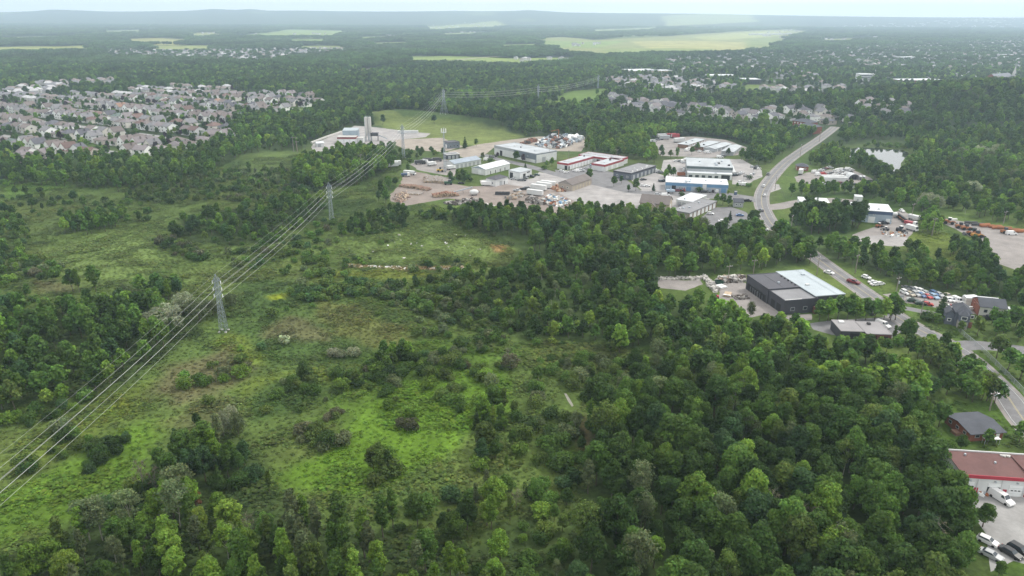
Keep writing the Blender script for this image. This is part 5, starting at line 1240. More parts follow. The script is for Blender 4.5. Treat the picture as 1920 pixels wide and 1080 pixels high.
stand('the low growth at bottom centre', [(700, 1000), (760, 940), (850, 930), (960, 900), (1010, 920), (960, 1010), (860, 1030)], 4.6, {'broad': 4, 'poplar': 1.6, 'shrub': 3, 'bare': .1}, MIDMIX, (5, 10))
stand('the lower meadow clump', [(880, 800), (930, 760), (985, 770), (1000, 840), (960, 890), (880, 880)], 4.2, {'broad': 3, 'shrub': 3, 'conifer': .8, 'poplar': 1.4, 'bare': .12}, MIDMIX, (4, 9))
stand('the poplar stand at bottom left', [(440, 1130), (470, 1045), (560, 1000), (640, 1000), (700, 1050), (680, 1150), (500, 1160)], 4.4, {'poplar': 8, 'broad': 1}, LIGHTMIX, (11, 14.5))
stand('the poplar stand at bottom left', [(690, 1010), (725, 985), (765, 1000), (745, 1040), (700, 1035)], 4.4, {'poplar': 8, 'broad': 1}, LIGHTMIX, (9, 12))
# left edge mass
W3 = 'the left edge wood under the cables'
stand(W3, [(-250, 780), (-250, 640), (0, 625), (100, 640), (190, 660), (255, 700), (200, 735), (120, 738), (60, 760), (-60, 800)], 5.6, {'broad': 9, 'shrub': 1}, MIDMIX, (6.5, 10))
stand(W3, [(-200, 650), (-200, 605), (0, 600), (90, 590), (180, 580), (300, 585), (330, 640), (270, 680), (190, 650), (100, 640)], 5.6, {'broad': 8, 'poplar': .8}, DARKMIX, (7, 11))
stand(W3, [(0, 800), (0, 790), (110, 745), (190, 735), (150, 770), (60, 800)], 3.6, {'shrub': 6, 'broad': 1}, MIDMIX, (4, 7))
stand('the trees left of the nearest pylon', [(130, 545), (180, 540), (190, 552), (140, 556)], 4.4, {'broad': 6, 'poplar': 2}, DARKMIX, (9, 11))
stand('the trees left of the nearest pylon', [(255, 548), (330, 545), (345, 565), (270, 570)], 5, {'broad': 6, 'poplar': 2}, DARKMIX, (8, 11))
stand('the trees left of the nearest pylon', [(200, 585), (250, 565), (300, 570), (300, 590), (230, 600)], 5, {'broad': 8}, MIDMIX, (6, 9))
for px, py, h, w in ((312, 620, 9.5, 1.25), (345, 590, 8.5, 1.0), (375, 600, 8, 1.0), (240, 570, 8, .9), (400, 592, 6, .9), (435, 575, 5.5, .8), (258, 575, 7, .9)):
    one(px, py, 'willow', h, 'silvery' if px in (312, 345) else 'grey green', 'the willow group by the nearest pylon', w)
# meadow clumps
M1 = 'the clumps in the middle meadow'
stand(M1, [(655, 722), (690, 690), (760, 670), (850, 662), (860, 676), (780, 690), (720, 722), (680, 735)], 3.4, {'shrub': 7, 'broad': 1.2}, SHRUBMIX, (4, 6.5))
stand(M1, [(690, 690), (720, 668), (770, 662), (770, 682), (720, 690)], 4.0, {'broad': 8}, DARKMIX, (5, 7.5))
stand(M1, [(548, 818), (560, 795), (600, 792), (620, 812), (672, 820), (668, 838), (612, 850), (570, 838)], 3.0, {'shrub': 9}, {'dark green': 2, 'olive': 3, 'dull mauve brown': 1, 'grey green': 2}, (3, 4))
stand(M1, [(600, 790), (640, 772), (665, 770), (650, 785), (615, 798)], 3.0, {'shrub': 9}, {'olive': 2, 'dull mauve brown': 3}, (3, 4))
stand(M1, [(150, 880), (160, 850), (230, 820), (250, 835), (200, 870), (160, 905)], 2.8, {'shrub': 9}, {'dark green': 3, 'bluish green': 2}, (3, 4))
for px, py, kd, h, t, w in ((712, 888, 'poplar', 9.5, 'olive', 1.2), (700, 880, 'broad', 6.5, 'olive', 1.2), (724, 882, 'broad', 6, 'dark green', 1.1), (735, 890, 'shrub', 3.6, 'olive', 1.2),
        (625, 668, 'shrub', 2.6, 'silvery', 1.1), (640, 670, 'shrub', 2.4, 'silvery', 1.0), (663, 668, 'shrub', 3, 'silvery', 1), (533, 645, 'shrub', 3.0, 'silvery', 1), (490, 655, 'shrub', 2.3, 'bluish green', 1),
        (436, 800, 'willow', 6.5, 'silvery', .55), (420, 820, 'willow', 7.5, 'silvery', .6), (448, 815, 'willow', 6.5, 'grey green', .55),
        (392, 872, 'poplar', 13.5, 'mid green', 1.6), (380, 880, 'poplar', 12.5, 'mid green', 1.5), (404, 878, 'poplar', 12, 'bright green', 1.3), (370, 800, 'broad', 4.5, 'dark green', .9),
        (328, 935, 'poplar', 13, 'mid green', 1.5), (310, 920, 'poplar', 12.5, 'mid green', 1.4), (345, 965, 'aspen', 13.5, 'grey green', 1.0), (338, 990, 'aspen', 13, 'grey green', 1.0), (300, 935, 'bare', 9, 'pale dry', .8), (270, 925, 'bare', 9.5, 'pale dry', .8),
        (372, 960, 'broad', 6.5, 'rusty brown', .7), (470, 1020, 'bare', 8, 'pale dry', .8), (378, 1005, 'broad', 7.5, 'yellowish green', 1.0), (952, 690, 'bare', 6.5, 'pale dry', .9), (958, 690, 'shrub', 4, 'dull mauve brown', 1), (1430, 700, 'aspen', 9.5, 'olive', 1),
        (770, 805, 'shrub', 3.0, 'dull mauve brown', 1), (752, 800, 'shrub', 2.6, 'dull mauve brown', .8), (862, 775, 'shrub', 2.2, 'dark green', .8), (860, 690, 'shrub', 3.0, 'dark green', .9), (878, 690, 'shrub', 2.0, 'dull mauve brown', .8), (812, 710, 'shrub', 1.8, 'dark green', 1), (905, 660, 'shrub', 2.4, 'dark green', 1),
        (465, 690, 'shrub', 1.8, 'dull mauve brown', 1.3), (570, 690, 'shrub', 2, 'dark green', 1), (1475, 640, 'willow', 6.5, 'silvery', .8), (1360, 625, 'willow', 7, 'silvery', .9), (1355, 650, 'willow', 6, 'silvery', .6),
        (945, 772, 'poplar', 8, 'olive', 1), (925, 805, 'poplar', 7.5, 'yellowish green', 1), (910, 790, 'conifer', 6.5, 'dark green', 1), (905, 870, 'broad', 8, 'bluish green', 1), (1500, 1020, 'bare', 10, 'pale dry', 1.3), (1735, 1040, 'bare', 9.5, 'pale dry', 1.4), (1485, 1000, 'aspen', 9, 'olive', 1)):
    one(px, py, kd, h, t, M1 if py < 860 and px < 1000 else (W2 if px < 1000 else W1), w)
# middle thicket and wood east
W4 = 'the thicket right of the middle meadow'
stand(W4, [(530, 556), (560, 545), (600, 538), (680, 530), (760, 540), (760, 556), (660, 560), (580, 568)], 3.6, {'shrub': 9, 'broad': .6}, {'dark green': 3, 'olive': 2, 'bluish green': 2}, (3, 5))
stand(W4, [(700, 560), (760, 535), (860, 520), (900, 560), (960, 610), (960, 650), (880, 625), (800, 595)], 3.6, {'shrub': 8, 'broad': 1.6}, SHRUBMIX, (3.5, 6))
stand(W4, [(860, 520), (940, 510), (990, 480), (1060, 500), (1120, 540), (1170, 600), (1120, 640), (1000, 655), (940, 620), (890, 560)], 4.4, {'broad': 5, 'shrub': 3.4, 'aspen': .5}, {'mid green': 4, 'bright green': 2, 'dark green': 3, 'yellowish green': 1, 'olive': 1}, (4.5, 8.5))
W5 = 'the middle wood by the workshop'
stand(W5, [(1060, 500), (1000, 470), (985, 440), (1060, 430), (1150, 412), (1240, 430), (1330, 440), (1420, 440), (1500, 460), (1515, 490), (1440, 505), (1390, 515), (1330, 518), (1220, 522), (1225, 545), (1180, 600), (1120, 540)], 5.4, {'broad': 7, 'aspen': 2, 'poplar': .6}, MIDMIX, (7, 11.5))
stand(W5, [(1120, 640), (1180, 595), (1232, 545), (1290, 548), (1340, 576), (1345, 600), (1405, 605), (1540, 640), (1530, 655), (1290, 655), (1200, 660), (1120, 665)], 5.2, {'broad': 9, 'aspen': .5}, MIDMIX, (7, 11))
stand(W5, [(1040, 690), (1010, 660), (1120, 655), (1200, 655), (1180, 690), (1100, 740)], 5.2, {'shrub': 7, 'broad': 1}, SHRUBMIX, (3, 6), keep=.5)
stand('the tree belt below the log yard', [(845, 420), (860, 402), (905, 396), (960, 402), (1005, 408), (1040, 408), (1060, 425), (1000, 440), (940, 445), (880, 440)], 4.6, {'broad': 8, 'poplar': 1}, MIDMIX, (6, 9.5))
stand('the tree belt below the log yard', [(1040, 405), (1090, 395), (1150, 402), (1200, 402), (1260, 408), (1300, 430), (1240, 435), (1150, 418), (1060, 428)], 4.8, {'broad': 8, 'shrub': 1}, LIGHTMIX, (5.5, 9))
stand('the bushes left of the log yard', [(640, 445), (655, 420), (690, 410), (760, 395), (770, 425), (720, 440)], 4.2, {'broad': 5, 'shrub': 4, 'conifer': .4}, DARKMIX, (4, 8))
stand('the bushes left of the log yard', [(705, 378), (720, 355), (745, 340), (752, 344), (733, 362), (731, 384)], 5, {'broad': 8}, MIDMIX, (6, 9))
stand('the bushes left of the log yard', [(770, 400), (845, 398), (840, 415), (780, 410)], 4.2, {'shrub': 8, 'broad': 2}, MIDMIX, (4, 7))
# left middle
W6 = 'the scrub below the subdivision'
stand(W6, [(-200, 352), (-200, 322), (0, 318), (120, 326), (250, 332), (360, 305), (420, 300), (400, 330), (330, 350), (240, 362), (140, 352)], 6.5, {'broad': 8, 'shrub': 1}, MIDMIX, (7, 11))
stand(W6, [(405, 268), (432, 245), (470, 226), (560, 216), (640, 218), (600, 262), (580, 280), (490, 284), (430, 300), (385, 300)], 6.5, {'broad': 9, 'shrub': 1}, MIDMIX, (7, 11))
stand(W6, [(545, 345), (560, 312), (640, 290), (735, 294), (735, 318), (700, 340), (640, 355), (590, 358)], 5.6, {'broad': 8, 'poplar': 1}, LIGHTMIX, (8, 12))
stand(W6, [(230, 372), (330, 340), (470, 318), (545, 322), (550, 352), (600, 360), (560, 385), (470, 385), (400, 375), (300, 385)], 4.6, {'shrub': 8, 'broad': 1.6}, SHRUBMIX, (4, 7), keep=.85)
stand(W6, [(328, 446), (340, 415), (420, 398), (520, 388), (605, 372), (608, 398), (560, 435), (500, 458), (430, 465), (370, 458)], 5.2, {'broad': 6, 'shrub': 4}, MIDMIX, (4.5, 9.5), keep=.85)
stand(W6, [(285, 450), (330, 445), (390, 480), (385, 495), (330, 485)], 3.4, {'shrub': 9}, {'dark green': 3, 'dull mauve brown': 2, 'olive': 2}, (3, 5))
stand(W6, [(420, 480), (480, 455), (560, 445), (600, 420), (640, 400), (620, 440), (540, 490), (450, 515)], 4.6, {'shrub': 9}, SHRUBMIX, (3, 5), keep=.55)
stand(W6, [(100, 442), (120, 420), (160, 412), (235, 408), (232, 426), (180, 440)], 4.6, {'broad': 9}, DARKMIX, (6, 9))
stand(W6, [(-150, 520), (-150, 400), (30, 400), (60, 440), (50, 500), (20, 540)], 4.6, {'broad': 4, 'shrub': 4}, DARKMIX, (4, 7), keep=.75)
stand(W6, [(0, 520), (40, 480), (120, 500), (110, 520), (60, 530)], 3.6, {'shrub': 8}, SHRUBMIX, (3, 5), keep=.8)
stand(W6, [(-100, 600), (-100, 540), (60, 550), (110, 590), (20, 600)], 4.6, {'broad': 4, 'shrub': 4}, SHRUBMIX, (4, 6), keep=.8)
stand(W6, [(-200, 400), (-200, 362), (100, 372), (280, 385), (270, 420), (60, 415)], 7.5, {'broad': 3, 'shrub': 5}, DARKMIX, (4, 7.5), keep=.55)
for px, py, h in ((30, 366, 6), (50, 366, 6.5), (75, 360, 3), (100, 385, 5.5), (122, 388, 4.5), (212, 395, 6), (130, 335, 3), (245, 370, 5), (262, 415, 6), (278, 400, 3.5), (277, 415, 3)):
    one(px, py, 'broad' if h > 3.9 else 'shrub', h, 'dark green', W6, 1.1)
stand('the scattered bushes of the meadow', [(0, 900), (200, 720), (420, 640), (480, 520), (640, 430), (720, 440), (940, 470), (850, 520), (720, 530), (560, 590), (640, 650), (900, 640), (950, 700), (860, 860), (700, 920), (560, 880), (480, 820), (330, 830), (60, 1010), (0, 1020)], 4.2, {'shrub': 9}, {'mid green': 4, 'olive': 3, 'bright green': 2, 'dark green': 1, 'grey green': 1}, (1, 2), keep=.5, clump=.56)
for i, px in enumerate((1536, 1552, 1570, 1588, 1605, 1622, 1640, 1656, 1669)): one(px, 602 - abs(i - 4) % 3 * 1.5, 'broad', 8.2 + (i * 7 % 5) * .35, ['mid green', 'bright green', 'dark green'][i % 3], 'the road edge at the charcoal workshop', 1.1)
stand(W1, [(1550, 652), (1600, 648), (1668, 652), (1690, 664), (1660, 664), (1560, 660)], 3.8, {'broad': 9}, LIGHTMIX, (4.5, 5.6), pad=0)
for px, py, h in ((1640, 338, 11), (1652, 341, 11.5), (1664, 346, 10), (1628, 327, 9), (1612, 313, 8), (1680, 342, 9), (1692, 330, 8)): one(px, py, 'broad', h, 'dark green' if h > 9 else 'mid green', 'the trees beside the pond', 1.2)
for px, py, h in ((1462, 453, 12), (1474, 463, 11), (1487, 471, 12), (1499, 479, 11), (1509, 487, 11.5), (1518, 494, 9)): one(px, py, 'broad', h, 'mid green' if h > 11.2 else 'dark green', 'the wood at the road edge', 1.15)
for px, py, h in ((1745, 682, 8.5), (1760, 692, 8), (1838, 742, 9), (1850, 752, 9), (1864, 757, 8), (1826, 733, 8.5), (1702, 668, 8), (1730, 674, 8), (1772, 700, 8)): one(px, py, 'broad', h, ['mid green', 'dark green', 'olive'][px % 3], 'the houses by the road bend', 1.1)
stand('the scrub left of the lower right wood', [(985, 700), (1030, 670), (1190, 668), (1150, 720), (1100, 770), (1085, 860), (1040, 880), (990, 860), (1010, 780)], 3.8, {'shrub': 7, 'broad': 1.6, 'poplar': .4}, {'mid green': 4, 'olive': 2, 'grey green': 2, 'dark green': 2}, (3.5, 6.5), keep=.62)
stand('the scrub between the meadow and the thicket', [(760, 560), (840, 600), (950, 640), (960, 665), (880, 660), (780, 630), (700, 590)], 3.8, {'shrub': 9, 'broad': .8}, SHRUBMIX, (3, 5), keep=.4)
# right-hand side
W7 = 'the tree belt right of the main road'
stand(W7, [(1512, 470), (1535, 458), (1600, 470), (1640, 482), (1700, 495), (1785, 512), (1850, 512), (1930, 535), (2100, 560), (2100, 598), (1930, 588), (1830, 562), (1760, 548), (1700, 540), (1640, 515), (1580, 492)], 5.2, {'broad': 9, 'shrub': .8, 'bare': .1}, MIDMIX, (6, 9.5))
stand(W7, [(1690, 470), (1730, 478), (1790, 492), (1850, 500), (1880, 512), (1800, 512), (1710, 495)], 4.4, {'broad': 6, 'shrub': 3}, MIDMIX, (4.5, 8))
stand(W7, [(1775, 470), (1800, 462), (1850, 470), (1866, 500), (1830, 508), (1790, 495)], 4.6, {'broad': 8}, DARKMIX, (6, 8))
stand('the trees before the blue depot', [(1470, 432), (1490, 418), (1520, 412), (1600, 416), (1640, 424), (1640, 438), (1560, 440), (1500, 440)], 5.4, {'broad': 9, 'conifer': .6}, DARKMIX, (11, 15))
stand('the trees before the blue depot', [(1448, 402), (1466, 402), (1468, 412), (1452, 412)], 5, {'conifer': 3, 'broad': 4}, DARKMIX, (8, 10))
stand('the trees above the blue depot', [(1468, 392), (1480, 368), (1560, 356), (1640, 362), (1645, 372), (1560, 366), (1500, 376)], 6, {'broad': 9}, MIDMIX, (6, 9))
stand('the trees above the blue depot', [(1600, 378), (1640, 380), (1680, 388), (1730, 402), (1760, 402), (1740, 385), (1660, 362), (1610, 360)], 6, {'broad': 9}, MIDMIX, (6, 10))
stand('the bushes by the utility pole', [(1700, 432), (1716, 410), (1750, 408), (1775, 428), (1760, 440), (1720, 440)], 4.4, {'broad': 8}, LIGHTMIX, (5, 8))
W8 = 'the wood beyond the gravel lot'
stand(W8, [(1640, 348), (1660, 335), (1690, 318), (1720, 300), (1760, 285), (1840, 280), (1930, 285), (2150, 300), (2150, 470), (1930, 425), (1860, 414), (1790, 404), (1730, 385), (1670, 362)], 6.4, {'broad': 9, 'aspen': .4, 'willow': .12}, MIDMIX, (7, 11), keep=.95)
stand(W8, [(1700, 280), (1690, 262), (1640, 262), (1580, 272), (1570, 255), (1600, 240), (1700, 245), (1930, 250), (2150, 260), (2150, 300), (1930, 285), (1840, 280), (1760, 285), (1715, 296)], 7, {'broad': 9}, MIDMIX, (7, 11))
stand('the mound above the trailer yard', [(1470, 312), (1500, 292), (1540, 278), (1575, 276), (1600, 300), (1612, 318), (1560, 316), (1520, 312)], 5.8, {'broad': 9}, LIGHTMIX, (6, 9.5))
stand('the trees beside the pond', [(1612, 318), (1600, 302), (1622, 306), (1650, 322), (1668, 332), (1660, 345), (1640, 340)], 5.6, {'broad': 9}, DARKMIX, (9, 12.5))
for px, py in ((1800, 300), (1835, 296), (1870, 292), (1750, 396), (1735, 392), (1850, 300)):
    one(px, py, 'willow', 9.5, 'silvery', W8, 1.0)
# named street trees and single trees
ST = 'the verge of the side street'
for px, py, h, t in ((1868, 672, 8.5, 'olive'), (1889, 694, 8.0, 'mid green'), (1912, 712, 8.5, 'mid green')): one(px, py, 'broad', h, t, ST, 1.15)
for px, py, kd, h, t in ((1763, 594, 'conifer', 9.5, 'dark green'), (1675, 640, 'poplar', 6.5, 'mid green'), (1697, 640, 'broad', 8.5, 'dark green'), (1704, 632, 'broad', 7.5, 'mid green'), (1740, 662, 'broad', 7, 'mid green'), (1755, 672, 'broad', 7, 'mid green'),
        (1668, 596, 'broad', 10.5, 'mid green'), (1678, 600, 'broad', 9.5, 'mid green'), (1800, 625, 'broad', 5, 'olive'), (1735, 600, 'shrub', 3, 'dark green'), (1750, 604, 'shrub', 3.4, 'mid green'), (1720, 672, 'broad', 7, 'mid green'), (1685, 648, 'shrub', 3, 'mid green'),
        (1782, 690, 'broad', 7, 'mid green'), (1830, 712, 'broad', 7, 'mid green'), (1815, 700, 'broad', 7, 'dark green'), (1780, 672, 'broad', 6, 'yellowish green')):
    one(px, py, kd, h, t, 'the houses by the road bend', 1.05)
stand('the road edge at the charcoal workshop', [(1530, 600), (1545, 585), (1570, 582), (1660, 592), (1680, 596), (1640, 602), (1560, 606)], 4.4, {'broad': 9}, {'mid green': 4, 'bright green': 2, 'dark green': 2}, (7, 9.5))
stand('the houses by the road bend', [(1820, 600), (1850, 596), (1925, 612), (2100, 640), (2100, 655), (1925, 645), (1870, 640), (1825, 628)], 5.2, {'broad': 9}, DARKMIX, (6, 8.5))
stand('the houses by the road bend', [(1740, 690), (1720, 665), (1770, 660), (1800, 690), (1860, 730), (1870, 760), (1800, 755), (1755, 750)], 5.0, {'broad': 9}, {'mid green': 4, 'yellowish green': 2, 'dark green': 2, 'olive': 1}, (6, 9))
stand('the yard of the brick bungalow', [(1745, 835), (1800, 845), (1850, 850), (1900, 848), (1960, 850), (1960, 862), (1880, 858), (1800, 852), (1745, 850)], 3.6, {'broad': 6, 'shrub': 3}, {'mid green': 4, 'yellowish green': 2, 'dark green': 2}, (3.5, 6))
for px, py, h in ((1850, 835, 5), (1910, 830, 6.5), (1935, 835, 7), (1760, 800, 7.5), (1842, 988, 6.5), (1872, 1082, 4)): one(px, py, 'broad', h, 'mid green', 'the yard of the brick bungalow' if py < 900 else 'the edge of the garage forecourt', 1.1)
# trees among the industrial buildings
IB = 'the industrial buildings'
for px, py, kd, h, t in ((968, 303, 'broad', 8, 'dark green'), (981, 304, 'broad', 6.5, 'dark purple'), (933, 296, 'broad', 4.5, 'dark purple'), (1105, 340, 'broad', 9, 'mid green'), (1151, 350, 'broad', 7.5, 'mid green'), (1192, 358, 'broad', 8.5, 'mid green'), (1165, 344, 'broad', 5.5, 'bluish green'), (1178, 360, 'broad', 5, 'dark green'),
        (872, 278, 'conifer', 9.5, 'dark green'), (893, 274, 'broad', 6.5, 'mid green'), (1035, 312, 'broad', 7, 'mid green'), (1025, 314, 'broad', 5.5, 'bright green'), (1253, 332, 'broad', 9, 'mid green'), (1262, 334, 'broad', 8, 'mid green'), (1248, 336, 'broad', 7, 'bright green'), (1225, 358, 'conifer', 5, 'bluish green'), (1278, 368, 'shrub', 2.5, 'dark green'),
        (1382, 352, 'broad', 3.5, 'mid green'), (1365, 366, 'broad', 3.6, 'yellowish green'), (1336, 364, 'broad', 3, 'dark purple'), (1310, 360, 'shrub', 3, 'mid green'), (1355, 384, 'broad', 7, 'mid green'), (1344, 382, 'broad', 6.5, 'bright green'), (1366, 388, 'broad', 7, 'mid green'), (1368, 414, 'conifer', 5.5, 'bluish green'), (1408, 424, 'broad', 9, 'dark green'), (1416, 420, 'broad', 8, 'dark green'), (1398, 424, 'shrub', 3, 'mid green'), (1360, 428, 'broad', 6, 'mid green'),
        (1365, 292, 'broad', 6.5, 'dark green'), (1390, 300, 'broad', 10, 'bright green'), (1400, 304, 'broad', 10, 'mid green'), (1412, 300, 'broad', 9, 'bright green'), (1445, 292, 'broad', 6.5, 'dark purple'), (1435, 308, 'broad', 6, 'mid green'), (1297, 290, 'broad', 7, 'dark green'), (1307, 282, 'broad', 7, 'mid green'), (1240, 288, 'broad', 7.5, 'dark green'), (1270, 290, 'broad', 6, 'mid green'), (985, 316, 'conifer', 4.5, 'dark green'), (1020, 318, 'shrub', 3, 'mid green'), (1404, 350, 'shrub', 2.4, 'mid green'), (1405, 336, 'shrub', 2.6, 'dark green'), (1230, 404, 'broad', 4, 'mid green'), (1262, 404, 'shrub', 3, 'dark green'), (870, 326, 'shrub', 3, 'mid green'), (920, 304, 'shrub', 3, 'mid green'), (905, 300, 'broad', 6, 'grey green'), (765, 322, 'broad', 6, 'mid green')):
    one(px, py, kd, h, t, IB, 1.05)
stand('the hedge behind the white warehouses', [(833, 338), (850, 330), (875, 332), (888, 340), (880, 346), (845, 344)], 4.2, {'broad': 6, 'shrub': 4}, DARKMIX, (4, 6.5))
stand('the hedge behind the white warehouses', [(1120, 384), (1160, 382), (1200, 380), (1245, 376), (1250, 384), (1190, 392), (1120, 396)], 5, {'shrub': 5, 'broad': 3}, LIGHTMIX, (4, 7), keep=.6)
stand('the young row behind the warehouse', [(885, 285), (905, 274), (940, 266), (980, 258), (1000, 257), (985, 263), (940, 273), (900, 288)], 5.5, {'broad': 9}, MIDMIX, (6, 8))
stand('the storage yard hedge', [(1235, 300), (1250, 290), (1330, 293), (1360, 294), (1330, 300), (1260, 298)], 5, {'broad': 7, 'shrub': 2}, MIDMIX, (4.5, 7.5), keep=.7)
stand('the trees around the plant yard', [(720, 300), (760, 284), (830, 282), (850, 296), (800, 296), (770, 308), (740, 318)], 5.4, {'broad': 5, 'shrub': 4}, MIDMIX, (4, 7.5), keep=.6)
stand('the trees around the plant yard', [(600, 283), (640, 285), (690, 283), (735, 286), (735, 296), (640, 292)], 6, {'broad': 8}, MIDMIX, (7, 10))
stand('the wood beside the distant road', [(1400, 308), (1430, 315), (1470, 290), (1500, 268), (1540, 247), (1480, 252), (1430, 270), (1400, 285)], 6.5, {'broad': 9}, MIDMIX, (8, 11))
stand('the wood beside the scrap yard', [(1098, 258), (1098, 284), (1150, 298), (1195, 300), (1245, 312), (1245, 296), (1215, 282), (1222, 260), (1290, 252), (1240, 244), (1100, 246)], 6.5, {'broad': 9}, LIGHTMIX, (8, 11))
stand('the wood behind the storage rows', [(1225, 258), (1300, 254), (1370, 262), (1405, 276), (1440, 270), (1480, 252), (1400, 244), (1230, 244)], 6.8, {'broad': 9}, MIDMIX, (8, 11))
stand('the trees around the trailer yard', [(1638, 340), (1660, 334), (1700, 352), (1700, 372), (1650, 362), (1640, 352)], 6, {'broad': 9}, MIDMIX, (7, 11))
stand('the trees around the trailer yard', [(1500, 352), (1540, 352), (1620, 362), (1640, 374), (1560, 368), (1500, 366)], 6, {'broad': 9}, MIDMIX, (6, 9))
stand('the scrub along the embankment crest', [(745, 214), (850, 225), (960, 238), (990, 237), (960, 231), (850, 217), (765, 209)], 4.2, {'broad': 5, 'shrub': 4}, {'dark green': 4, 'olive': 2}, (2.8, 4.2))
stand('the scrub along the embankment crest', [(1575, 282), (1640, 270), (1705, 276), (1715, 300), (1690, 340), (1686, 322), (1700, 288), (1640, 276)], 5, {'shrub': 6, 'broad': 3}, MIDMIX, (3, 6))
stand(W6, [(-200, 300), (-200, 288), (0, 282), (60, 288), (150, 300), (230, 300), (290, 296), (330, 290), (400, 276), (400, 300), (340, 312), (250, 332), (120, 326), (0, 318)], 7.5, {'broad': 9}, MIDMIX, (7, 11), keep=.8)
# ---- the woods beyond, one tree at a time up to about 1.4 km
TOWNS = [(T1, .32), (T2, .38), (T3, .72), (T4, .45), (T5, .3)]
CLEAR = [g[0] for g in GP[:34]]
def near_edge(x, y, c):
    r = np.zeros(x.shape, bool); mn, mxx = c.min(0) - 40, c.max(0) + 40
    s = np.where((x > mn[0]) & (x < mxx[0]) & (y > mn[1]) & (y < mxx[1]))[0]
    if len(s):
        d = float(np.hypot(*c.mean(0))); r[s] = sdist(x[s], y[s], c) + (fnoise(x[s], y[s], 50 + d * .03, 3) - .5) * d * .035 < 0
    return r
def far_stand(y0, y1, s, kindname):
    xs = np.arange(-y1 * .86, y1 * .86, s); ys = np.arange(y0, y1, s * .92)
    X, Y = np.meshgrid(xs, ys); x = (X + rng.uniform(-.45, .45, X.shape) * s).ravel(); y = (Y + rng.uniform(-.45, .45, Y.shape) * s).ravel()
    px, py, zc = proj(x, y, hz(x, y)); k = (px > -260) & (px < 2180); x, y, px, py = x[k], y[k], px[k], py[k]
    keep = np.ones(len(x), bool)
    for c in CLEAR:
        keep &= ~(near_edge(x, y, c) & ((rng.random(len(x)) > .012) | (np.hypot(x, y) > 1400)))
    keep &= ~inside(x, y, SUB_W)
    u = rng.random(len(x))
    for t, dens in TOWNS: keep &= ~(inside(x, y, t) & (u > dens))
    keep &= ~blocked(x, y, 2.0)
    q = vnoise(x, y * .35, 420, 9); d = np.hypot(x, y)
    keep &= ~((q > .84) & (d > 3000) & (u > .25))
    return x[keep], y[keep], py[keep]
x, y, py = far_stand(470, 1450, 8.0, None)
k = py < 300
# ground that is not wood although it lies beyond the yards
OPEN = [PP([(-260, 330), (-260, 262), (600, 262), (760, 250), (900, 262), (985, 258), (1100, 255), (1240, 252), (1420, 270), (1480, 262), (1560, 240), (1600, 240), (2180, 250), (2180, 420), (-260, 420)])]
for o_ in OPEN: k &= ~inside(x, y, o_)
x, y = x[k], y[k]
FARW = 'the woods beyond the yards'
tnz = fnoise(x, y, 60, 41)
for i in range(len(x)):
    kd = 'broad' if rng.random() < .9 else ('conifer' if rng.random() < .3 else 'poplar')
    t = pick(rng, MIDMIX if tnz[i] > .5 else DARKMIX)
    PLANTS.append((x[i], y[i], kd, rng.uniform(7, 12.5), rng.uniform(1.0, 1.5), t, FARW))
# garden trees among the houses
GARDEN = []
gx, gy = grid_in(SUB_W, 8.5)
for i in range(len(gx)):
    if rng.random() < .75: GARDEN.append((gx[i], gy[i]))
# ================================================================== power line
M_PYLON = mat('pylon_steel', (.27, .31, .36), .55, .06, metal=.2)
M_INSUL = mat('insulator_porcelain', (.75, .77, .78), .3, .05)
M_CABLE = mat('bright_cable', (.43, .44, .44), .5, 0)
PYL_PX = [(420, 621), (622.5, 415), (757, 297), (833, 224), (1009, 196), (1121, 170)]
PYL = [np.array(P(*p)) for p in PYL_PX]
PH = [20.5, 20.5, 25.0, 25.0, 23.0, 22.0]
prev = PYL[0] - (PYL[1] - PYL[0]) * 1.02
PYL_ALL = [prev] + PYL; PH_ALL = [20.5] + PH
PLAB = ['nearest lattice pylon standing in the bright meadow beside the pale willows', 'second nearest lattice pylon, below the wood by the log yard', 'third lattice pylon in the hollow in front of the concrete plant yard', 'lattice pylon on the embankment edge in front of the dark wood', 'lattice pylon rising from the middle of the far wood', 'furthest lattice pylon beside the small green clearing']
ATT = []
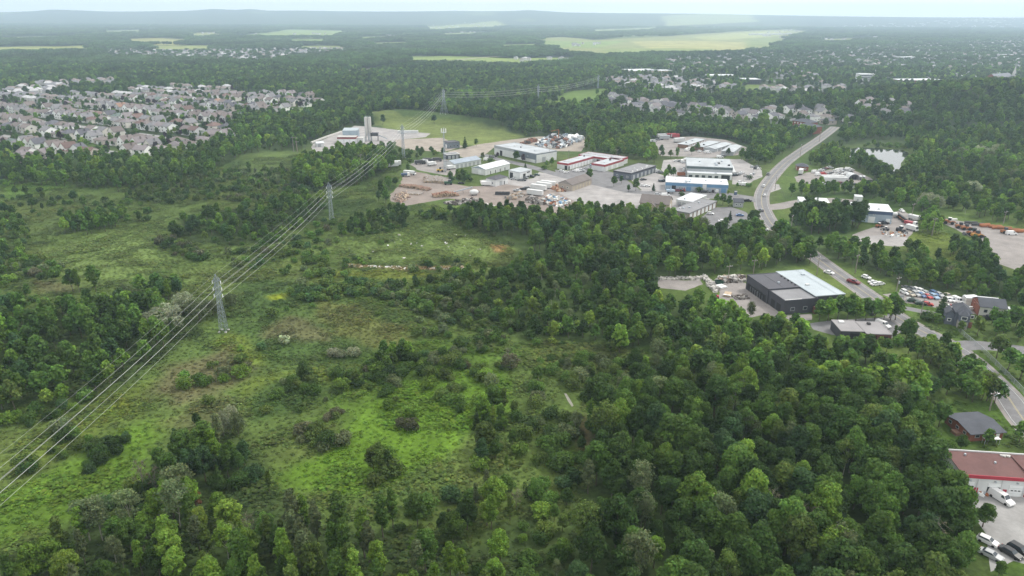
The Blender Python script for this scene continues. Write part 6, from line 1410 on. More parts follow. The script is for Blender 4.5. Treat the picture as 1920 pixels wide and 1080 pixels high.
for i, (p, H) in enumerate(zip(PYL_ALL, PH_ALL)):
    a = PYL_ALL[max(i - 1, 0)]; c = PYL_ALL[min(i + 1, len(PYL_ALL) - 1)]
    t = (c - a) / np.linalg.norm(c - a); ang = math.atan2(t[1], t[0]) - math.pi / 2      # local x = across the line
    z0 = float(hz(*p)); arms = [(H - 2.2, 1.35), (H - 4.6, 1.4), (H - 7.0, 1.4)]
    ca, sa = math.cos(ang), math.sin(ang)
    W_ = lambda x, y, z: (p[0] + x * ca - y * sa, p[1] + x * sa + y * ca, z0 + z)
    ATT.append([W_(0, 0, H + .1)] + [W_(s_ * w, 0, h - 1.15) for h, w in arms for s_ in (-1, 1)])
    if i == 0: continue
    th = .085 if i < 3 else .15
    r_ = thing('pylon', PLAB[i - 1], 'pylon', p[0], p[1], z0, ang, 'pylons of the power line')
    hw = lambda z: (.6 if i != 4 else 2.6) * (1 - z / (H - 7.5)) + .5 if z < H - 7.5 else .55 * (1 if z < H - 1.6 else max(0.05, (H - z) / 1.6))
    lev = [0]; 
    while lev[-1] < H - 8.2: lev.append(lev[-1] + max(1.7, hw(lev[-1]) * 1.8))
    lev[-1] = H - 7.5
    lev += [H - 6.2, H - 4.9, H - 3.6, H - 2.4, H - 1.6]
    for sx in (-1, 1):
        for sy in (-1, 1):
            b = MB()
            for z, z2 in zip(lev[:-1], lev[1:]): b.beam((sx * hw(z), sy * hw(z), z), (sx * hw(z2), sy * hw(z2), z2), th)
            b.beam((sx * hw(lev[-1]), sy * hw(lev[-1]), lev[-1]), (0, 0, H), th); b.build('leg', M_PYLON, r_)
            MB().box(sx * hw(0) - .35, sx * hw(0) + .35, sy * hw(0) - .35, sy * hw(0) + .35, -.2, .25).build('footing', M_CONC, r_)
    b = MB()
    for z, z2 in zip(lev[:-1], lev[1:]):
        w1, w2 = hw(z), hw(z2)
        for s_ in (-1, 1):
            b.beam((-w1, s_ * w1, z), (w2, s_ * w2, z2), th * .5); b.beam((w1, s_ * w1, z), (-w2, s_ * w2, z2), th * .5)
            b.beam((s_ * w1, -w1, z), (s_ * w2, w2, z2), th * .5); b.beam((s_ * w1, w1, z), (s_ * w2, -w2, z2), th * .5)
            b.beam((-w2, s_ * w2, z2), (w2, s_ * w2, z2), th * .55); b.beam((s_ * w2, -w2, z2), (s_ * w2, w2, z2), th * .55)
    br = b.build('bracing', M_PYLON, r_); br['kind'] = 'stuff'
    for h, w in arms:
        for s_ in (-1, 1):
            b = MB()
            for sy in (-.6, .6): b.beam((s_ * .5, sy, h), (s_ * w, 0, h), th * .8); b.beam((s_ * .5, sy, h + .85), (s_ * w, 0, h), th * .7)
            for q in (.35, .7): b.beam((s_ * (.62 + (w - .62) * q), -.6 * (1 - q), h), (s_ * (.62 + (w - .62) * q), .6 * (1 - q), h), th * .5); b.beam((s_ * (.62 + (w - .62) * q), 0, h), (s_ * (.62 + (w - .62) * q), 0, h + .85 * (1 - q)), th * .5)
            ar = b.build('crossarm', M_PYLON, r_)
            MB().lathe([(.05, h - 1.2), (.17, h - 1.15), (.19, h - .9), (.12, h - .8), (.19, h - .6), (.12, h - .5), (.19, h - .3), (.05, h - .1)], 8, s_ * w, 0).build('insulator', M_INSUL, ar)
CN = ['thin earth cable along the very top of the pylons', 'left conductor on the upper crossarms of the pylons', 'right conductor on the upper crossarms of the pylons', 'left conductor on the middle crossarms of the pylons', 'right conductor on the middle crossarms of the pylons', 'left conductor on the lowest crossarms of the pylons', 'right conductor on the lowest crossarms of the pylons']
for c in range(7):
    pts = []
    for i in range(len(ATT) - 1):
        a, b_ = Vector(ATT[i][c]), Vector(ATT[i + 1][c]); n = 20; sag = (a - b_).length ** 2 * (.000085 if c else .00007)
        for k in range(n): t = k / n; q = a.lerp(b_, t); q.z -= 4 * sag * t * (1 - t); pts.append(tuple(q))
    pts.append(ATT[-1][c])
    rr = [(.014 if c == 0 else .026) * (1.0 + max(0, p[1] - 200) / 520) for p in pts]
    o = MB().tube(pts, rr, 5).build('power_cable', M_CABLE, None, True); tag(o, CN[c], 'cable', 'cables of the power line')
# telecom mast
x, y = P(834, 324); r_ = thing('telecom_mast', 'slim lattice telecom mast with white antennas above the trailer yard', 'mast', x, y); H = 30.0
for a in range(3):
    t = a * 2.094 + .4; MB().beam((1.0 * math.cos(t), 1.0 * math.sin(t), 0), (.45 * math.cos(t), .45 * math.sin(t), H), .13).build('leg', M_STEEL, r_)
b = MB(); z = 0.5; k = 0
while z < H - 1.3:
    for a in range(3):
        t, t2 = a * 2.094 + .4, (a + 1) * 2.094 + .4; f = 1.0 - .45 * z / H; f2 = 1.0 - .45 * (z + 1.3) / H
        b.beam((f * math.cos(t), f * math.sin(t), z), (f2 * math.cos(t2), f2 * math.sin(t2), z + 1.3), .07); b.beam((f2 * math.cos(t), f2 * math.sin(t), z + 1.3), (f2 * math.cos(t2), f2 * math.sin(t2), z + 1.3), .06)
    z += 1.3
b.build('bracing', M_STEEL, r_)['kind'] = 'stuff'
MB().lathe([(1.5, H - 3.2), (1.6, H - 3.2), (1.6, H - 3.0), (.5, H - 3.0)], 9).build('platform', M_STEEL, r_)
for a in range(6): t = a * 1.047; MB().box(-.22, .22, 1.55, 1.85, H - 3.2, H - .6).build('antenna', M_TRIM, r_).rotation_euler = (0, 0, t)

# ================================================================== poles along the roads
M_POLE = mat('weathered_pole', (.24, .21, .19), .9, .15, 1.0)
def utility_pole(px, py, h, label, rot, xf=False, lamp=False):
    x, y = P(px, py); r_ = thing('utility_pole', label, 'utility pole', x, y, 0, rot, 'utility poles along the roads')
    MB().tube([(0, 0, -.3), (0, 0, h)], [.19, .12], 7).build('pole', M_POLE, r_)
    MB().box(-1.2, 1.2, -.08, .08, h - .8, h - .62).build('crossarm', M_POLE, r_)
    for q in (-1.05, 0.35, 1.05): MB().lathe([(.05, h - .62), (.09, h - .5), (.05, h - .34)], 6, q, 0).build('insulator', M_INSUL, r_)
    if xf: MB().lathe([(.28, h - 2.9), (.3, h - 2.8), (.3, h - 1.9), (.1, h - 1.8)], 9, .45, 0).build('transformer', M_STEEL, r_)
    if lamp: 
        a = MB().beam((0, 0, h - 1.6), (2.0, .3, h - 1.2), .08).build('lamp_arm', M_STEEL, r_); MB().box(1.8, 2.5, .18, .45, h - 1.3, h - 1.12).build('lamp_head', M_TRIM, a)
    return np.array([x, y, h - .4])
pl = [utility_pole(1677, 563, 9.5, 'pole with transformer on the grass verge beside the car lot', .4, True), utility_pole(1603, 513, 8.5, 'pole against the dark trees across the road from the workshop', .7),
      utility_pole(1531, 516, 8.5, 'pole with lamp at the road edge above the pale blue roof', .9, lamp=True), utility_pole(1482, 436, 9, 'pole among the trees where the road comes out of the wood', .9), utility_pole(1453, 356, 9, 'pole on the right verge at the crossroads', 1.2), utility_pole(1500, 292, 9, 'pole on the left verge of the distant straight road', 1.0), utility_pole(1536, 266, 9, 'furthest pole beside the distant straight road', 1.0)]
pr = [utility_pole(1747, 442, 9, 'bare pole standing in the grass above the tree belt', .3), utility_pole(1708, 412, 9, 'leaning pole behind the tractor yard', .3), utility_pole(1881, 420, 7, 'pole beyond the gravel lot in front of the right-hand wood', .3)]
px_ = [utility_pole(1364, 532, 8, 'left pole behind the rock pile of the workshop yard', .2), utility_pole(1412, 516, 7, 'right pole at the back corner of the charcoal workshop', .2), utility_pole(678, 322, 12, 'tall pole in the grove under the cables', .2), utility_pole(558, 284, 8, 'left of two poles at the wood edge by the plant', .2), utility_pole(1399, 300, 9, 'pole behind the large grey warehouse', .3), utility_pole(1066, 302, 8, 'pole behind the left wing of the red building', .3), utility_pole(1156, 300, 8, 'pole behind the back wing of the red building', .3), utility_pole(1855, 770, 6, 'small pole at the lawn corner by the main road', .3, lamp=True), utility_pole(1726, 592, 6.5, 'low pole beside the driveway at the bend', .3)]
far_pole = utility_pole(1925, 640, 9, 'pole at the far right end of the side street', .3)
for k, (i, j) in enumerate(zip(pl[:-1], pl[1:])):
    b = MB()
    for off in (-1.0, .35, 1.0):
        pts = []
        for q in range(13): t = q / 12; c = i * (1 - t) + j * t; pts.append((c[0] + off * .8, c[1] + off * .4, c[2] - 4 * .9 * t * (1 - t)))
        b.tube(pts, .02, 4)
    tag(b.build('overhead_wires', M_DKSTEEL), ordinal(k) + ' overhead wire span from the car lot up the main road', 'wires', 'overhead wires of the main road')
b = MB()
for off in (-1, 0, 1):
    b.tube([(pl[0][0] * (1 - t) + far_pole[0] * t + off * .7, pl[0][1] * (1 - t) + far_pole[1] * t, pl[0][2] * (1 - t) + far_pole[2] * t - 4 * 1.2 * t * (1 - t)) for t in np.linspace(0, 1, 13)], .022, 4)
tag(b.build('overhead_wires', M_DKSTEEL), 'overhead wire span crossing above the two-storey house to the right', 'wires')
# H-frame pole left of the plant
x, y = P(554, 285); r_ = thing('double_pole', 'two-legged wooden power pole at the wood edge left of the plant', 'utility pole', x, y)
for q in (-1.3, 1.3): MB().tube([(q, 0, -.3), (q, 0, 12)], [.2, .14], 6).build('pole', M_POLE, r_)
MB().box(-2.6, 2.6, -.1, .1, 11, 11.3).build('crossarm', M_POLE, r_)
# chain-link fence along the verge
FP = smooth_line(PP([(1797, 622), (1818, 641), (1840, 659), (1875, 694), (1910, 730), (1960, 785)]), 3.0)
fr = thing('chain_link_fence', 'grey chain-link fence running along the grass verge to the right edge', 'fence', FP[0][0], FP[0][1])
o0 = np.array([FP[0][0], FP[0][1]]); acc = 0; lastp = None; rail = MB(); net = MB()
M_NET = mat('fence_wire', (.36, .38, .40), .6, .05)
for i, p in enumerate(FP):
    q = p - o0
    if lastp is None or np.linalg.norm(p - lastp) > 2.9: MB().tube([(q[0], q[1], -.2), (q[0], q[1], 1.75)], .05, 5).build('post', M_STEEL, fr); lastp = p
    if i: 
        a = FP[i - 1] - o0; rail.beam((*a, 1.68), (*q, 1.68), .05)
        L_ = np.linalg.norm(q - a); nn = max(2, int(L_ / .25))
        for k in range(nn):
            c0 = a + (q - a) * k / nn; c1 = a + (q - a) * (k + 1) / nn
            net.beam((*c0, .05), (*c1, 1.65), .015); net.beam((*c1, .05), (*c0, 1.65), .015)
rail.build('top_rail', M_STEEL, fr); net.build('wire_mesh', M_NET, fr)
# signs at the crossroads
def sign(px, py, w, h, z, m, label):
    x, y = P(px, py); r_ = thing('roadside_sign', label, 'sign', x, y, 0, .15)
    for q in (-w / 2 + .2, w / 2 - .2): MB().beam((q, 0, -.1), (q, 0, z + h), .16).build('post', M_STEEL, r_)
    MB().box(-w / 2, w / 2, -.12, .12, z, z + h).build('panel', m, r_)
    return r_
s_ = sign(1378.5, 368, 1.8, 2.6, .8, M_NAVY, 'navy roadside sign with a white top panel in front of the blue workshop'); MB().box(-.8, .8, -.16, -.125, 2.6, 3.2).build('top_panel', M_TRIM, s_)
s_ = sign(1396, 339, 2.2, 1.6, 2.4, M_DKSTEEL, 'dark board sign on two posts right of the grey warehouse'); MB().box(-.9, .9, -.16, -.125, 3.1, 3.5).build('light_panel', M_TRIM, s_)
sign(1415, 322, 2.4, 1.5, 1.6, M_DKSTEEL, 'black board sign at the parking lot near the main road')
sign(1702, 566, 1.6, .9, 1.0, M_TRIM, 'small white board sign on the verge of the car lot')
sign(1690, 562, 1.8, .9, 1.0, M_GREYM, 'small grey board sign on the verge of the car lot')

# ================================================================== vehicles
M_PAINT = mat('car_paint', tint=True, rough=.28, var=.03, spec=.5)
M_LAMP = mat('lamp_lens', (.7, .68, .62), .2, 0)
M_TAIL = mat('tail_lens', (.35, .02, .02), .3, 0)
def car_shape(kind):
    """outline profile (x along, z up); returns list of (name, mesh, role)"""
    L_, W, prof, cab, H = {
        'sedan': (4.6, 1.8, [(-2.3, .45), (-2.3, .85), (-1.9, .95), (1.0, 1.0), (2.1, .82), (2.3, .6), (2.3, .4)], [(-1.75, .95), (-1.1, 1.42), (.25, 1.44), (1.05, .98)], 1.44),
        'hatchback': (4.1, 1.75, [(-2.05, .45), (-2.05, .95), (-1.9, 1.0), (1.0, 1.02), (1.85, .85), (2.05, .6), (2.05, .4)], [(-2.0, 1.0), (-1.6, 1.5), (.2, 1.52), (1.05, 1.0)], 1.52),
        'suv': (4.7, 1.9, [(-2.35, .5), (-2.35, 1.05), (-2.2, 1.1), (1.0, 1.12), (2.15, 1.0), (2.35, .7), (2.35, .45)], [(-2.3, 1.1), (-1.95, 1.72), (.2, 1.74), (1.05, 1.12)], 1.74),
        'pickup': (5.5, 1.95, [(-2.75, .55), (-2.75, 1.05), (-.6, 1.08), (1.3, 1.1), (2.6, 1.0), (2.75, .7), (2.75, .5)], [(-.7, 1.08), (-.5, 1.78), (.7, 1.8), (1.35, 1.1)], 1.8),
        'van': (5.7, 2.0, [(-2.85, .45), (-2.85, 1.2), (-2.8, 1.25), (1.5, 1.25), (2.55, 1.05), (2.85, .75), (2.85, .45)], [(-2.82, 1.25), (-2.75, 2.15), (.9, 2.2), (1.65, 1.25)], 2.2)}[kind]
    parts = []
    def loft(pr, w0, w1, z_ref, z_top, inset_bottom=0):
        b = MB(); n = len(pr); wf = lambda z: w0 + (w1 - w0) * min(max((z - z_ref) / max(z_top - z_ref, .01), 0), 1)
        k = 0
        Lft = [(x, wf(z) / 2, z) for x, z in pr]; Rt = [(x, -wf(z) / 2, z) for x, z in pr]
        b.face(Lft[::-1]); b.face(Rt)
        for i in range(n): j = (i + 1) % n; b.quad(Lft[i], Lft[j], Rt[j], Rt[i])
        return b
    zb = prof[0][1] - .18
    body = loft([(prof[0][0] + .1, zb)] + prof + [(prof[-1][0] - .1, zb)], W, W * .94, .6, 1.2)
    cabm = loft(cab, W * .94, W * .76, cab[0][1], H)
    k0 = len(body.v); body.v += cabm.v; body.f += [tuple(i + k0 for i in f) for f in cabm.f]; body.m += cabm.m
    if kind == 'pickup': body.box(-2.7, -2.6, -.9, .9, 1.05, 1.3); body.box(-2.6, -.7, .84, .92, 1.05, 1.3); body.box(-2.6, -.7, -.92, -.84, 1.05, 1.3)
    parts.append(('body', body.mesh('car_body', M_PAINT), 'body'))
    # glass laid 1 cm proud of the cabin
    (x0, z0), (x1, z1), (x2, z2), (x3, z3) = cab; wf = lambda z: (W * .94 + (W * .76 - W * .94) * (z - z0) / (H - z0)) / 2 + .012
    def band(a, c, t0, t1): return a + (c - a) * t0, a + (c - a) * t1
    g = MB(); xa, xb = band(x3, x2, .12, .9); za, zb_ = band(z3, z2, .12, .9)
    g.quad((xa + .015, -wf(za) * .9, za + .01), (xa + .015, wf(za) * .9, za + .01), (xb + .015, wf(zb_) * .9, zb_ + .01), (xb + .015, -wf(zb_) * .9, zb_ + .01)); parts.append(('windscreen', g.mesh('windscreen', M_GLASS), 'glass'))
    if kind != 'van':
        g = MB(); xa, xb = band(x0, x1, .2, .85); za, zb_ = band(z0, z1, .2, .85)
        g.quad((xa - .015, wf(za) * .88, za + .01), (xa - .015, -wf(za) * .88, za + .01), (xb - .015, -wf(zb_) * .88, zb_ + .01), (xb - .015, wf(zb_) * .88, zb_ + .01)); parts.append(('rear_window', g.mesh('rear_window', M_GLASS), 'glass'))
    for s in (-1, 1):
        g = MB(); zl = z0 + (H - z0) * .2; zh = z0 + (H - z0) * .82
        xl0 = x0 + (x1 - x0) * .35 if kind != 'van' else .35; xh0 = x0 + (x1 - x0) * .85 if kind != 'van' else .35
        q = [(xl0, s * wf(zl), zl), (x3 - .28, s * wf(zl), zl), (x2 - .05, s * wf(zh), zh), (xh0, s * wf(zh), zh)]
        g.face(q if s < 0 else q[::-1]); parts.append(('side_window', g.mesh('side_window', M_GLASS), 'glass'))
    wr = .36 if kind in ('suv', 'pickup', 'van') else .31
    for sx in (-1, 1):
        for sy in (-1, 1):
            b = MB(); x = sx * L_ * .31; y = sy * (W / 2 - .1); b.tube([(x, y - .11, wr), (x, y + .11, wr)], wr, 9); parts.append(('wheel', b.mesh('wheel', M_RUBBER), 'wheel'))
    for s in (-1, 1):
        parts.append(('headlight', MB().box(L_ / 2 - .07, L_ / 2 + .015, s * W * .36 - .18, s * W * .36 + .18, .62, .76).mesh('headlight', M_LAMP), 'lamp'))
        parts.append(('tail_light', MB().box(-L_ / 2 - .015, -L_ / 2 + .07, s * W * .38 - .12, s * W * .38 + .12, .72, .95).mesh('tail_light', M_TAIL), 'lamp'))
    return parts
CARS = {k: car_shape(k) for k in ('sedan', 'hatchback', 'suv', 'pickup', 'van')}
CC = {'white': (.70, .70, .70), 'silver': (.40, .41, .42), 'grey': (.16, .165, .17), 'black': (.018, .018, .02), 'red': (.38, .03, .03), 'dark red': (.16, .02, .025), 'blue': (.08, .15, .30), 'pale blue': (.30, .42, .55), 'dark green': (.03, .06, .045), 'beige': (.38, .34, .27), 'orange': (.45, .12, .03)}
CARLIST = []
def car(px, py, kind, colr, deg, where):
    CARLIST.append((px, py, kind, colr, deg, where))
GF = 'on the garage forecourt at bottom right'
car(1876, 938, 'van', 'white', -68, GF); car(1894, 1040, 'sedan', 'black', -62, GF); car(1911, 1036, 'suv', 'black', -64, GF); car(1851, 1018, 'hatchback', 'white', -50, 'behind the trees edging the garage forecourt'); car(1857, 1044, 'sedan', 'silver', -50, 'behind the trees edging the garage forecourt'); car(1803, 688, 'sedan', 'white', -55, 'on the main road behind roadside trees')
RD = 'driving on the main road'
for px, py, k, c, a in ((1554, 513, 'sedan', 'white', -48), (1600, 531, 'pickup', 'dark red', -48), (1657, 575, 'sedan', 'white', 130), (1427, 396, 'hatchback', 'grey', 95), (1432, 350, 'hatchback', 'white', 62), (1440, 328, 'pickup', 'grey', 62), (1433, 368, 'hatchback', 'white', 88)): car(px, py, k, c, a, RD)
for px, py, k, c, a in ((1624, 522, 'hatchback', 'white', -60), (1637, 531, 'sedan', 'white', 10), (1641, 535, 'sedan', 'white', 15), (1650, 534, 'hatchback', 'white', 20)): car(px, py, k, c, a, 'parked on the grass beside the main road')
LOT = 'in the white house car lot'
for px, py, k, c in ((1697, 551, 'suv', 'white'), (1707, 554, 'hatchback', 'beige'), (1717, 554, 'suv', 'silver'), (1728, 556, 'hatchback', 'blue'), (1739, 558, 'sedan', 'red'), (1751, 559, 'suv', 'pale blue'), (1712, 546, 'suv', 'grey'), (1719, 547, 'suv', 'white'), (1727, 549, 'suv', 'white'), (1736, 552, 'hatchback', 'silver'), (1752, 553, 'suv', 'blue'), (1761, 555, 'hatchback', 'silver'), (1699, 542, 'sedan', 'grey'), (1777, 557, 'hatchback', 'beige'), (1777, 564, 'hatchback', 'white'), (1785, 565, 'hatchback', 'white'), (1796, 567, 'van', 'white')): car(px, py, k, c, -78, LOT)
for px, py, k, c, a in ((1711, 566, 'suv', 'dark green', -20), (1726, 571, 'sedan', 'dark green', -20), (1738, 572, 'sedan', 'red', -25), (1777, 577, 'sedan', 'white', -20), (1787, 578, 'sedan', 'red', -30), (1852, 599, 'pickup', 'black', 0), (1804, 564, 'sedan', 'black', -78)): car(px, py, k, c, a, LOT)
car(1655, 612, 'van', 'white', -62, 'beside the low flat workshop')
TY = 'in the trailer yard by the pond'
for i, (px, py, c, k) in enumerate(((1528, 324, 'white', 'van'), (1536, 322, 'silver', 'sedan'), (1540, 320, 'white', 'sedan'), (1545, 319, 'grey', 'suv'), (1549, 317, 'dark red', 'sedan'), (1554, 315, 'white', 'hatchback'), (1558, 316, 'silver', 'hatchback'), (1534, 329, 'white', 'van'), (1543, 328, 'red', 'van'), (1556, 326, 'grey', 'sedan'), (1566, 323, 'white', 'suv'), (1571, 321, 'white', 'van'), (1578, 320, 'white', 'van'), (1584, 322, 'silver', 'van'), (1591, 319, 'white', 'van'), (1597, 320, 'white', 'suv'), (1575, 326, 'silver', 'sedan'), (1583, 327, 'white', 'sedan'), (1590, 328, 'white', 'van'), (1594, 324, 'grey', 'suv'), (1566, 328, 'white', 'sedan'))): car(px, py, k, c, [20, 200, -15, 30][i % 4], TY)
for px, py, k, c, a in ((1556, 342, 'sedan', 'white', 5), (1569, 346, 'sedan', 'grey', 0), (1577, 345, 'suv', 'dark red', 0), (1584, 347, 'suv', 'black', 3), (1590, 346, 'suv', 'white', 0), (1595, 347, 'hatchback', 'dark red', 90), (1603, 347, 'sedan', 'black', 0), (1598, 353, 'sedan', 'white', 0), (1632, 342, 'pickup', 'grey', 0), (1624, 347, 'sedan', 'white', 5), (1545, 346, 'sedan', 'white', -10), (1622, 357, 'sedan', 'white', 0)): car(px, py, k, c, a, TY)
PK = 'right of the grey warehouse'
for px, py, k, c, a in ((1378, 330, 'suv', 'black', 20), (1383, 329, 'sedan', 'grey', 20), (1387, 327, 'sedan', 'silver', 20), (1391, 325, 'sedan', 'white', 20), (1380, 326, 'sedan', 'silver', 20), (1408, 329, 'hatchback', 'white', 60), (1413, 327, 'hatchback', 'silver', 60), (1411, 314, 'hatchback', 'silver', 30), (1420, 314, 'suv', 'grey', 30), (1422, 317, 'sedan', 'white', 30), (1396, 346, 'sedan', 'grey', 10), (1388, 343, 'hatchback', 'white', 20)): car(px, py, k, c, a, PK)
for px, py, k, c, a in ((1401, 378, 'pickup', 'black', 2), (1332, 402, 'hatchback', 'white', -25), (1387, 405, 'sedan', 'blue', -5), (1354, 416, 'sedan', 'white', 5), (1424, 430, 'pickup', 'black', -5), (1434, 432, 'hatchback', 'white', -8)): car(px, py, k, c, a, 'by the brown-pillared units')
CY = 'in the courtyard of the red building'
for i, (px, py, c, k) in enumerate(((1112, 311, 'pale blue', 'sedan'), (1117, 309, 'pale blue', 'suv'), (1118, 314, 'blue', 'van'), (1124, 313, 'blue', 'sedan'), (1129, 311, 'pale blue', 'sedan'), (1104, 315, 'silver', 'sedan'), (1100, 317, 'silver', 'sedan'), (1079, 321, 'white', 'sedan'), (1084, 322, 'white', 'van'), (1091, 321, 'silver', 'suv'), (1086, 318, 'silver', 'sedan'), (1062, 324, 'white', 'sedan'), (1053, 322, 'white', 'hatchback'))): car(px, py, k, c, [-10, 10, 35][i % 3], CY)
WS = 'in front of the white sheds'
for px, py, k, c, a in ((1007, 329, 'sedan', 'dark green', -15), (997, 332, 'suv', 'black', -30), (976, 339, 'sedan', 'grey', -15), (981, 339, 'sedan', 'black', -15), (963, 337, 'sedan', 'silver', -10), (985, 335, 'suv', 'grey', -30), (970, 359, 'pickup', 'silver', -20), (922, 295, 'suv', 'grey', -10), (927, 294, 'sedan', 'black', -10), (913, 301, 'van', 'white', 5), (865, 345, 'sedan', 'black', -10), (982, 356, 'pickup', 'black', 10), (990, 354, 'suv', 'grey', 15)): car(px, py, k, c, a, WS)
YD = 'behind the grey warehouse'
for i, (px, py, c, k) in enumerate(((1268, 303, 'white', 'sedan'), (1274, 303, 'grey', 'sedan'), (1279, 304, 'white', 'van'), (1283, 306, 'silver', 'sedan'), (1287, 301, 'white', 'van'), (1292, 303, 'black', 'suv'), (1297, 305, 'silver', 'sedan'), (1284, 317, 'silver', 'sedan'), (1282, 320, 'white', 'sedan'), (1300, 302, 'grey', 'suv'))): car(px, py, k, c, [0, 30, 70][i % 3], YD)
for px, py, k, c, a in ((1229, 322, 'van', 'white', 10), (1234, 324, 'van', 'silver', 10), (1240, 325, 'suv', 'grey', 10), (1206, 338, 'sedan', 'black', 20), (1205, 349, 'sedan', 'white', 5), (1213, 350, 'sedan', 'white', 5), (1240, 341, 'suv', 'grey', 10), (1246, 341, 'pickup', 'black', 15), (1233, 366, 'hatchback', 'silver', 0), (1248, 368, 'van', 'white', 10), (1276, 387, 'hatchback', 'grey', 60)): car(px, py, k, c, a, 'around the dark grey building')
for px, py, k, c, a in ((1257, 358, 'pickup', 'pale blue', 0), (1270, 359, 'pickup', 'dark red', 0), (1276, 359, 'suv', 'black', 0), (1282, 358, 'sedan', 'red', 80), (1319, 361, 'suv', 'black', 0), (1326, 361, 'suv', 'grey', 0), (1343, 360, 'van', 'white', 85), (1388, 347, 'sedan', 'white', 0), (1397, 348, 'van', 'white', 0)): car(px, py, k, c, a, 'along the front of the blue workshop')
SY = 'among the storage rows'
for i, (px, py, c, k) in enumerate(((1222, 266, 'white', 'van'), (1227, 266, 'silver', 'van'), (1233, 263, 'grey', 'suv'), (1288, 283, 'white', 'van'), (1293, 281, 'white', 'van'), (1312, 285, 'white', 'suv'), (1328, 287, 'white', 'van'), (1323, 286, 'white', 'sedan'), (1350, 296, 'white', 'van'), (1357, 294, 'grey', 'suv'), (1374, 276, 'grey', 'sedan'))): car(px, py, k, c, [5, 40][i % 2], SY)
for px, py, k, c, a in ((1691, 397, 'hatchback', 'white', -90), (1657, 420, 'pickup', 'black', 0), (1896, 440, 'van', 'white', -3), (845, 277, 'van', 'white', 10), (1638, 588, 'pickup', 'grey', 45)): car(px, py, k, c, a, {1691: 'behind the blue depot', 1657: 'in front of the blue depot', 1896: 'on the big gravel lot at right', 845: 'beside the dark office near the mast', 1638: 'in the shade of the trees by the bend'}[px])
ck = {}
tot = {}
for c in CARLIST: tot[c[2], c[3], c[5]] = tot.get((c[2], c[3], c[5]), 0) + 1
for px, py, kind, colr, deg, where in sorted(CARLIST, key=lambda c: c[0]):
    key = (kind, colr, where); i = ck.get(key, 0); ck[key] = i + 1
    pre = '' if tot[key] == 1 else ordinal(i) + ' from the left of the '
    nm = {'suv': 'off-road car', 'pickup': 'pickup truck'}.get(kind, kind)
    lab = ('%s %s %s' % (colr, nm, where)) if tot[key] == 1 else ' '.join(('%s%s %ss %s' % (pre, colr, nm, where)).split()[:16])
    x, y = P(px, py); r_ = thing({'van': 'parked_van', 'pickup': 'pickup_truck'}.get(kind, 'parked_car') if where != RD else 'moving_car', lab, {'van': 'van', 'pickup': 'pickup'}.get(kind, 'car'), x, y, .012, R(deg), 'cars ' + where)
    near = y < 420; r_.scale = (.92, .92, .92)
    for n_, me, role in CARS[kind]:
        if not near and role in ('lamp',): continue
        o = link(n_, me, r_)
        if role == 'body': o['tint'] = list(CC[colr])
# trailers, trucks and vans of other shapes
def trailer(px, py, L_, deg, body, label, z=1.0, h=2.7, name='box_trailer', group=None, cab=None):
    x, y = P(px, py); r_ = thing(name, label, 'truck' if cab else 'trailer', x, y, 0, R(deg), group)
    b = MB().box(-L_ / 2, L_ / 2, -1.25, 1.25, z, z + h); b.build('cargo_box', body, r_)
    MB().box(-L_ / 2 + .1, L_ / 2 - .1, -.5, .5, z - .25, z - .01).build('chassis', M_DKSTEEL, r_)
    for xx in ([-L_ / 2 + 1.1, -L_ / 2 + 2.3] if L_ > 8 else [-L_ / 2 + 1.2]):
        for s in (-1, 1): MB().tube([(xx, s * 1.0 - .15, .48), (xx, s * 1.0 + .15, .48)], .48, 9).build('wheel', M_RUBBER, r_)
    if cab:
        c = MB(); c.hexa([(L_ / 2 + .1, -1.05, .5), (L_ / 2 + 2.0, -1.05, .5), (L_ / 2 + 2.0, 1.05, .5), (L_ / 2 + .1, 1.05, .5), (L_ / 2 + .1, -1, 2.5), (L_ / 2 + 1.4, -1, 2.5), (L_ / 2 + 1.4, 1, 2.5), (L_ / 2 + .1, 1, 2.5)]); cb = c.build('cab', cab, r_)
        MB().quad((L_ / 2 + 1.81, -.85, 1.45), (L_ / 2 + 1.81, .85, 1.45), (L_ / 2 + 1.48, .85, 2.35), (L_ / 2 + 1.48, -.85, 2.35)).build('windscreen', M_GLASS, cb)
        for s in (-1, 1): MB().tube([(L_ / 2 + 1.1, s * .95 - .15, .45), (L_ / 2 + 1.1, s * .95 + .15, .45)], .45, 9).build('wheel', M_RUBBER, r_)
    else:
        for s in (-1, 1): MB().beam((L_ / 2 - 1.4, s * .7, 0), (L_ / 2 - 1.4, s * .7, z), .15).build('leg', M_DKSTEEL, r_)
    for s in (-1, 1): MB().box(-L_ / 2 - .05, -L_ / 2 - .005, s * .6 - .55, s * .6 + .55, z + .1, z + h - .1).build('rear_door', M_OFFW, r_)
    return r_
trailer(1560, 339, 14.5, -3, M_WHITE, 'rear of the two long white box trailers in the trailer yard'); trailer(1565, 342.5, 14.5, -4, M_WHITE, 'front of the two long white box trailers in the trailer yard')
trailer(1501, 327, 6, 62, M_WHITE, 'white box truck by the small brick house', cab=M_WHITE, name='box_truck')
trailer(1273, 267, 10, 22, M_WHITE, 'white box trailer between the red trailers and the storage rows'); trailer(1246, 262, 9, 15, M_GREYM, 'grey box trailer left of the red trailers'); trailer(1258, 258, 8, 8, M_RED, 'left of two dull red trailers at the wood edge', group='red trailers'); trailer(1266, 259, 7, 8, M_RED, 'right of two dull red trailers at the wood edge', group='red trailers'); trailer(1240, 259, 8, 12, M_OFFW, 'pale trailer behind the grey trailer at the wood edge')
trailer(1817, 570, 5.0, 12, M_WHITE, 'white box truck beside the brick gable of the white house', cab=M_WHITE, name='box_truck', z=.8, h=2.4)
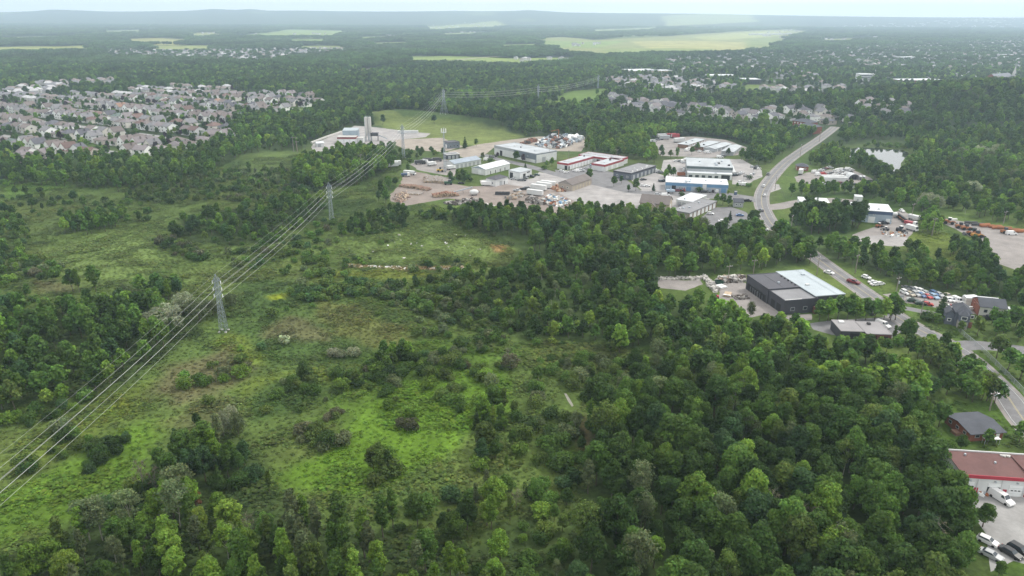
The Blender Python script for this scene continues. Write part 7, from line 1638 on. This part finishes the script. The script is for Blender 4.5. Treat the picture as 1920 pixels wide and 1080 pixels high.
for i, (px, py, m_) in enumerate(((1010, 356, M_WHITE), (1020, 352, M_WHITE), (1028, 349, M_WHITE), (1003, 366, M_OFFW))): trailer(px, py, 10, -28, m_, ['leftmost of the white box trailers below the white sheds', 'middle white box trailer in the row below the white sheds', 'furthest white box trailer near the beige garage', 'old off-white trailer lowest in the yard below the sheds'][i], group='trailers in the yard', z=.6)
trailer(912.5, 347.5, 6.5, -3, M_TRIM, 'white caravan parked against the shed with hipped roof', z=.5, h=2.1, name='caravan')
trailer(735, 314, 9, 20, M_OFFW, 'left of the two pale trailers half hidden by bushes under the cables', group='pale trailers'); trailer(744, 311, 6, 20, M_WHITE, 'right of the two pale trailers half hidden by bushes under the cables', group='pale trailers')
for i, (px, py, c, L_) in enumerate(((785, 308, M_DKSTEEL, 6), (793, 307, M_GREYM, 5), (800, 304, M_DKSTEEL, 5), (808, 311, M_WHITE, 5.5), (817, 303, M_DKSTEEL, 5), (844, 318, M_WHITE, 5))): trailer(px, py, L_, 15 + 30 * (i % 2), c, ordinal(i) + ' truck from the left in the trailer yard by the mast', cab=M_TRIM if i % 2 else M_DKSTEEL, name='work_truck', group='trucks by the mast', h=1.9)
trailer(766, 327, 6.5, -20, M_WHITE, 'white tipper truck at the top corner of the log yard', cab=M_WHITE, name='tipper_truck', h=1.6); trailer(758, 331, 4, 10, M_NAVY, 'small dark truck below the white tipper in the log yard', cab=M_TRIM, name='work_truck', h=1.2)
trailer(1706, 431, 4.0, -65, M_WHITE, 'white delivery truck at the right edge of the tractor yard', cab=M_WHITE, name='box_truck', h=2.0, z=.7); trailer(1704, 422, 4.4, -58, M_RED, 'red truck behind the white delivery truck in the tractor yard', cab=M_TRIM, name='work_truck', h=1.4, z=.7); trailer(1713, 413, 6, -62, M_OFFW, 'pale trailer behind bushes at the tractor yard', h=1.8)
trailer(1257, 362, 5, 0, M_BLUEGREY, 'pale blue utility trailer by the blue workshop door', h=1.0)
# open bins and dumpers
def bin_(px, py, L_, deg, m, label, h=1.6, group=None):
    x, y = P(px, py); r_ = thing('waste_skip', label, 'skip', x, y, 0, R(deg), group); w = 1.2; t = .12
    MB().box(-L_ / 2, L_ / 2, -w, w, .2, .35).build('floor_plate', m, r_)
    for q in ((-L_ / 2, L_ / 2, -w, -w + t), (-L_ / 2, L_ / 2, w - t, w), (-L_ / 2, -L_ / 2 + t, -w + t + .002, w - t - .002), (L_ / 2 - t, L_ / 2, -w + t + .002, w - t - .002)): MB().box(*q, .35, h).build('side', m, r_)
    return r_
bin_(938, 365, 6, -5, M_DKSTEEL, 'left of two open black skips in the log yard', group='black skips'); bin_(948, 365, 5, -5, M_DKSTEEL, 'right of two open black skips in the log yard', group='black skips')
bin_(941, 394, 7, 25, M_DKSTEEL, 'long dark trailer bed at the lower edge of the log yard', h=1.0); bin_(1347.5, 534, 2.6, 10, mat('skip_green', (.02, .06, .04), .5), 'dark green skip beside the rock pile', h=1.8)
bin_(1277, 329, 5, 5, M_ORANGE, 'orange skip behind the blue workshop', h=2.0)
# heavy machines
def loader(px, py, deg, label, body=M_ORANGE, s=1.0, cabm=M_DKSTEEL, name='wheel_loader', group=None, cat='loader'):
    x, y = P(px, py); r_ = thing(name, label, cat, x, y, 0, R(deg), group); r_.scale = (s, s, s)
    MB().hexa([(-2.9, -1, .8), (-.2, -1, .8), (-.2, 1, .8), (-2.9, 1, .8), (-2.8, -.9, 2.0), (-.2, -.95, 2.1), (-.2, .95, 2.1), (-2.8, .9, 2.0)]).build('engine_cover', body, r_)
    MB().box(-.2, 1.6, -.6, .6, .7, 1.5).build('front_frame', body, r_)
    c = MB().box(-.9, .5, -.75, .75, 2.1, 3.3).build('cab', M_GLASS, r_); MB().box(-1.0, .6, -.85, .85, 3.3, 3.42).build('cab_roof', M_TRIM if cabm is None else cabm, c)
    for sx in (-1.7, 1.3):
        for sy in (-1.05, 1.05): MB().tube([(sx, sy - .28, .8), (sx, sy + .28, .8)], .8, 11).build('wheel', M_RUBBER, r_)
    for sy in (-.6, .6): MB().tube([(.8, sy, 1.6), (2.2, sy, 1.5), (3.1, sy, .7)], .13, 5).build('lift_arm', body, r_)
    MB().hexa([(2.9, -1.3, .15), (3.9, -1.3, .1), (3.9, 1.3, .1), (2.9, 1.3, .15), (2.9, -1.3, 1.1), (3.3, -1.3, 1.1), (3.3, 1.3, 1.1), (2.9, 1.3, 1.1)]).build('bucket', M_DKSTEEL, r_)
    MB().tube([(-2.2, .4, 2.0), (-2.2, .4, 2.9)], .08, 5).build('exhaust', M_DKSTEEL, r_)
    return r_
HMG = 'machines on the gravel lot'
brown = mat('rusty_orange', (.30, .12, .05), .6, .15)
loader(1780, 420, -35, 'orange-brown loader with white cab roof at the top end of the gravel lot', brown, 1.0, None, group=HMG); loader(1801, 428, -10, 'left of the two dark orange loaders by the lot edge', brown, .9, group=HMG); loader(1812, 431, -10, 'right of the two dark orange loaders by the lot edge', brown, .9, group=HMG)
loader(1823, 441, 170, 'large yellow-orange grader nose at the meadow side of the gravel lot', M_ORANGE, 1.1, group=HMG); loader(1832, 445, -8, 'orange loader nearest the meadow on the gravel lot', mat('amber_paint', (.42, .2, .04), .5), 1.0, group=HMG)
def plow(px, py, deg, m, label):
    x, y = P(px, py); r_ = thing('snow_plough', label, 'plough', x, y, 0, R(deg), 'plough blades along the gravel lot')
    n = 6
    for i in range(2):
        b = MB(); x0, x1 = (-3.2, -.1) if i == 0 else (.1, 3.2)
        for k in range(n):
            t0, t1 = -.9 + 1.8 * k / n, -.9 + 1.8 * (k + 1) / n
            b.hexa([(x0, .5 * t0 * t0, .9 + t0 * .85), (x1, .5 * t0 * t0, .9 + t0 * .85), (x1, .5 * t0 * t0 + .1, .9 + t0 * .85), (x0, .5 * t0 * t0 + .1, .9 + t0 * .85), (x0, .5 * t1 * t1, .9 + t1 * .85), (x1, .5 * t1 * t1, .9 + t1 * .85), (x1, .5 * t1 * t1 + .1, .9 + t1 * .85), (x0, .5 * t1 * t1 + .1, .9 + t1 * .85)])
        b.build('blade', m, r_)
    for xx in (-1.5, 1.5): MB().beam((xx, .1, .5), (xx * .4, 1.8, .5), .25).build('push_arm', M_DKSTEEL, r_)
for i, (px, py, m_) in enumerate(((1820, 421, M_DKSTEEL), (1833, 424, M_DKSTEEL), (1846, 425, M_ORANGE), (1851, 427, M_ORANGE), (1866, 428, M_ORANGE), (1870, 430, M_ORANGE), (1884, 431, brown), (1908, 437, M_ORANGE), (1914, 436, M_ORANGE), (1899, 434, brown))): plow(px, py, -8 + 10 * (i % 3), m_, '%s plough blade, %s from the left along the gravel lot' % ('grey' if m_ is M_DKSTEEL else ('brown' if m_ is brown else 'orange'), ordinal(i)))
loader(1885, 437, 5, 'brown loader behind the white van on the gravel lot', brown, .85, group=HMG)
for i in range(9):
    px, py = 1681 + i * 2.1, 405.5 + i * 1.55
    loader(px, py, -120 + (i % 3) * 14, 'small orange tractor, %s from the top of the row' % ordinal(i), M_ORANGE if i % 3 else brown, .62, M_DKSTEEL, 'compact_tractor', 'row of small orange tractors', 'tractor')
loader(1689, 435, -75, 'black tractor in the middle of the tractor yard', M_DKSTEEL, .9, None, 'farm_tractor', cat='tractor'); loader(1660, 432, 150, 'small dark tractor at the lower left of the tractor yard', M_DKSTEEL, .6, None, 'compact_tractor', cat='tractor'); loader(1648, 426, 20, 'small orange tractor beside the depot wall', M_ORANGE, .7, None, 'compact_tractor', cat='tractor'); loader(826, 322, 10, 'yellow and orange loader at the foot of the telecom mast', M_YELLOW, .9, group=None)
# scrap crane
x, y = P(1046, 272); r_ = thing('scrap_crane', 'orange scrap crane with raised jib above the scrap heap', 'crane', x, y)
MB().box(-2, 2, -1.3, 1.3, .4, 1.2).build('chassis', M_DKSTEEL, r_); MB().box(-1.6, 1.2, -1.2, 1.2, 1.2, 2.8).build('machine_house', M_ORANGE, r_); MB().tube([(0, 0, 2.6), (.5, 0, 12.5)], .3, 5).build('boom', M_ORANGE, r_); MB().tube([(.5, 0, 12.5), (-6.0, 0, 11.2)], .22, 5).build('jib', M_ORANGE, r_); MB().tube([(-6, 0, 11.2), (-6, 0, 8.0)], .06, 4).build('cable', M_DKSTEEL, r_); MB().lathe([(.2, 8), (.7, 7.4), (.3, 6.6)], 6, -6, 0).build('grab', M_DKSTEEL, r_)
# ================================================================== heaps
HR2 = np.random.default_rng(4)
def heap(name, label, pts, n, s, mats_, hmax, cat='heap', kind=None, z0=0.0):
    poly = PP(pts); mn, mxx = poly.min(0), poly.max(0); b = MB(); c = poly.mean(0); k = 0; tries = 0
    while k < n and tries < n * 30:
        tries += 1; x, y = HR2.uniform(mn[0], mxx[0]), HR2.uniform(mn[1], mxx[1]); d = sdist(np.array([x]), np.array([y]), poly)[0]
        if d > 0: continue
        z = z0 + HR2.random() * min(hmax, -d * .7); q = s * HR2.uniform(.4, 1.4); a = HR2.uniform(0, 3.14); r = HR2.normal(size=(8, 3)) * q * .16; e = HR2.uniform(.5, 1.2, 3) * q * .5
        base = [(-1, -1, -1), (1, -1, -1), (1, 1, -1), (-1, 1, -1), (-1, -1, 1), (1, -1, 1), (1, 1, 1), (-1, 1, 1)]
        ca, sa = math.cos(a), math.sin(a)
        P8 = []
        for i, (u, v, w) in enumerate(base):
            X, Y, Z_ = u * e[0] + r[i][0], v * e[1] + r[i][1], w * e[2] * .7 + r[i][2]; P8.append((x + X * ca - Y * sa, y + X * sa + Y * ca, z + Z_ + e[2] * .4))
        b.hexa(P8, int(HR2.integers(len(mats_)))); k += 1
    return tag(b.build(name, mats_), label, cat if kind != 'stuff' else None, kind='stuff')
M_ROCK = mat('grey_rock', (.30, .285, .27), .9, .2, .8); M_ROCKP = mat('pale_rock', (.48, .46, .43), .9, .15, .8); M_SOIL = mat('dark_soil', (.10, .085, .075), .95, .2, .5); M_RUSTB = mat('rusty_scrap', (.24, .12, .08), .8, .25, .8); M_WOODP = mat('pale_timber', (.46, .36, .26), .85, .15, .8)
def log_pile(px0, py0, px1, py1, n, rows_, label, col_, ends, L_=3.0):
    a, c = np.array(P(px0, py0)), np.array(P(px1, py1)); u = (c - a); LL = np.linalg.norm(u); u /= LL; v = np.array([-u[1], u[0]])
    r_ = thing('log_pile', label, 'log pile', a[0], a[1], 0, math.atan2(u[1], u[0])); me = None
    me = MB().tube([(0, -L_ / 2, 0), (0, L_ / 2, 0)], .38, 7, 0); bm_ = me.mesh('log', [col_, ends]); bm_.polygons.foreach_set('material_index', [0] * (len(bm_.polygons) - 2) + [1, 1]); 
    for k in range(n):
        row = k % rows_; o = link('log', bm_, r_); x = LL * ((k // rows_) + .5) / max(1, math.ceil(n / rows_)) + HR2.uniform(-.3, .3); o.location = (x, HR2.uniform(-.7, .7), .36 + row * .62 * (1 - .5 * abs(2 * x / LL - 1))); o.rotation_euler = (HR2.uniform(-.05, .05), 0, HR2.uniform(-.25, .25)); sc = HR2.uniform(.7, 1.2); o.scale = (sc, 1, sc)
ML1 = mat('weathered_log', (.235, .21, .195), .9, .2, 1); ML2 = mat('brown_log', (.20, .13, .10), .9, .2, 1); ML3 = mat('red_brown_log', (.24, .13, .09), .9, .2, 1)
for i in range(3): log_pile(797 - i * .5, 333 + i * 4, 840 + i * 1.5, 338.5 + i * 2.4, 66, 3, 'grey log pile, %s row from the back of the log yard' % ORD[i], ML1, M_WOODP, 4.5)
log_pile(752, 349, 806, 357, 80, 3, 'long brown log pile along the left side of the log yard', ML2, M_WOODP, 4.0); log_pile(812, 369, 858, 366, 78, 4, 'red-brown log heap in the middle of the log yard', ML3, M_WOODP, 5.0); log_pile(757, 362, 790, 364, 26, 1, 'single layer of scattered logs near the left yard fence', ML1, M_WOODP, 6.0)
heap('wood_chip_pile', 'reddish wood chips spread beside the left yard edge', [(737, 376), (742, 364), (764, 358), (768, 372), (752, 380)], 260, .9, [M_WOODP, mat('chip_brown', (.28, .19, .15)), M_GRAVEL_MAUVE], .5)
heap('rock_row', 'row of pale boulders along the lower edge of the log yard', [(893, 391), (912, 384), (940, 394), (938, 398), (905, 396)], 170, 1.5, [M_ROCKP, M_ROCK, M_CONC_W], .9)
heap('rock_row', 'dark stone bank left of the boulders in the log yard', [(830, 381), (880, 374), (902, 374), (890, 382), (845, 386)], 240, 1.2, [M_ROCK, M_SOIL], .8)
heap('soil_heap', 'dark soil heap right of the black skips', [(984, 378), (996, 371), (1012, 378), (1020, 384), (1000, 382)], 170, 1.7, [M_SOIL, M_ROCK], 2.0)
heap('rubble_heap', 'pale rubble and coloured waste heap right of the soil heap', [(1016, 376), (1028, 367), (1050, 372), (1070, 380), (1055, 388), (1030, 386)], 300, 1.4, [M_ROCKP, M_ROCK, M_CONC_W, M_TRIM, M_ORANGE, M_BLUE, M_ROCK], 1.8)
heap('soil_heap', 'tan soil ridge between skips and rubble', [(945, 372), (975, 362), (985, 366), (960, 376)], 150, 1.4, [mat('tan_soil', (.30, .23, .17)), M_ROCK], 1.2)
heap('brick_heap', 'orange-brown brick heap in front of the beige garage', [(1032, 354), (1040, 344), (1052, 352), (1062, 360), (1046, 361)], 150, 1.0, [M_RUSTB, M_WOODP, mat('brick_waste', (.38, .2, .13))], 1.4)
heap('scrap_heap', 'big heap of grey and black scrap metal under the orange crane', [(1005, 271), (1020, 262), (1040, 260), (1066, 264), (1072, 271), (1050, 279), (1028, 277), (1012, 275)], 620, 2.2, [M_DKSTEEL, M_GREYM, M_STEEL, M_BLUEGREY, M_TRIM, M_RUSTB, M_DKSTEEL], 5.0)
heap('scrap_heap', 'white scrap panels behind the grey scrap heap', [(1045, 262), (1060, 257), (1092, 260), (1088, 267), (1062, 266)], 150, 3.0, [M_TRIM, M_WHITE, M_STEEL, M_BLUEGREY], 2.2)
heap('scrap_heap', 'dark brown scrap wall at the left end of the scrap yard', [(975, 271), (990, 265), (1005, 261), (1006, 265), (990, 270)], 160, 2.0, [M_RUSTB, M_SOIL], 2.5)
heap('rock_pile', 'grey rock pile behind the gravel yard of the charcoal workshop', [(1340, 529), (1350, 522), (1395, 520), (1398, 528), (1370, 530)], 330, 1.3, [M_ROCK, M_ROCKP, M_SOIL, mat('tan_rock', (.33, .25, .2))], 1.8)
heap('rock_ridge', 'ridge of pale boulders between the gravel pad and the workshop yard', [(1316, 518), (1322, 517), (1346, 545), (1340, 549), (1328, 535)], 150, 1.3, [M_ROCK, M_ROCKP], 1.3)
heap('rock_row', 'low grey stones along the far edge of the gravel pad', [(1232, 522), (1283, 521), (1318, 521), (1314, 525), (1283, 524), (1232, 525)], 170, .9, [M_ROCK, M_ROCKP], .6)
heap('debris', 'scattered white stones and debris in the meadow strip', [(640, 496), (700, 499), (780, 502), (870, 501), (868, 505), (760, 507), (690, 503), (642, 500)], 170, .55, [M_ROCKP, M_TRIM, M_ROCKP, M_WOODP], .2)
heap('debris', 'small white debris scattered over the pale meadow', [(600, 470), (700, 430), (870, 440), (930, 480), (800, 492), (660, 490)], 34, .7, [M_ROCKP, M_TRIM], .1)
heap('debris', 'pale rubble in the small clearing of the lower right wood', [(1275, 860), (1300, 854), (1365, 864), (1360, 876), (1290, 876)], 130, .7, [M_ROCK, mat('rubble_brown', (.26, .18, .14)), M_WOODP], .3)
heap('garage_clutter', 'white bags and clutter beside the open garage bay', [(1832, 922), (1842, 922), (1850, 925), (1842, 930), (1833, 928)], 26, .8, [M_TRIM, M_GREYM, M_STEEL, M_ORANGE], .6)
heap('yard_clutter', 'pallets and clutter in the tractor yard', [(1652, 436), (1700, 436), (1702, 444), (1660, 444)], 46, .9, [M_TRIM, M_WOODP, M_GREYM, M_ORANGE], .4)
heap('mud_patch', 'small dark mud heap in the workshop yard', [(1374, 556), (1400, 554), (1404, 561), (1380, 562)], 90, .8, [M_SOIL, M_ROCK], .3)
for i, (px, py) in enumerate(((1349, 538), (1355, 541))):
    x, y = P(px, py); t = thing('white_pallet_stack', 'white wrapped pallet stack, %s one, beside the rock ridge' % ['upper', 'lower'][i], 'pallet stack', x, y, 0, .4); MB().box(-1.6, 1.6, -.7, .7, .15, .9).build('load', M_TRIM, t); MB().box(-1.65, 1.65, -.75, .75, 0, .14).build('pallet', M_WOODP, t)
for i, (px, py) in enumerate(((1361, 553), (1367.5, 554))):
    x, y = P(px, py); t = thing('timber_stack', '%s stack of pale timber in the workshop yard' % ['left', 'right'][i], 'timber stack', x, y, 0, 1.15)
    for k in range(5): MB().box(-2.1, 2.1, -.6 + k * .25, -.37 + k * .25, .1, .75).build('plank', M_WOODP, t)
    MB().box(-2.2, -1.4, -.75, .8, .76, .85).build('cover', M_TRIM, t)
x, y = P(1342.5, 559); t = thing('red_mower', 'small red machine at the left edge of the workshop yard', 'mower', x, y); MB().box(-.9, .9, -.6, .6, .35, 1.1).build('hood', M_REDFASC, t); MB().box(-.5, .1, -.4, .4, 1.1, 1.5).build('seat', M_DKSTEEL, t)
for a in (-.7, .7):
    for c in (-.6, .6): MB().tube([(a, c - .1, .3), (a, c + .1, .3)], .3, 8).build('wheel', M_RUBBER, t)
x, y = P(889, 366); t = thing('mixer_drum', 'white mixer drum lying in the log yard', 'drum', x, y, 0, .3); MB().tube([(-2.6, 0, 1.8), (-1.9, 0, 1.8), (0, 0, 1.8), (1.8, 0, 1.8), (2.7, 0, 1.8)], [.7, 1.5, 1.8, 1.4, .5], 12).build('drum', M_WHITE, t, True); MB().tube([(2.7, 0, 1.8), (3.1, 0, 1.8)], .6, 10).build('drum_opening', M_DKSTEEL, t)
for a in (-1.2, 1.2): MB().box(a - .2, a + .2, -1, 1, 0, 1).build('cradle', M_DKSTEEL, t)
x, y = P(868, 362); t = thing('log_conveyor', 'long grey conveyor beside the red-brown log heap', 'conveyor', x, y, 0, .35); MB().beam((-7, 0, .8), (6, 0, 3.2), .6).build('belt', M_STEEL, t)
for a in (-5, 0, 5): MB().beam((a, -.5, 0), (a, -.2, 1.9 + a * .18), .15).build('leg', M_DKSTEEL, t)
x, y = P(842, 346); t = thing('green_log_loader', 'dark green log loader behind the grey log pile', 'loader', x, y, 0, .1); MB().box(-3, 2, -1, 1, .7, 2.0).build('body', mat('machine_green', (.03, .09, .05), .5), t); MB().box(-.5, 1.2, -.9, .9, 2.0, 3.2).build('cab', M_GLASS, t); MB().tube([(1.5, 0, 2), (3.5, 0, 4.5), (6, 0, 2.5)], .2, 5).build('arm', mat('machine_green', (.03, .09, .05), .5), t)
for a in (-2.2, 1.2):
    for c in (-1, 1): MB().tube([(a, c - .2, .65), (a, c + .2, .65)], .65, 9).build('wheel', M_RUBBER, t)
x, y = P(1816, 582); t = thing('white_boat', 'white boat hull on a trailer beside the white house', 'boat', x, y, 0, .05); MB().hexa([(-2.8, -.5, .5), (2.2, -.3, .6), (2.2, .3, .6), (-2.8, .5, .5), (-2.9, -1, 1.4), (3.2, -.1, 1.6), (3.2, .1, 1.6), (-2.9, 1, 1.4)]).build('hull', M_TRIM, t); MB().box(-2, 1.2, -.2, .2, .3, .48).build('trailer_frame', M_STEEL, t)
for c in (-.9, .9): MB().tube([(-.8, c - .1, .3), (-.8, c + .1, .3)], .3, 8).build('wheel', M_RUBBER, t)
t = thing('lawn_pool', 'small white upturned dinghy on the grass by the parked tractors', 'dinghy', *P(1790, 411)); MB().hexa([(-1.5, -.6, 0), (1.5, -.4, 0), (1.5, .4, 0), (-1.5, .6, 0), (-1.2, -.3, .5), (1.0, -.2, .5), (1.0, .2, .5), (-1.2, .3, .5)]).build('hull', M_TRIM, t)
# ================================================================== plants set out
for (x, y) in GARDEN:
    if blocked(np.array([x]), np.array([y]), -1.6)[0]: continue
    t = pick(rng, {'dark green': 4, 'mid green': 4, 'bright green': 1.2, 'dark purple': 1.2, 'yellowish green': .6})
    PLANTS.append((x, y, 'broad' if rng.random() < .85 else 'conifer', rng.uniform(4.2, 8.8), rng.uniform(1.0, 1.35), t, 'the gardens of the subdivision'))
vis = {k: [] for k in DIM}; rest = []
PLANTS.sort(key=lambda p: p[0] ** 2 + p[1] ** 2)
for p in PLANTS:
    x, y, kd, h, w, t, reg = p
    px, py, zc = proj(x, y, h * .6)
    px2, py2, _ = proj(x, y, h)
    if -25 < px < 1945 and py2 < 1085 and py > -10 and len(vis[kd]) < 290 and math.hypot(x, y) < 900: vis[kd].append(p)
    else: rest.append(p)
SIZE = lambda kd, h: ('tall ' if h > DIM[kd] * .95 else ('small ' if h < DIM[kd] * .62 else ''))
WORD = dict(broad='broadleaf tree', poplar='upright poplar', aspen='slender tree', willow='rounded willow', conifer='conifer', shrub='bush', bare='bare tree')
allv = [(proj(p[0], p[1], 0)[0], p) for k in vis for p in vis[k]]
allv.sort(key=lambda a: float(a[0]))
seen_, totals = {}, {}
def pkey(p):
    x, y, kd, h, w, t, reg = p
    return (SIZE(kd, h) + ('' if kd in ('bare',) else t + ' ') + WORD[kd], reg)
for _, p in allv: totals[pkey(p)] = totals.get(pkey(p), 0) + 1
for _, p in allv:
    x, y, kd, h, w, t, reg = p; ky = pkey(p); i = seen_.get(ky, 0); seen_[ky] = i + 1
    reg_ = ('in ' + reg) if not reg.startswith(('the houses', 'the industrial', 'the verge', 'the road edge', 'the yard', 'the edge')) else 'by ' + reg
    lab = ky[0] + ' ' + reg_ if totals[ky] == 1 else '%s, %s from left, %s' % (ky[0], ordinal(i), reg_)
    lab = ' '.join(lab.split()[:16])
    k = int(rng.integers(KIND_N[kd])); s = h / DIM[kd]; z = float(hz(x, y)); tc_ = np.array(TINT[t]) * np.array((1.02, 1, .97)) * rng.uniform(.78, 1.38) * (.84 + .32 * float(vnoise(x, y, 28, 77))) * rng.uniform(.965, 1.035, 3)
    rz = rng.uniform(0, 6.28); sx = s * w * rng.uniform(.92, 1.08)
    if kd == 'shrub':
        o = link('shrub', CROWN[kd, k]); o.location = (x, y, z); o.rotation_euler = (0, 0, rz); o.scale = (sx * 1.08, sx * 1.08, s); o['tint'] = [float(c) for c in tc_]
        tag(o, lab, 'bush', 'bushes in ' + reg)
    else:
        r_ = thing(NAME[kd], lab, 'tree', x, y, z, rz, 'trees in ' + reg); r_.scale = (sx, sx, s)
        link('trunk', TRUNK[kd, k], r_); c = link('crown', CROWN[kd, k], r_); c['tint'] = [float(v) for v in tc_]
# the rest of the trees as masses
order = [(kd, k) for kd in ('broad', 'poplar', 'aspen', 'willow', 'conifer', 'bare') for k in range(KIND_N[kd])]
def set_mass(name, label, sel, order):
    if not sel: return
    ix = {kk: i for i, kk in enumerate(order)}; pts, scl, rot, tin, idx = [], [], [], [], []
    X = np.array([p[0] for p in sel]); Y = np.array([p[1] for p in sel]); Zs = hz(X, Y)
    for p, z in zip(sel, Zs):
        x, y, kd, h, w, t, reg = p; s = h / DIM[kd]
        pts.append((x, y, z)); a = s * w * rng.uniform(.92, 1.08); scl.append((a, a, s)); rot.append((0, 0, rng.uniform(0, 6.28)))
        tin.append(np.array(TINT[t]) * 1.25 * rng.uniform(.72, 1.3) * (.72 + .56 * float(vnoise(x, y, 46, 71))) * rng.uniform(.94, 1.06, 3)); idx.append(ix[kd, int(rng.integers(KIND_N[kd]))])
    mass(name, label, pts, scl, rot, tin, idx, [MID[kk] for kk in order])
set_mass('woodland', 'mixed woods behind the yards and up to the town', [p for p in rest if p[2] != 'shrub' and math.hypot(p[0], p[1]) > 300], order)
set_mass('near_woodland', 'deeper rows of the nearer woods', [p for p in rest if p[2] != 'shrub' and math.hypot(p[0], p[1]) <= 300], order)
set_mass('thicket', 'further bushes of the meadow and scrub', [p for p in rest if p[2] == 'shrub'], [('shrub', k) for k in range(KIND_N['shrub'])])
# far wood: groups of crowns
pts, scl, rot, tin, idx = [], [], [], [], []
for y0, y1, s, sc in ((1450, 2900, 17.0, .85), (2900, 6200, 30.0, 1.25)):
    x, y, py = far_stand(y0, y1, s, None)
    z = hz(x, y); tn = fnoise(x, y, 220, 51, 3)
    tint = np.array(TINT['dark green'])[None] * 1.05 * (1 - sstep(.42, .62, tn))[:, None] + np.array((.048, .080, .030))[None] * sstep(.42, .62, tn)[:, None]
    tint = tint * 1.65 * rng.uniform(.7, 1.35, (len(x), 1)) * (.7 + .6 * vnoise(x, y, 130, 73))[:, None] * rng.uniform(.95, 1.05, (len(x), 3))
    towny = np.zeros(len(x), bool)
    for t, d in TOWNS: towny |= inside(x, y, t)
    for i in range(len(x)):
        q = sc * rng.uniform(.75, 1.15) * (.42 if towny[i] else 1)
        pts.append((x[i], y[i], z[i])); scl.append((q, q, (.75 + .25 * sc) * rng.uniform(.8, 1.15) * (.7 if towny[i] else 1))); rot.append((0, 0, rng.uniform(0, 6.28))); tin.append(tint[i]); idx.append(int(rng.integers(4)))
mass('far_woodland', 'endless far woods fading blue towards the horizon', pts, scl, rot, tin, idx, CLUSTER)
# low weeds over the meadow and verges
def weeds(name, label, poly_px, s, hmul=1.0, keep=1.0):
    x, y = grid_in(PP(poly_px), s, .5)
    if keep < 1: k = rng.random(len(x)) < keep; x, y = x[k], y[k]
    k = ~blocked(x, y, -.6); x, y = x[k], y[k]
    c = groundcol(x, y); c = c * rng.uniform(.78, 1.2, (len(x), 1)) * np.stack([rng.uniform(.9, 1.12, len(x)), np.ones(len(x)), rng.uniform(.85, 1.15, len(x))], 1)
    g = fnoise(x, y, 9, 61); sz = hmul * (.45 + 1.1 * sstep(.35, .75, g)) * rng.uniform(.6, 1.4, len(x))
    mass(name, label, np.stack([x, y, hz(x, y)], 1), np.stack([sz * 1.25, sz * 1.25, sz * .65], 1), np.stack([np.zeros(len(x)), np.zeros(len(x)), rng.uniform(0, 6.28, len(x))], 1), c * 1.28, rng.integers(0, 4, len(x)), WEED)
weeds('meadow_weeds', 'tall weeds and grasses over the wet meadow', [(-120, 1100), (-120, 330), (0, 330), (560, 290), (760, 290), (735, 370), (860, 395), (960, 440), (960, 500), (860, 520), (960, 640), (1200, 650), (1230, 680), (1100, 760), (1090, 1100), (960, 1100)], 1.75)
weeds('verge_grass', 'rough grass on the verges by the road and gravel lot', [(1590, 520), (1680, 430), (1760, 405), (1900, 520), (1925, 640), (1925, 840), (1750, 840), (1700, 600)], 2.2, .6)
# ================================================================== the air
top = 265.0
hb = MB().box(-12700, 12700, -12700, 12700, -1.6, top)
hm = bpy.data.materials.new('haze'); hm.use_nodes = True; t = hm.node_tree; t.nodes.clear()
vo = t.nodes.new('ShaderNodeVolumePrincipled'); vo.inputs['Density'].default_value = 0.00015; vo.inputs['Color'].default_value = (.64, .81, 1.0, 1); vo.inputs['Anisotropy'].default_value = .25
om = t.nodes.new('ShaderNodeOutputMaterial'); t.links.new(vo.outputs[0], om.inputs['Volume'])
tag(hb.build('haze', hm), kind='stuff')
